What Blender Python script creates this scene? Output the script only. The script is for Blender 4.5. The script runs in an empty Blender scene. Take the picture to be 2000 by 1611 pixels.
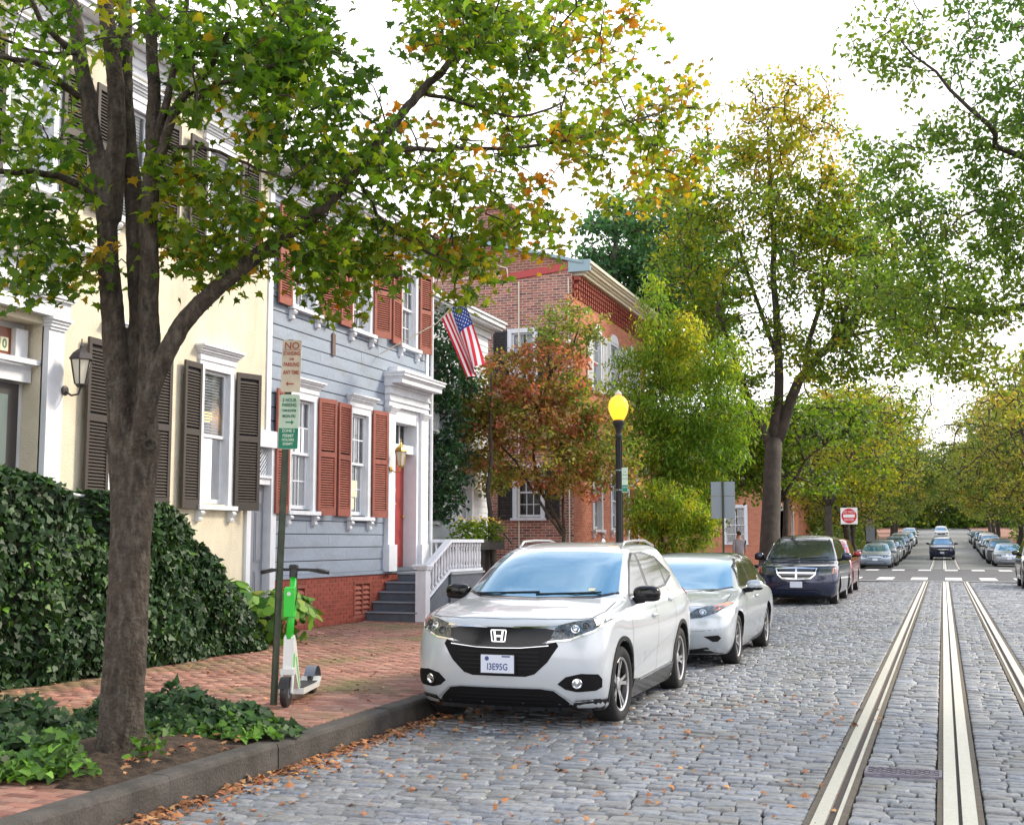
import bpy, bmesh, math, random
import numpy as np
from mathutils import Vector, Matrix, noise
from mathutils.bvhtree import BVHTree
R = math.radians
PI = math.pi
rnd = random.Random(7)
nrs = np.random.RandomState(5)
scene = bpy.context.scene
col = scene.collection

# ------------------------------------------------------------------ camera, sky, sun, exposure
CAMZ = 1.58
TH = math.atan(249.5 / 2400.0)
AL = math.atan(842.0 * math.cos(TH) / 2400.0)
cd = bpy.data.cameras.new('camera')
cd.lens = 43.2; cd.sensor_width = 36.0; cd.sensor_fit = 'HORIZONTAL'
cd.clip_start = 0.1; cd.clip_end = 3000
cam = bpy.data.objects.new('camera', cd); col.objects.link(cam)
cam.location = (0, 0, CAMZ); cam.rotation_euler = (PI / 2 + TH, 0, AL)
scene.camera = cam

SUN_EL, SUN_AZ = R(38), R(52)      # azimuth measured from +Y towards +X: ahead and to the right
world = bpy.data.worlds.new('World'); scene.world = world; world.use_nodes = True
wn = world.node_tree; wn.nodes.clear()
wo = wn.nodes.new('ShaderNodeOutputWorld'); bg = wn.nodes.new('ShaderNodeBackground')
sky = wn.nodes.new('ShaderNodeTexSky'); sky.sky_type = 'NISHITA'; sky.sun_disc = False
sky.sun_elevation = SUN_EL; sky.sun_rotation = SUN_AZ; sky.air_density = 1.6; sky.dust_density = .3; sky.ozone_density = 3.0
tc = wn.nodes.new('ShaderNodeTexCoord'); sp = wn.nodes.new('ShaderNodeSeparateXYZ')
mr = wn.nodes.new('ShaderNodeMapRange'); mr.interpolation_type = 'SMOOTHERSTEP'
mr.inputs['From Min'].default_value = 0.45; mr.inputs['From Max'].default_value = 0.72
mr.inputs['To Min'].default_value = 1.0; mr.inputs['To Max'].default_value = 0.05
mx = wn.nodes.new('ShaderNodeMix'); mx.data_type = 'RGBA'
mx.inputs['B'].default_value = (9.6, 9.4, 9.6, 1)      # bright thin cloud veil low in the sky
wn.links.new(tc.outputs['Generated'], sp.inputs[0]); wn.links.new(sp.outputs['Z'], mr.inputs['Value'])
cn = wn.nodes.new('ShaderNodeTexNoise'); cn.inputs['Scale'].default_value = 2.2; cn.inputs['Detail'].default_value = 7; cn.inputs['Roughness'].default_value = .6
cm = wn.nodes.new('ShaderNodeMapRange'); cm.inputs['From Min'].default_value = .45; cm.inputs['From Max'].default_value = .72; cm.inputs['To Max'].default_value = .6
ca = wn.nodes.new('ShaderNodeMath'); ca.operation = 'ADD'; ca.use_clamp = True      # thin drifting cloud over the blue overhead
wn.links.new(tc.outputs['Generated'], cn.inputs['Vector']); wn.links.new(cn.outputs['Fac'], cm.inputs['Value']); wn.links.new(mr.outputs[0], ca.inputs[0]); wn.links.new(cm.outputs[0], ca.inputs[1])
wn.links.new(ca.outputs[0], mx.inputs['Factor']); wn.links.new(sky.outputs[0], mx.inputs['A'])
wn.links.new(mx.outputs['Result'], bg.inputs['Color']); bg.inputs['Strength'].default_value = 0.12
wn.links.new(bg.outputs[0], wo.inputs[0])

sl = bpy.data.lights.new('sun', 'SUN'); sl.energy = 2.4; sl.angle = R(11); sl.color = (1.0, 0.87, 0.68)
so = bpy.data.objects.new('sun', sl); col.objects.link(so); so.location = (30, 30, 40)
sd = Vector((math.sin(SUN_AZ) * math.cos(SUN_EL), math.cos(SUN_AZ) * math.cos(SUN_EL), math.sin(SUN_EL)))
so.rotation_euler = sd.to_track_quat('Z', 'Y').to_euler()
scene.view_settings.view_transform = 'Standard'; scene.view_settings.look = 'None'
scene.view_settings.gamma = 1.0; scene.view_settings.exposure = 1.05
scene.view_settings.use_curve_mapping = False
scene.cycles.max_bounces = 6; scene.cycles.transparent_max_bounces = 8
scene.cycles.diffuse_bounces = 3; scene.cycles.glossy_bounces = 3; scene.cycles.transmission_bounces = 4
scene.cycles.caustics_reflective = False; scene.cycles.caustics_refractive = False

# ------------------------------------------------------------------ helpers
def at(px, py, Z):
    """point in the place seen at that photograph pixel, Z metres in front of the lens"""
    x = (px - 1000) / 2400.0; y = (805.5 - py) / 2400.0
    f = math.cos(TH) - y * math.sin(TH); u = math.sin(TH) + y * math.cos(TH)
    return Vector(((x * math.cos(AL) - f * math.sin(AL)) * Z, (x * math.sin(AL) + f * math.cos(AL)) * Z, CAMZ + u * Z))

def proj(X, Y, Z):
    Z = Z - CAMZ
    r = X * math.cos(AL) + Y * math.sin(AL); f = -X * math.sin(AL) + Y * math.cos(AL)
    d = f * math.cos(TH) + Z * math.sin(TH); u = -f * math.sin(TH) + Z * math.cos(TH)
    if d < 0.1: return (-1e5, -1e5, d)
    return (1000 + 2400 * r / d, 805.5 - 2400 * u / d, d)

def node(nt, typ, **kw):
    n = nt.nodes.new(typ)
    for k, v in kw.items(): setattr(n, k, v)
    return n

MATS = {}
def mat(name, color, rough=0.6, metal=0.0, vary=0.0, hue=None, noise_scale=0.0, noise_amt=0.0, bump=0.0,
        bump_scale=60.0, spec=0.5, coat=0.0, dirt=None, dirt_amt=0.0, dirt_scale=2.0, emis=None, emis_s=0.0, objrand=False, streak=None):
    """procedural surface: base colour, per-piece variation, noise mottling, dirt patches, fine bump"""
    m = bpy.data.materials.new(name); m.use_nodes = True
    nt = m.node_tree; b = nt.nodes['Principled BSDF']
    b.inputs['Roughness'].default_value = rough; b.inputs['Metallic'].default_value = metal
    b.inputs['Specular IOR Level'].default_value = spec
    if coat: b.inputs['Coat Weight'].default_value = coat; b.inputs['Coat Roughness'].default_value = 0.05
    L = nt.links.new
    c = (*color, 1)
    rgb = node(nt, 'ShaderNodeRGB'); rgb.outputs[0].default_value = c; out = rgb.outputs[0]
    tcn = node(nt, 'ShaderNodeTexCoord'); co = tcn.outputs['Object']
    if vary or hue:
        geo = node(nt, 'ShaderNodeNewGeometry'); fac = geo.outputs['Random Per Island']
        oi = node(nt, 'ShaderNodeObjectInfo')
        ad = node(nt, 'ShaderNodeMath', operation='ADD'); L(fac, ad.inputs[0]); L(oi.outputs['Random'], ad.inputs[1])
        fr = node(nt, 'ShaderNodeMath', operation='FRACT'); L(ad.outputs[0], fr.inputs[0]); fac = fr.outputs[0]
        if hue:
            cr = node(nt, 'ShaderNodeValToRGB'); cr.color_ramp.interpolation = 'LINEAR'
            els = cr.color_ramp.elements
            n = len(hue)
            els[0].position = 0; els[0].color = (*hue[0], 1); els[1].position = 1; els[1].color = (*hue[-1], 1)
            for i in range(1, n - 1):
                e = els.new(i / (n - 1)); e.color = (*hue[i], 1)
            L(fac, cr.inputs[0]); out = cr.outputs[0]
        if vary:
            wn_ = node(nt, 'ShaderNodeTexWhiteNoise', noise_dimensions='1D'); L(fac, wn_.inputs['W'])
            mp = node(nt, 'ShaderNodeMapRange'); mp.inputs['To Min'].default_value = 1 - vary; mp.inputs['To Max'].default_value = 1 + vary
            L(wn_.outputs['Value'], mp.inputs['Value'])
            vm = node(nt, 'ShaderNodeVectorMath', operation='SCALE'); L(out, vm.inputs[0]); L(mp.outputs[0], vm.inputs['Scale']); out = vm.outputs[0]
    if noise_amt:
        geo2 = node(nt, 'ShaderNodeNewGeometry')
        nz = node(nt, 'ShaderNodeTexNoise'); nz.inputs['Scale'].default_value = noise_scale; nz.inputs['Detail'].default_value = 6
        L(geo2.outputs['Position'], nz.inputs['Vector'])
        mp = node(nt, 'ShaderNodeMapRange'); mp.inputs['From Min'].default_value = .3; mp.inputs['From Max'].default_value = .7
        mp.inputs['To Min'].default_value = 1 - noise_amt; mp.inputs['To Max'].default_value = 1 + noise_amt
        L(nz.outputs['Fac'], mp.inputs['Value'])
        vm = node(nt, 'ShaderNodeVectorMath', operation='SCALE'); L(out, vm.inputs[0]); L(mp.outputs[0], vm.inputs['Scale']); out = vm.outputs[0]
    if dirt:
        geo3 = node(nt, 'ShaderNodeNewGeometry')
        nz = node(nt, 'ShaderNodeTexNoise'); nz.inputs['Scale'].default_value = dirt_scale; nz.inputs['Detail'].default_value = 8
        nz.inputs['Roughness'].default_value = .65
        src = geo3.outputs['Position']
        if streak:
            mpn = node(nt, 'ShaderNodeMapping'); mpn.inputs['Scale'].default_value = streak; L(src, mpn.inputs[0]); src = mpn.outputs[0]
        L(src, nz.inputs['Vector'])
        mp = node(nt, 'ShaderNodeMapRange'); mp.inputs['From Min'].default_value = .48; mp.inputs['From Max'].default_value = .68
        mp.inputs['To Min'].default_value = 0; mp.inputs['To Max'].default_value = dirt_amt
        L(nz.outputs['Fac'], mp.inputs['Value'])
        mixn = node(nt, 'ShaderNodeMix', data_type='RGBA'); L(mp.outputs[0], mixn.inputs['Factor']); L(out, mixn.inputs['A']); mixn.inputs['B'].default_value = (*dirt, 1)
        out = mixn.outputs['Result']
    L(out, b.inputs['Base Color'])
    if bump:
        geo4 = node(nt, 'ShaderNodeNewGeometry')
        nz = node(nt, 'ShaderNodeTexNoise'); nz.inputs['Scale'].default_value = bump_scale; nz.inputs['Detail'].default_value = 5
        L(geo4.outputs['Position'], nz.inputs['Vector'])
        bp = node(nt, 'ShaderNodeBump'); bp.inputs['Strength'].default_value = bump; bp.inputs['Distance'].default_value = 0.02
        L(nz.outputs['Fac'], bp.inputs['Height']); L(bp.outputs[0], b.inputs['Normal'])
    if emis:
        b.inputs['Emission Color'].default_value = (*emis, 1); b.inputs['Emission Strength'].default_value = emis_s
    MATS[name] = m
    return m

def leaf_mat(name, ramp, trans=0.45, rough=0.45, vary=0.35):
    """ramp: list of (pos, colour) driven by the face attribute 'tint'"""
    m = bpy.data.materials.new(name); m.use_nodes = True; nt = m.node_tree; L = nt.links.new
    b = nt.nodes['Principled BSDF']; o = nt.nodes['Material Output']
    a = node(nt, 'ShaderNodeAttribute', attribute_name='tint')
    cr = node(nt, 'ShaderNodeValToRGB'); els = cr.color_ramp.elements
    els[0].position = ramp[0][0]; els[0].color = (*ramp[0][1], 1); els[1].position = ramp[-1][0]; els[1].color = (*ramp[-1][1], 1)
    for p, c in ramp[1:-1]:
        e = els.new(p); e.color = (*c, 1)
    L(a.outputs['Fac'], cr.inputs[0])
    geo = node(nt, 'ShaderNodeNewGeometry')
    mp = node(nt, 'ShaderNodeMapRange'); mp.inputs['To Min'].default_value = 1 - vary; mp.inputs['To Max'].default_value = 1 + vary
    L(geo.outputs['Random Per Island'], mp.inputs['Value'])
    vm = node(nt, 'ShaderNodeVectorMath', operation='SCALE'); L(cr.outputs[0], vm.inputs[0]); L(mp.outputs[0], vm.inputs['Scale'])
    L(vm.outputs[0], b.inputs['Base Color']); b.inputs['Roughness'].default_value = rough
    b.inputs['Specular IOR Level'].default_value = 0.35
    t = node(nt, 'ShaderNodeBsdfTranslucent')
    vm2 = node(nt, 'ShaderNodeVectorMath', operation='MULTIPLY'); L(vm.outputs[0], vm2.inputs[0]); vm2.inputs[1].default_value = (1.5, 1.45, 0.6)
    L(vm2.outputs[0], t.inputs['Color'])
    ms = node(nt, 'ShaderNodeMixShader'); ms.inputs[0].default_value = trans
    L(b.outputs[0], ms.inputs[1]); L(t.outputs[0], ms.inputs[2]); L(ms.outputs[0], o.inputs[0])
    MATS[name] = m; return m

def glass_mat(name, tint=(0.96, 0.98, 0.99), refl=0.12, dark=(0.02, 0.025, 0.03), see=0.7):
    m = bpy.data.materials.new(name); m.use_nodes = True; nt = m.node_tree; L = nt.links.new
    nt.nodes.remove(nt.nodes['Principled BSDF']); o = nt.nodes['Material Output']
    tr = node(nt, 'ShaderNodeBsdfTransparent'); tr.inputs[0].default_value = (*tint, 1)
    gl = node(nt, 'ShaderNodeBsdfGlossy'); gl.inputs['Roughness'].default_value = 0.03
    df = node(nt, 'ShaderNodeBsdfDiffuse'); df.inputs[0].default_value = (*dark, 1)
    fr = node(nt, 'ShaderNodeFresnel'); fr.inputs[0].default_value = 1.5
    ad = node(nt, 'ShaderNodeMath', operation='ADD'); ad.use_clamp = True; L(fr.outputs[0], ad.inputs[0]); ad.inputs[1].default_value = refl
    m0 = node(nt, 'ShaderNodeMixShader'); m0.inputs[0].default_value = see; L(df.outputs[0], m0.inputs[1]); L(tr.outputs[0], m0.inputs[2])
    m1 = node(nt, 'ShaderNodeMixShader'); L(ad.outputs[0], m1.inputs[0]); L(m0.outputs[0], m1.inputs[1]); L(gl.outputs[0], m1.inputs[2])
    L(m1.outputs[0], o.inputs[0]); MATS[name] = m; return m

def tag(o, label=None, cat=None, group=None, kind=None):
    if label: o['label'] = label
    if cat: o['category'] = cat
    if group: o['group'] = group
    if kind: o['kind'] = kind
    return o

def empty(name, loc, rz=0.0, label=None, cat=None, group=None):
    o = bpy.data.objects.new(name, None); col.objects.link(o); o.location = loc; o.rotation_euler = (0, 0, rz)
    o.empty_display_size = 0.2
    return tag(o, label, cat, group)

def M(name): return MATS[name] if isinstance(name, str) else name

class MB:
    """collects shapes for ONE mesh object"""
    def __init__(s, tf=None): s.v = []; s.f = []; s.mi = []; s.tf = tf; s.cur = 0
    def add(s, vs, fs, mi=None):
        n = len(s.v)
        if s.tf: vs = [s.tf(*p) for p in vs]
        s.v += [tuple(p) for p in vs]; s.f += [tuple(i + n for i in f) for f in fs]
        s.mi += [s.cur if mi is None else mi] * len(fs)
    def box(s, x0, y0, z0, x1, y1, z1, mi=None):
        s.add([(x0,y0,z0),(x1,y0,z0),(x1,y1,z0),(x0,y1,z0),(x0,y0,z1),(x1,y0,z1),(x1,y1,z1),(x0,y1,z1)],
              [(0,3,2,1),(4,5,6,7),(0,1,5,4),(1,2,6,5),(2,3,7,6),(3,0,4,7)], mi)
    def cbox(s, cx, cy, cz, sx, sy, sz, mi=None): s.box(cx-sx/2, cy-sy/2, cz-sz/2, cx+sx/2, cy+sy/2, cz+sz/2, mi)
    def bevbox(s, x0, y0, z0, x1, y1, z1, b=0.01, mi=None):
        """box whose top edges are chamfered"""
        s.add([(x0,y0,z0),(x1,y0,z0),(x1,y1,z0),(x0,y1,z0),(x0,y0,z1-b),(x1,y0,z1-b),(x1,y1,z1-b),(x0,y1,z1-b),
               (x0+b,y0+b,z1),(x1-b,y0+b,z1),(x1-b,y1-b,z1),(x0+b,y1-b,z1)],
              [(0,3,2,1),(0,1,5,4),(1,2,6,5),(2,3,7,6),(3,0,4,7),(4,5,9,8),(5,6,10,9),(6,7,11,10),(7,4,8,11),(8,9,10,11)], mi)
    def tube(s, pts, rad, n=8, cap=True, mi=None):
        pts = [Vector(p) for p in pts]; m = len(pts)
        if not isinstance(rad, (list, tuple)): rad = [rad] * m
        vs = []; up = None
        for i, p in enumerate(pts):
            d = (pts[min(i+1, m-1)] - pts[max(i-1, 0)])
            if d.length < 1e-9: d = Vector((0, 0, 1))
            d.normalize()
            if up is None:
                up = Vector((0, 0, 1)) if abs(d.z) < 0.9 else Vector((1, 0, 0))
            a = d.cross(up)
            if a.length < 1e-6: a = d.orthogonal()
            a.normalize(); b = a.cross(d).normalized(); up = b
            for k in range(n):
                t = 2 * PI * k / n
                vs.append(p + (a * math.cos(t) + b * math.sin(t)) * rad[i])
        fs = []
        for i in range(m - 1):
            for k in range(n):
                k2 = (k + 1) % n
                fs.append((i*n+k, i*n+k2, (i+1)*n+k2, (i+1)*n+k))
        if cap: fs.append(tuple(range(n))[::-1]); fs.append(tuple((m-1)*n + k for k in range(n)))
        s.add(vs, fs, mi)
    def lathe(s, prof, n=20, axis='z', c=(0, 0, 0), mi=None, cap=True):
        """prof: list of (r, h)"""
        vs = []; m = len(prof)
        for r, h in prof:
            for k in range(n):
                t = 2 * PI * k / n; a, b = r * math.cos(t), r * math.sin(t)
                p = {'z': (a, b, h), 'x': (h, a, b), 'y': (b, h, a)}[axis]
                vs.append((p[0]+c[0], p[1]+c[1], p[2]+c[2]))
        fs = [(i*n+k, i*n+(k+1) % n, (i+1)*n+(k+1) % n, (i+1)*n+k) for i in range(m-1) for k in range(n)]
        if cap and prof[0][0] > 1e-5: fs.append(tuple(range(n))[::-1])
        if cap and prof[-1][0] > 1e-5: fs.append(tuple((m-1)*n + k for k in range(n)))
        s.add(vs, fs, mi)
    def prism(s, poly, h0, h1, axis='z', mi=None):
        """poly in the plane normal to axis; (a,b)-> x,y / y,z / x,z"""
        n = len(poly)
        def P(a, b, h): return {'z': (a, b, h), 'x': (h, a, b), 'y': (a, h, b)}[axis]
        s.add([P(a, b, h0) for a, b in poly] + [P(a, b, h1) for a, b in poly],
              [tuple(range(n))[::-1], tuple(range(n, 2*n))] + [(i, (i+1) % n, n + (i+1) % n, n + i) for i in range(n)], mi)
    def ell(s, c, r, nu=10, nv=7, e=1.0, mi=None):
        vs = []; 
        def sg(v, p): return math.copysign(abs(v) ** p, v)
        for j in range(nv + 1):
            ph = -PI/2 + PI * j / nv
            for i in range(nu):
                t = 2 * PI * i / nu
                vs.append((c[0] + r[0]*sg(math.cos(ph), e)*sg(math.cos(t), e), c[1] + r[1]*sg(math.cos(ph), e)*sg(math.sin(t), e), c[2] + r[2]*sg(math.sin(ph), e)))
        fs = [(j*nu+i, j*nu+(i+1) % nu, (j+1)*nu+(i+1) % nu, (j+1)*nu+i) for j in range(nv) for i in range(nu)]
        s.add(vs, fs, mi)
    def mesh(s, name, mats, smooth=False, off=None, weld=False, autos=None):
        v = s.v
        if off is not None: v = [(a-off[0], b-off[1], c-off[2]) for a, b, c in v]
        me = bpy.data.meshes.new(name); me.from_pydata(v, [], s.f)
        if not isinstance(mats, (list, tuple)): mats = [mats]
        for m_ in mats: me.materials.append(M(m_))
        me.polygons.foreach_set('material_index', s.mi)
        bm = bmesh.new(); bm.from_mesh(me)
        if weld: bmesh.ops.remove_doubles(bm, verts=bm.verts, dist=1e-5)
        bmesh.ops.recalc_face_normals(bm, faces=bm.faces); bm.to_mesh(me); bm.free()
        if smooth: me.polygons.foreach_set('use_smooth', [True] * len(me.polygons))
        if autos is not None: me.set_sharp_from_angle(angle=R(autos))
        me.update(); return me
    def build(s, name, mats, parent=None, smooth=False, off=None, weld=False, autos=None, label=None, kind=None):
        if off is None and parent is not None and s.tf is None: off = None
        me = s.mesh(name, mats, smooth, off, weld, autos)
        o = bpy.data.objects.new(name, me); col.objects.link(o)
        if parent is not None: o.parent = parent
        if label: o['label'] = label
        if kind: o['kind'] = kind
        return o

def inst(name, me, parent, loc=(0, 0, 0), rot=(0, 0, 0), sc=(1, 1, 1)):
    o = bpy.data.objects.new(name, me); col.objects.link(o); o.parent = parent
    o.location = loc; o.rotation_euler = rot; o.scale = sc; return o

def copy_tree(o, parent=None):
    c = o.copy(); col.objects.link(c); c.parent = parent
    for ch in [x for x in o.children]: copy_tree(ch, c)
    return c

def text_mesh(txt, size, m, align='CENTER', depth=0.0, spacing=1.0, xs=1.0, bold=0.0):
    cu = bpy.data.curves.new('lettering', 'FONT'); cu.body = txt; cu.size = size; cu.align_x = align; cu.align_y = 'CENTER'
    cu.extrude = depth; cu.space_character = spacing; cu.resolution_u = 3; cu.offset = bold
    t = bpy.data.objects.new('tmp', cu); col.objects.link(t)
    dg = bpy.context.evaluated_depsgraph_get(); me = bpy.data.meshes.new_from_object(t.evaluated_get(dg))
    bpy.data.objects.remove(t); bpy.data.curves.remove(cu)
    me.materials.clear(); me.materials.append(M(m))
    if xs != 1.0:
        me.transform(Matrix.Diagonal((xs, 1, 1, 1)))
    me.name = 'lettering'; return me

def mesh_np(name, V, F, m, tint=None, smooth=False):
    """V (n,3) array, F list of equal length faces (m,k) array"""
    me = bpy.data.meshes.new(name)
    k = F.shape[1]
    me.vertices.add(len(V)); me.vertices.foreach_set('co', V.astype(np.float32).ravel())
    me.loops.add(F.size); me.loops.foreach_set('vertex_index', F.astype(np.int32).ravel())
    me.polygons.add(len(F)); me.polygons.foreach_set('loop_start', np.arange(0, F.size, k, dtype=np.int32))
    me.polygons.foreach_set('loop_total', np.full(len(F), k, dtype=np.int32))
    me.update(calc_edges=True)
    me.materials.append(M(m))
    if tint is not None:
        at_ = me.attributes.new('tint', 'FLOAT', 'FACE'); at_.data.foreach_set('value', tint.astype(np.float32))
    if smooth: me.polygons.foreach_set('use_smooth', [True] * len(F))
    me.validate(); return me

# leaf outlines, unit size, stem at origin growing to +y
MAPLE = np.array([(0,0),(.12,.12),(.42,.02),(.34,.22),(.55,.42),(.30,.44),(.22,.55),(.10,.62),(0,1.0),(-.10,.62),(-.22,.55),(-.30,.44),(-.55,.42),(-.34,.22),(-.42,.02),(-.12,.12)])
IVY = np.array([(0,0),(.28,-.06),(.46,.18),(.26,.42),(0,.9),(-.26,.42),(-.46,.18),(-.28,-.06)])
OVAL = np.array([(0,0),(.26,.3),(.2,.68),(0,1.0),(-.2,.68),(-.26,.3)])
DIAM = np.array([(0,0),(.32,.5),(0,1.0),(-.32,.5)])
LANCE = np.array([(0,0),(.14,.45),(0,1.0),(-.14,.45)])

def leaves_np(P, size, shape, rs, droop=0.5, normal=None, nspread=0.6, fold=0.18):
    """one fan of triangles (or quad) per leaf; P (n,3) positions, size (n,)"""
    n = len(P); k = len(shape)
    if normal is None:
        nz = rs.normal(size=(n, 3)); nz[:, 2] = np.abs(nz[:, 2]) * 1.2 + 0.2
    else: nz = normal + rs.normal(size=(n, 3)) * nspread
    nz /= np.linalg.norm(nz, axis=1)[:, None] + 1e-9
    d = rs.normal(size=(n, 3)); d[:, 2] -= droop * 1.6
    d -= nz * (d * nz).sum(1)[:, None]; d /= np.linalg.norm(d, axis=1)[:, None] + 1e-9
    x = np.cross(d, nz)
    sh = shape; 
    V = (P[:, None, :] + size[:, None, None] * (sh[None, :, 0, None] * x[:, None, :] + (sh[None, :, 1, None]) * d[:, None, :]
         - (np.abs(sh[None, :, 0, None]) * fold + 0.12 * sh[None, :, 1, None] ** 2) * nz[:, None, :]))
    V = V.reshape(-1, 3); base = np.arange(n) * k
    if k == 4: F = base[:, None] + np.array([0, 1, 2, 3])[None]; return V, F, 1
    ctr = 0
    if k == 16:
        # fan round an added centre point
        C = P + size[:, None] * (0.42 * d); V = np.concatenate([V, C]); cidx = n * k + np.arange(n)
        i = np.arange(k); F = np.stack([np.repeat(cidx[:, None], k, 1), base[:, None] + i[None], base[:, None] + (i[None] + 1) % k], -1).reshape(-1, 3)
        return V, F, k
    F = base[:, None] + np.arange(k)[None]
    return V, F, 1

def leaf_object(name, P, size, shape, m, tint, parent=None, seed=1, kind='stuff', **kw):
    rs = np.random.RandomState(seed)
    P = np.asarray(P, float); n = len(P)
    size = np.full(n, size, float) * (0.7 + 0.6 * rs.rand(n)) if np.isscalar(size) else size
    V, F, per = leaves_np(P, size, shape, rs, **kw)
    me = mesh_np(name, V, F, m, np.repeat(tint, per))
    o = bpy.data.objects.new(name, me); col.objects.link(o)
    if parent is not None: o.parent = parent
    if kind: o['kind'] = kind
    return o
# ------------------------------------------------------------------ materials
mat('soil', (0.055, 0.035, 0.022), .95, noise_scale=9, noise_amt=.5, bump=.9, bump_scale=45, dirt=(.11, .075, .05), dirt_amt=.7, dirt_scale=18)
mat('ground_earth', (0.06, 0.055, 0.03), .95, noise_scale=.7, noise_amt=.4, dirt=(.05, .07, .02), dirt_amt=.8, dirt_scale=.4)
mat('road_bed', (0.028, 0.024, 0.02), .95, noise_scale=12, noise_amt=.4, bump=.6, bump_scale=80, dirt=(.07, .075, .03), dirt_amt=.7, dirt_scale=1.2)
mat('cobble', (0.2, 0.2, 0.21), .36, vary=.2, hue=[(.18, .20, .235), (.28, .30, .335), (.22, .24, .28), (.32, .325, .335), (.19, .195, .21), (.27, .285, .315), (.25, .245, .235)],
    noise_scale=26, noise_amt=.3, bump=.55, bump_scale=70, dirt=(.16, .15, .11), dirt_amt=.6, dirt_scale=.8, spec=.7)
mat('cobble_far', (0.2, 0.2, 0.2), .5, noise_scale=7, noise_amt=.45, bump=.9, bump_scale=9, dirt=(.1, .1, .085), dirt_amt=.6, dirt_scale=4, streak=(2, 7, 1))
mat('asphalt', (0.085, 0.087, 0.092), .8, noise_scale=.8, noise_amt=.2, bump=.3, bump_scale=120)
mat('paint_white', (.72, .72, .7), .7, dirt=(.3, .3, .3), dirt_amt=.6, dirt_scale=5)
mat('rail_steel', (.82, .79, .71), .34, metal=.75, noise_scale=40, noise_amt=.07, bump=.1, bump_scale=200)
mat('rail_dark', (.07, .05, .045), .7, noise_scale=30, noise_amt=.3)
mat('rail_bed', (.13, .11, .085), .85, noise_scale=14, noise_amt=.25, bump=.4, bump_scale=60, dirt=(.12, .1, .07), dirt_amt=.6, dirt_scale=6)
mat('granite_kerb', (.085, .075, .066), .8, vary=.12, noise_scale=5, noise_amt=.3, bump=.5, bump_scale=50, dirt=(.04, .034, .027), dirt_amt=.85, dirt_scale=2.4)
mat('paving_brick', (.3, .12, .08), .75, vary=.25, hue=[(.31, .14, .10), (.38, .19, .14), (.25, .105, .08), (.39, .22, .165), (.29, .15, .115)],
    noise_scale=30, noise_amt=.15, bump=.25, bump_scale=90, dirt=(.17, .15, .06), dirt_amt=.95, dirt_scale=.75)
mat('paving_far', (.3, .13, .095), .8, noise_scale=6, noise_amt=.3, dirt=(.15, .13, .06), dirt_amt=.6, dirt_scale=.8)
mat('iron', (.22, .2, .24), .5, metal=.6, noise_scale=20, noise_amt=.3, bump=.2, bump_scale=80)
mat('litter_leaf', (.3, .13, .06), .8, vary=.35, hue=[(.34, .12, .045), (.46, .2, .08), (.24, .08, .04), (.5, .28, .12), (.42, .15, .05)])

# ------------------------------------------------------------------ terrain profile
def rise(y):
    if y < 80: return 0.0
    if y < 110: return 0.024 * (y - 80) ** 2 / 60.0
    if y < 260: return 0.36 + 0.024 * (y - 110)
    return 3.96
def rz(x, y): return rise(y) - 0.06 * min(abs(x) / 4.5, 1.02) ** 2
KX, KW, KT = -4.58, 0.15, 0.13       # kerb face, kerb width, kerb top
def gz(y): return rise(y) + KT       # footway level

ysr = [-40, -5, 20, 45, 60, 80, 85, 90, 95, 100, 105, 110, 140, 180, 220, 260, 300, 500, 1500]
def sheet(name, x0, x1, ys, zf, m, parent=None, nx=1, kind=None):
    vs = []; fs = []
    for y in ys:
        for i in range(nx + 1):
            x = x0 + (x1 - x0) * i / nx; vs.append((x, y, zf(x, y)))
    for j in range(len(ys) - 1):
        for i in range(nx):
            a = j * (nx + 1) + i; fs.append((a, a + 1, a + nx + 2, a + nx + 1))
    mb = MB(); mb.add(vs, fs); return mb.build(name, m, parent, kind=kind)
sheet('ground', -600, 600, ysr, lambda x, y: rise(y) - 0.25, 'ground_earth', kind='structure')

# ------------------------------------------------------------------ cobbled road with its stones
road = sheet('cobblestone_road', -4.57, 4.57, [-6, 0, 10, 20, 30, 40, 50.2], lambda x, y: rz(x, y) - 0.032, 'road_bed', nx=16, kind='structure')
def stone_variant(rs):
    a, b, h = .5, .5, 1.0
    n = 10; vs = []
    # footprint: slightly irregular rounded rectangle in 10 points
    base = [(-.5,-.38),(-.4,-.5),(0,-.5),(.4,-.5),(.5,-.38),(.5,.38),(.4,.5),(0,.5),(-.4,.5),(-.5,.38)]
    base = [(x + rs.uniform(-.035, .035), y + rs.uniform(-.06, .06)) for x, y in base]
    for x, y in base: vs.append((x, y, -1.0))
    for x, y in base: vs.append((x, y, -.22))
    for x, y in base: vs.append((x * .92, y * .82, rs.uniform(-.08, .08)))
    vs.append((rs.uniform(-.2, .2), rs.uniform(-.15, .15), rs.uniform(-.05, .13)))
    return np.array(vs)
def stone_faces(n=10):
    f = []
    for r in (0, n):
        for i in range(n):
            j = (i + 1) % n; f += [(r+i, r+j, r+n+j), (r+i, r+n+j, r+n+i)]
    for i in range(n): f.append((2*n+i, 2*n+(i+1) % n, 3*n))
    return np.array(f)
SF = stone_faces()
variants = [stone_variant(nrs) for _ in range(14)]
vmesh = []
for v in variants: vmesh.append(mesh_np('cobblestone', v, SF, 'cobble'))
TRK = 0.04
bands = [(-4.5, -.803), (-.567, -.093), (.173, .647), (.883, 4.5)]
stones = []
y = 4.2
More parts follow.
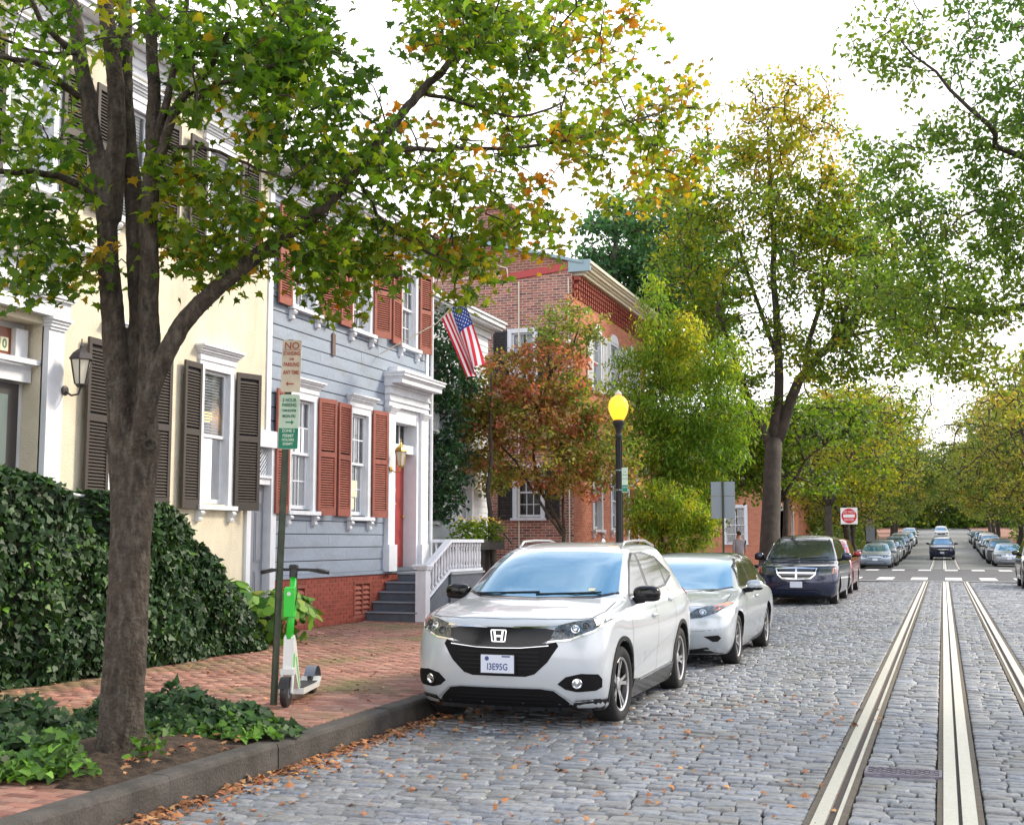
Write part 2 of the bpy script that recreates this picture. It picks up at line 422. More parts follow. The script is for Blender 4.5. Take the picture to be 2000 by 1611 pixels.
while y < 50.0:
    dy = rnd.uniform(.092, .122)
    for b0, b1 in bands:
        if b0 > 0.9 and y > 34 and False: continue
        x = b0
        wob = rnd.uniform(-.004, .004)
        while x < b1 - .03:
            w = rnd.uniform(.12, .24)
            if b1 - (x + w) < .11: w = b1 - x
            yc = y + dy / 2 + wob + rnd.uniform(-.006, .006)
            stones.append((x + w/2, yc, rz(x + w/2, yc) + rnd.uniform(-.008, .006), w - .013, dy - .015, rnd.randrange(14), rnd.choice((0, PI)) + rnd.gauss(0, .02), rnd.gauss(0, .02), rnd.gauss(0, .03)))
            x += w
    y += dy
def score(X, Y, Z):
    px, py, d = proj(X, Y, Z)
    return d if (-40 < px < 2040 and py < 1660) else 1e6 + d
stones.sort(key=lambda s: score(s[0], s[1], s[2]))
for s in stones[:300]:
    inst('cobblestone', vmesh[s[5]], road, (s[0], s[1], s[2]), (s[7], s[8], s[6]), (s[3], s[4], .03))
def bulk(items, vlist, faces, hz):
    V = []; F = []; n = 0
    for s in items:
        v = vlist[s[5]] * np.array([s[3], s[4], hz])
        c, sn = math.cos(s[6]), math.sin(s[6])
        x = v[:, 0] * c - v[:, 1] * sn; yy = v[:, 0] * sn + v[:, 1] * c; z = v[:, 2] + x * -s[8] + yy * s[7]
        V.append(np.stack([x + s[0], yy + s[1], z + s[2]], 1)); F.append(faces + n); n += len(v)
    return np.concatenate(V), np.concatenate(F)
V, F = bulk(stones[300:], variants, SF, .03)
me = mesh_np('cobblestones', V, F, 'cobble'); o = bpy.data.objects.new('cobblestones', me); col.objects.link(o); o.parent = road; o['kind'] = 'stuff'

# cross street, far road
yss = [50.2, 60, 72.0]
sheet('cross_street', -90, 90, yss, lambda x, y: .004 - (.05 if abs(x) > 80 else 0), 'asphalt', nx=40, kind='structure')
ysf = [72.0, 76, 80, 85, 90, 95, 100, 105, 110, 140, 180, 220, 260, 400]
sheet('far_cobblestone_road', -4.57, 4.57, ysf, lambda x, y: rz(x, y), 'cobble_far', nx=8, kind='structure')
cw = tag(MB().build('crosswalk_markings', 'paint_white') if False else empty('crosswalk_markings', (0, 52, 0)), kind='structure')
for y0, y1 in ((52.3, 55.6), (68.2, 70.6)):
    for k in range(10):
        x = -6.3 + k * 1.33
        mb = MB(); mb.box(x - .32, y0 - 52, .005, x + .32, y1 - 52, .010); mb.build('painted_bar', 'paint_white', cw)
for y0 in (51.0,):
    mb = MB(); mb.box(-4.4, y0 - 52, .005, 4.4, y0 + .15 - 52, .009); mb.build('painted_line', 'paint_white', cw)

# rails: running head, groove, lip; centre conduit
def rail_set(y0, y1, far=False):
    ys = [y0 + (y1 - y0) * i / 12 for i in range(13)] if not far else [v for v in ysf if y0 <= v <= y1]
    def strip(mb, xa, xb, dz, mi):
        for a, b in zip(ys[:-1], ys[1:]):
            za, zb = rise(a) + dz, rise(b) + dz
            mb.add([(xa, a, za), (xb, a, za), (xb, b, zb), (xa, b, zb), (xa, a, za - .05), (xb, a, za - .05), (xb, b, zb - .05), (xa, b, zb - .05)],
                   [(0, 1, 2, 3), (0, 3, 7, 4), (1, 5, 6, 2), (0, 4, 5, 1)], mi)
    t = empty('tram_track', (TRK, 0, 0)); tag(t, kind='structure')
    def piece(nm, xa, xb, dz, m):
        mb = MB(); strip(mb, xa - TRK, xb - TRK, dz, 0); mb.build(nm, m, t)
    for s in (-1, 1):
        f = lambda v: TRK + s * v
        def P(nm, a, b, dz, m): piece(nm, min(f(a), f(b)), max(f(a), f(b)), dz, m)
        P('running_rail', .72, .795, .010, 'rail_steel'); P('rail_groove', .675, .719, -.012, 'rail_dark'); P('guard_lip', .650, .674, .006, 'rail_steel')
        P('edge_strip', .796, .838, .001, 'rail_bed'); P('edge_strip', .612, .649, .0015, 'rail_bed')
        P('conduit_plate', .011, .092, .008, 'rail_steel'); P('edge_strip', .093, .128, .001, 'rail_bed')
    piece('conduit_slot', TRK - .011, TRK + .011, -.02, 'rail_dark')
rail_set(2, 50.2)
rail_set(72.0, 260, True)
# joints across the running rails are seen as hairlines
# small iron grate between rails
gt = empty('iron_grate', (-.31, 8.98, .012), label='small patterned iron grate set between the left rail and the slot', cat='grate')
mb = MB(); fx, fy = .25, .13
mb.box(-fx, -fy, -.03, fx, -fy + .02, .004); mb.box(-fx, fy - .02, -.03, fx, fy, .004)
mb.box(-fx, -fy + .02, -.03, -fx + .02, fy - .02, .004); mb.box(fx - .02, -fy + .02, -.03, fx, fy - .02, .004)
mb.build('frame', 'iron', gt)
mb = MB(); mb.box(-fx + .02, -fy + .02, -.03, fx - .02, fy - .02, -.012); mb.build('backing', 'rail_dark', gt)
for i in range(15):
    for j in range(6):
        if (i + j) % 2: continue
        mb = MB(); x = -fx + .035 + i * .0307; yv = -fy + .035 + j * .038
        mb.box(x - .013, yv - .015, -.011, x + .013, yv + .015, .002); mb.build('raised_square', 'iron', gt)

# ------------------------------------------------------------------ kerbs
def kerb(sgn, ys, name='kerb'):
    k = sheet('kerb', sgn * 4.60, sgn * 4.71, [ys[0], ys[-1]], lambda x, y: -.08 + rise(y), 'granite_kerb', kind='structure')
    for a, b in zip(ys[:-1], ys[1:]):
        w = rnd.uniform(-.008, .008)
        xa, xb = 4.575 + w, 4.575 + KW + w
        mb = MB(); za, zb = rise(a), rise(b); top = KT + rnd.uniform(-.004, .004)
        P = [(xa - .005, -.12), (xa, top - .035), (xa + .012, top - .01), (xa + .035, top), (xb, top), (xb, -.12)]
        vs = [(sgn * x, a + .005, z + za) for x, z in P] + [(sgn * x, b - .005, z + zb) for x, z in P]
        n = len(P); mb.add(vs, [tuple(range(n)), tuple(range(n, 2*n))[::-1]] + [(i, (i+1) % n, n + (i+1) % n, n + i) for i in range(n)])
        mb.build('kerb_stone', 'granite_kerb', k)
ly = [-6, 0, 2.6, 4.9, 6.68, 8.0, 9.9]
while ly[-1] < 44: ly.append(ly[-1] + rnd.uniform(1.4, 2.2))
ly.append(48.5)
kerb(-1, ly); kerb(1, [-6, 0, 4, 8, 12, 16, 20, 24, 28, 32, 36, 40, 44, 48.5])
kerb(-1, [74, 80, 86, 92, 100, 110, 140, 180, 220, 260]); kerb(1, [74, 80, 86, 92, 100, 110, 140, 180, 220, 260])

# ------------------------------------------------------------------ footways
FX0, FX1 = -10.0, -4.58 - KW - .01
sheet('far_pavement', -14, FX1, [74, 80, 85, 90, 100, 110, 140, 180, 220, 260], lambda x, y: gz(y), 'paving_far', kind='structure')
sheet('right_pavement', 4.74, 12, [-6, 20, 48.5], lambda x, y: gz(y), 'paving_far', kind='structure')
sheet('far_right_pavement', 4.74, 14, [74, 80, 85, 90, 100, 110, 140, 180, 220, 260], lambda x, y: gz(y), 'paving_far', kind='structure')
PIT = (-7.0, FX1, 6.25, 8.55)     # tree pit: x0,x1,y0,y1
def in_pit(x, y): return PIT[0] < x < PIT[1] + .2 and PIT[2] + .25 * math.sin(x * 3) * .3 < y < PIT[3]
pave = sheet('brick_pavement', FX0, FX1, [-6, 6.2, 8.6, 24, 48.5], lambda x, y: KT - .035, 'road_bed', kind='structure')
bm_v = np.array([(-.5,-.5,-1),(.5,-.5,-1),(.5,.5,-1),(-.5,.5,-1),(-.5,-.5,-.15),(.5,-.5,-.15),(.5,.5,-.15),(-.5,.5,-.15),(-.48,-.46,0),(.48,-.46,0),(.48,.46,0),(-.48,.46,0)], float)
bm_f = np.array([(0,1,5,4),(1,2,6,5),(2,3,7,6),(3,0,4,7),(4,5,9,8),(5,6,10,9),(6,7,11,10),(7,4,8,11),(8,9,10,11)])
pbrick = mesh_np('brick', bm_v, bm_f, 'paving_brick')
bricks = []
y = 3.4; row = 0
while y < 25.5:
    x = FX1 - .003 - (.105 if row % 2 else 0); 
    if row % 2: 
        if not in_pit(FX1 - .05, y): bricks.append((FX1 - .003 - .05, y, KT + rnd.uniform(-.003, .003), .094, .096, 0, 0, 0, 0))
    while x > FX0 + .2:
        xc = x - .102
        if not in_pit(xc, y):
            hump = .012 * noise.noise(Vector((xc * .9, y * .9, 0)))
            bricks.append((xc, y, KT + hump + rnd.uniform(-.0035, .0035), .197, .096, 0, rnd.gauss(0, .012), rnd.gauss(0, .012), rnd.gauss(0, .012)))
        x -= .206
    y += .104; row += 1
bricks.sort(key=lambda s: score(s[0], s[1], s[2]))
for s in bricks[:300]: inst('brick', pbrick, pave, (s[0], s[1], s[2]), (s[7], s[8], s[6]), (s[3], s[4], .04))
V, F = bulk(bricks[300:], [bm_v], bm_f, .04)
me = mesh_np('bricks', V, F, 'paving_brick'); o = bpy.data.objects.new('bricks', me); col.objects.link(o); o.parent = pave; o['kind'] = 'stuff'
sheet('far_brick_pavement', FX0 - 6, FX1, [25.6, 48.5], lambda x, y: KT - .006, 'paving_far', kind='structure')

# tree pit soil
mb = MB(); nx, ny = 40, 44; vs = []; fs = []
for j in range(ny + 1):
    for i in range(nx + 1):
        x = PIT[0] + (PIT[1] + .005 - PIT[0]) * i / nx; y = PIT[2] - .05 + (PIT[3] + .05 - PIT[2]) * j / ny
        e = min(i, nx - i, 6) / 6 * min(j, ny - j, 6) / 6
        d = math.hypot(x + 5.35, y - 7.25)
        z = KT - .02 + .05 * e + .035 * noise.noise(Vector((x * 3, y * 3, 0))) + .02 * noise.noise(Vector((x * 11, y * 11, 3))) + .09 * math.exp(-(d / .35) ** 2)
        vs.append((x, y, z))
for j in range(ny):
    for i in range(nx): a = j * (nx + 1) + i; fs.append((a, a + 1, a + nx + 2, a + nx + 1))
mb.add(vs, fs); mb.build('tree_pit_soil', 'soil', smooth=True, kind='structure')

# fallen leaves: drift along the kerb, scattered on stones, soil and bricks
P = []; 
for i in range(850):
    y = 4.8 + 8.0 * rnd.random() ** 1.25; x = KX + .03 + abs(rnd.gauss(0, .13)); z = rz(x, y) + .012 + abs(rnd.gauss(0, .014)) * (1 if x < KX + .2 else .3)
    P.append((x, y, z))
for i in range(520):
    y = rnd.uniform(5.5, 13); x = KX + rnd.random() ** 1.6 * 4.0; P.append((x, y, rz(x, y) + .012))
for i in range(240):
    x = rnd.uniform(PIT[0], PIT[1]); y = rnd.uniform(PIT[2], PIT[3]); P.append((x, y, KT + .06))
for i in range(420):
    x = rnd.uniform(-9.6, FX1); y = rnd.uniform(4.5, 20); P.append((x, y, KT + .012))
for i in range(260):
    y = rnd.uniform(13, 40); x = KX + .05 + abs(rnd.gauss(0, .25)); P.append((x, y, rz(x, y) + .012))
P = np.array(P); nn = np.zeros((len(P), 3)); nn[:, 2] = 1
leaf_object('fallen_leaves', P, .056, MAPLE, 'litter_leaf', np.zeros(len(P)), seed=11, normal=nn, nspread=.28, droop=0, fold=.45)
# ------------------------------------------------------------------ houses: materials
mat('trim_white', (.70, .73, .78), .5, noise_scale=6, noise_amt=.05, bump=.08, bump_scale=60, dirt=(.5, .5, .5), dirt_amt=.35, dirt_scale=1.6, streak=(3, 3, .8))
mat('stucco_yellow', (.70, .635, .49), .9, noise_scale=3, noise_amt=.07, bump=.55, bump_scale=70, dirt=(.48, .42, .33), dirt_amt=.6, dirt_scale=.8, streak=(2, 2, .6))
mat('siding_grey', (.26, .31, .385), .6, vary=.05, noise_scale=18, noise_amt=.07, bump=.15, bump_scale=30, dirt=(.2, .22, .25), dirt_amt=.6, dirt_scale=1.5, streak=(1, 1, 3))
mat('dark_gap', (.012, .012, .014), .9)
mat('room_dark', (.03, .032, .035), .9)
mat('shutter_brown', (.04, .031, .025), .5, noise_scale=20, noise_amt=.15)
mat('shutter_red', (.27, .075, .048), .55, noise_scale=9, noise_amt=.13, dirt=(.19, .055, .04), dirt_amt=.5, dirt_scale=3)
mat('door_red', (.30, .035, .028), .35, noise_scale=5, noise_amt=.08)
mat('door_grey', (.23, .25, .29), .5, noise_scale=6, noise_amt=.06)
mat('door_teal', (.13, .17, .16), .4, noise_scale=4, noise_amt=.06)
mat('door_frame_dark', (.045, .04, .04), .5)
mat('step_grey', (.10, .125, .16), .5, noise_scale=10, noise_amt=.12, dirt=(.07, .08, .09), dirt_amt=.5, dirt_scale=4)
mat('step_edge', (.3, .34, .38), .5)
mat('curtain', (.86, .88, .9), .9, noise_scale=3, noise_amt=.06)
mat('blind', (.88, .9, .92), .7)
mat('brass', (.75, .52, .15), .3, metal=1)
mat('black_metal', (.02, .02, .022), .4, metal=.3)
mat('lantern_metal', (.06, .055, .055), .5, metal=.5)
mat('lantern_glass', (.75, .72, .6), .15)
mat('roof_slate', (.07, .075, .085), .7, noise_scale=6, noise_amt=.2)
mat('brick_red_paint', (.26, .055, .035), .7, vary=.18, noise_scale=20, noise_amt=.12)
mat('mortar_red', (.34, .11, .08), .9)
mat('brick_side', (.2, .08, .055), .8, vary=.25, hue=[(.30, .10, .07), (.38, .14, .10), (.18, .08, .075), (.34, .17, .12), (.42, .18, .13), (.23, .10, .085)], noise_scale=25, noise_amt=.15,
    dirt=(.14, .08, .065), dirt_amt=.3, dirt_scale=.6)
mat('mortar_pale', (.6, .5, .44), .95, noise_scale=8, noise_amt=.15)
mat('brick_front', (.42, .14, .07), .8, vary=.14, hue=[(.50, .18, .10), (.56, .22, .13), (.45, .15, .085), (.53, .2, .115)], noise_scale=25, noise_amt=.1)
mat('mortar_warm', (.5, .3, .22), .95)
mat('flashing_red', (.42, .05, .05), .5)
mat('roof_blue', (.28, .4, .45), .5)
mat('cream_trim', (.72, .68, .55), .6)
mat('terracotta', (.35, .13, .05), .6)
mat('plaque_brown', (.13, .09, .075), .6)
mat('transom_brown', (.25, .075, .035), .3, noise_scale=4, noise_amt=.2)
mat('number_cream', (.78, .76, .55), .5); mat('number_green', (.1, .2, .12), .5)
mat('paper', (.75, .74, .5), .8)
mat('siding_white', (.6, .65, .72), .6, noise_scale=8, noise_amt=.05)
glass_mat('window_glass', refl=.05, see=.98)
def brick_tex(name, c1, c2, mortar, scale=1.0):
    m = mat(name, c1, .85); nt = m.node_tree; b = nt.nodes['Principled BSDF']
    tcn = node(nt, 'ShaderNodeNewGeometry'); mp = node(nt, 'ShaderNodeMapping'); sx = node(nt, 'ShaderNodeSeparateXYZ'); cx = node(nt, 'ShaderNodeCombineXYZ')
    nt.links.new(tcn.outputs['Position'], sx.inputs[0]); ad = node(nt, 'ShaderNodeMath', operation='ADD')
    nt.links.new(sx.outputs[0], ad.inputs[0]); nt.links.new(sx.outputs[1], ad.inputs[1]); nt.links.new(ad.outputs[0], cx.inputs[0]); nt.links.new(sx.outputs[2], cx.inputs[1])
    br = node(nt, 'ShaderNodeTexBrick'); br.inputs['Color1'].default_value = (*c1, 1); br.inputs['Color2'].default_value = (*c2, 1); br.inputs['Mortar'].default_value = (*mortar, 1)
    br.inputs['Scale'].default_value = 1; br.inputs['Brick Width'].default_value = .215; br.inputs['Row Height'].default_value = .075; br.inputs['Mortar Size'].default_value = .006
    nt.links.new(cx.outputs[0], br.inputs['Vector']); nt.links.new(br.outputs['Color'], b.inputs['Base Color'])
brick_tex('brick_far', (.42, .13, .07), (.5, .19, .11), (.5, .32, .24)); brick_tex('brick_chimney', (.3, .11, .07), (.2, .08, .06), (.45, .36, .3))

def XF(X0):      # wall facing +X: u runs along Y
    return lambda u, v, d: (X0 + d, u, v)
def YF(Y0):      # wall facing -Y: u runs along X
    return lambda u, v, d: (u, Y0 - d, v)

def fb(mb, tf, u0, u1, v0, v1, d0, d1, mi=None):
    a = tf(u0, v0, d0); b = tf(u1, v1, d1)
    mb.box(min(a[0], b[0]), min(a[1], b[1]), min(a[2], b[2]), max(a[0], b[0]), max(a[1], b[1]), max(a[2], b[2]), mi)

def wall_panel(mb, tf, u0, u1, v0, v1, holes, d=0.0, reveal=.18):
    us = sorted({u0, u1} | {max(u0, min(u1, h[i])) for h in holes for i in (0, 1)}); vs_ = sorted({v0, v1} | {max(v0, min(v1, h[i])) for h in holes for i in (2, 3)})
    for a, b in zip(us[:-1], us[1:]):
        for c, e in zip(vs_[:-1], vs_[1:]):
            mu, mv = (a+b)/2, (c+e)/2
            if any(h[0] < mu < h[1] and h[2] < mv < h[3] for h in holes): continue
            mb.add([tf(a, c, d), tf(b, c, d), tf(b, e, d), tf(a, e, d)], [(0, 1, 2, 3)])
    for h in holes:
        a, b, c, e = h
        for q in (((a, c), (b, c)), ((b, c), (b, e)), ((b, e), (a, e)), ((a, e), (a, c))):
            (p0, p1), (q0, q1) = q
            if p1 == q1 and (abs(p1 - v0) < 1e-6 or abs(p1 - v1) < 1e-6): continue
            mb.add([tf(p0, p1, d), tf(q0, q1, d), tf(q0, q1, d - reveal), tf(p0, p1, d - reveal)], [(0, 1, 2, 3)])

def bricks_on(parent, off, tf, u0, u1, v0, v1, holes, m, mort, bl=.205, bh=.062, j=.01, nind=0, proud=.006):
    mb = MB(); wall_panel(mb, tf, u0, u1, v0, v1, holes, d=-proud); mb.build('mortar', mort, parent, off=off)
    lst = []; v = v0 + j; r = 0
    while v + bh < v1:
        u = u0 + (0 if r % 2 == 0 else -(bl + j) / 2)
        while u < u1 - .02:
            a, b = max(u, u0), min(u + bl, u1)
            if b - a > .03:
                segs = [(a, b)]
                for h in holes:
                    if h[2] < v + bh and h[3] > v:
                        ns = []
                        for s0, s1 in segs:
                            if h[1] <= s0 or h[0] >= s1: ns.append((s0, s1)); continue
                            if s0 < h[0]: ns.append((s0, h[0]))
                            if s1 > h[1]: ns.append((h[1], s1))
                        segs = ns
                for s0, s1 in segs:
                    if s1 - s0 > .025: lst.append((s0, s1, v))
            u += bl + j
        v += bh + j; r += 1
    lst.sort(key=lambda s: score(*tf(s[0], s[2], 0)))
    def br(mb, s):
        dd = rnd.uniform(-.002, .003); e = .004
        s0, s1, v = s; P = lambda u, w, d: tf(u, w, d)
        mb.add([P(s0, v, -proud - .002), P(s1, v, -proud - .002), P(s1, v + bh, -proud - .002), P(s0, v + bh, -proud - .002),
                P(s0 + e, v + e, dd), P(s1 - e, v + e, dd), P(s1 - e, v + bh - e, dd), P(s0 + e, v + bh - e, dd)],
               [(4, 5, 6, 7), (0, 1, 5, 4), (1, 2, 6, 5), (2, 3, 7, 6), (3, 0, 4, 7)])
    if nind:
        b0 = MB(); b0.add([(-.5,-.5,-1),(.5,-.5,-1),(.5,.5,-1),(-.5,.5,-1),(-.48,-.45,0),(.48,-.45,0),(.48,.45,0),(-.48,.45,0)], [(4,5,6,7),(0,1,5,4),(1,2,6,5),(2,3,7,6),(3,0,4,7)])
        bme = b0.mesh('brick', m)
        o0 = tf(0, 0, 0); eu = Vector(tf(1, 0, 0)) - Vector(o0); ev = Vector(tf(0, 1, 0)) - Vector(o0); ed = Vector(tf(0, 0, 1)) - Vector(o0)
        rot = Matrix((eu, ev, ed)).transposed()
        if rot.determinant() < 0: rot = Matrix((-eu, ev, ed)).transposed()
        rot = rot.to_euler()
        for s in lst[:nind]:
            c = Vector(tf((s[0]+s[1])/2, s[2]+bh/2, rnd.uniform(-.002, .003))) - Vector(off)
            inst('brick', bme, parent, c, rot, (s[1]-s[0], bh, proud + .004))
    mb = MB()
    for s in lst[nind:]: br(mb, s)
    if mb.f: mb.build('bricks', m, parent, off=off, kind='stuff')

def moulding(mb, tf, u0, u1, v0, steps):
    """stacked courses, each (height, depth), from v0 up"""
    v = v0
    for h, d in steps:
        fb(mb, tf, u0 - max(0, d - steps[0][1]) * .6, u1 + max(0, d - steps[0][1]) * .6, v, v + h, -.02, d); v += h
    return v

def bracket(mb, tf, u, v, w=.09, h=.17, d=.12):
    pts = [(0, 0), (.35, -.02), (.8, -.1), (1, -.28), (.85, -.45), (.5, -.5), (.45, -.62), (.62, -.75), (.55, -.92), (.2, -1), (0, -1)]
    vs = []
    for s in (-w/2, w/2):
        for a, b in pts: vs.append(tf(u + s, v + b * h, a * d))
    n = len(pts)
    mb.add(vs, [tuple(range(n)), tuple(range(n, 2*n))[::-1]] + [(i, (i+1) % n, n+(i+1) % n, n+i) for i in range(n)])

def window(parent, off, tf, u0, u1, v0, v1, cols=3, rows=2, frame='trim_white', casing=.09, rec=.10, hood=True, fill='curtain', brackets=True, label=None, sill=True, split=.5, muntin=.02):
    """sash window; u0..u1, v0..v1 is the opening in the wall"""
    mb = MB()
    c = casing
    fb(mb, tf, u0 - c, u0 + .03, v0 - .02, v1 + c, -.02, .035); fb(mb, tf, u1 - .03, u1 + c, v0 - .02, v1 + c, -.02, .035)
    fb(mb, tf, u0 + .031, u1 - .031, v1 - .03, v1 + c, -.02, .033)
    for a, b in ((u0, u0 + .035), (u1 - .035, u1)): fb(mb, tf, a, b, v0, v1 - .031, -.17, -.021)
    w = mb.build('window', frame, parent, off=off, label=label)
    vm = v0 + (v1 - v0) * split
    for k, (a, b, dd) in enumerate(((v0 + .01, vm + .02, -rec - .03), (vm - .02, v1 - .03, -rec + .02))):
        mb = MB(); s = .045; x0, x1 = u0 + .036, u1 - .036
        fb(mb, tf, x0, x0 + s, a, b, dd, dd + .035); fb(mb, tf, x1 - s, x1, a, b, dd, dd + .035)
        fb(mb, tf, x0 + s, x1 - s, a, a + s + (.02 if k == 0 else 0), dd, dd + .036); fb(mb, tf, x0 + s, x1 - s, b - s, b, dd, dd + .036)
        for i in range(1, cols):
            x = x0 + s + (x1 - x0 - 2*s) * i / cols; fb(mb, tf, x - muntin/2, x + muntin/2, a + s, b - s, dd + .006, dd + .03)
        for i in range(1, rows):
            y = a + s + (b - a - 2*s) * i / rows; fb(mb, tf, x0 + s, x1 - s, y - muntin/2, y + muntin/2, dd + .008, dd + .028)
        mb.build('sash', frame, w, off=off)
        mb = MB(); xs = [x0 + s + (x1 - x0 - 2*s) * i / cols for i in range(cols + 1)]; ys2 = [a + s + (b - a - 2*s) * i / rows for i in range(rows + 1)]
        for i in range(cols):
            for jn in range(rows):
                mb = MB(); mb.add([tf(xs[i] + .002, ys2[jn] + .002, dd + .016), tf(xs[i+1] - .002, ys2[jn] + .002, dd + .016), tf(xs[i+1] - .002, ys2[jn+1] - .002, dd + .016), tf(xs[i] + .002, ys2[jn+1] - .002, dd + .016)], [(0, 1, 2, 3)]); mb.build('pane', 'window_glass', w, off=off)
    # what hangs behind the glass
    dd = -rec - .062
    if fill == 'curtain':
        for a, b in ((u0 + .0, u0 + (u1-u0) * .48), (u0 + (u1-u0) * .56, u1 - .0)):
            mb = MB(); n = 26; vs = []
            for i in range(n + 1):
                u = a + (b - a) * i / n; d = dd + .02 + .018 * math.sin(i * 1.35) ; vs += [tf(u, v0 + .03, d), tf(u, v1 - .04, d)]
            mb.add(vs, [(2*i, 2*i+2, 2*i+3, 2*i+1) for i in range(n)]); mb.build('curtain', 'curtain', w, off=off, smooth=True)
    elif fill == 'blind':
        mb = MB(); v = vm + .02
        while v < v1 - .05:
            mb.add([tf(u0 + .0, v, dd + .04), tf(u1 - .0, v, dd + .04), tf(u1 - .0, v + .034, dd + .012), tf(u0 + .0, v + .034, dd + .012)], [(0, 1, 2, 3)]); v += .042
        mb.build('blind_slats', 'blind', w, off=off, kind='stuff')
        mb = MB(); v = v0 + .04
        while v < vm: 
            mb.add([tf(u0 + .0, v, dd + .03), tf(u1 - .0, v, dd + .03), tf(u1 - .0, v + .038, dd + .01), tf(u0 + .0, v + .038, dd + .01)], [(0, 1, 2, 3)]); v += .04
        mb.build('blind_slats', 'blind', w, off=off, kind='stuff')
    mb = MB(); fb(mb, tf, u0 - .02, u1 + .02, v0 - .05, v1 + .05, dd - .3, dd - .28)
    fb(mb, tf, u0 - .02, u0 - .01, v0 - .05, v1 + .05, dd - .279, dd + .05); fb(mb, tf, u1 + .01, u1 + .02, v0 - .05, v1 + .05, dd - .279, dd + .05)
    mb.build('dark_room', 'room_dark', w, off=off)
    if sill:
        mb = MB(); fb(mb, tf, u0 - c - .04, u1 + c + .04, v0 - .085, v0 - .021, -.16, .11); mb.build('sill', frame, w, off=off)
        if brackets:
            for u in (u0 - .04, u1 + .04):
                mb = MB(); bracket(mb, tf, u, v0 - .086); mb.build('bracket', frame, w, off=off)
    if hood:
        mb = MB(); fb(mb, tf, u0 - c - .02, u1 + c + .02, v1 + c + .001, v1 + c + .09, -.02, .05)
        moulding(mb, tf, u0 - c - .04, u1 + c + .04, v1 + c + .091, [(.03, .07), (.035, .10), (.03, .13), (.03, .16)])
        mb.build('hood', frame, w, off=off)
    return w

def shutter(parent, off, tf, u0, u1, v0, v1, m, hinge='l', ang=0.0, single=True, label=None, dd=.045):
    """louvred shutter hung on the wall; local: x out, y along, z up"""
    w = u1 - u0; h = v1 - v0; s = -1 if hinge == 'r' else 1
    mb = MB(); st = .055; th = .034
    def B(a, b, c, e, t0=0, t1=th):
        y0, y1 = sorted((s * a, s * b)); mb.box(t0, y0, c, t1, y1, e)
    B(0, st, 0, h); B(w - st, w, 0, h); B(st, w - st, 0, .13, .001, th - .001); B(st, w - st, h - .08, h, .001, th - .001); mid = h * .52; B(st, w - st, mid - .045, mid + .045, .001, th - .001)
    hu = u0 if s > 0 else u1
    p = Vector(tf(hu, v0, dd)) - Vector(off)
    o = mb.build('shutter', m, parent, label=label); o.location = p; o.rotation_euler = (0, 0, ang)
    # louvres
    sb = MB(); y0, y1 = sorted((s * (st - .004), s * (w - st + .004)))
    sb.add([(.004, y0, -.019), (.03, y0, -.019+.004), (.03, y0, -.009), (.004, y0, .019), (.004, y1, -.019), (.03, y1, -.015), (.03, y1, -.009), (.004, y1, .019)],
           [(0, 1, 2, 3), (7, 6, 5, 4), (0, 4, 5, 1), (1, 5, 6, 2), (2, 6, 7, 3), (3, 7, 4, 0)])
    zs = []; z = .155
    while z < h - .10:
        if abs(z - mid) > .062: zs.append(z)
        z += .042
    bk = MB(); bk.box(.0015, y0, .12, .0035, y1, h - .07); bk.build('shadow_gap', 'dark_gap', o)
    if single:
        me = sb.mesh('slat', m)
        for z in zs: inst('slat', me, o, (0, 0, z))
    else:
        ab = MB()
        for z in zs: ab.add([(a, b, c + z) for a, b, c in sb.v], sb.f)
        ab.build('slats', m, o, kind='stuff')
    return o

def lantern(loc, m, glass, label, scale=1.0, lit=None):
    t = empty('wall_lantern', loc, 0, label, 'lantern')
    s = scale; mb = MB()
    mb.lathe([(.001, .0), (.05*s, .0), (.05*s, .012), (.03*s, .02), (.001, .021)], 12, 'x'); mb.tube([(0, 0, 0), (.08*s, 0, -.05*s), (.16*s, 0, -.04*s), (.18*s, 0, .02*s)], .010*s, 6)
    mb.build('bracket_arm', m, t)
    cx = .18 * s; mb = MB()
    mb.lathe([(.001, .0), (.03*s, .005), (.055*s, .03*s), (.06*s, .035*s), (.001, .036*s)], 6, 'z', (cx, 0, .02*s))
    mb.lathe([(.12*s, .27*s), (.115*s, .285*s), (.085*s, .33*s), (.05*s, .36*s), (.02*s, .38*s), (.02*s, .40*s), (.006*s, .42*s), (.006*s, .47*s), (.0, .475*s)], 6, 'z', (cx, 0, .02*s))
    for k in range(6):
        a = PI / 3 * k; c, q = math.cos(a), math.sin(a)
        mb.tube([(cx + .056*s*c, .056*s*q, .055*s), (cx + .1*s*c, .1*s*q, .29*s)], .007*s, 5)
    mb.build('lantern_cage', m, t)
    mb = MB(); mb.lathe([(.05*s, .055*s), (.094*s, .285*s)], 6, 'z', (cx, 0, .0)); mb.build('glass', glass, t)
    return t

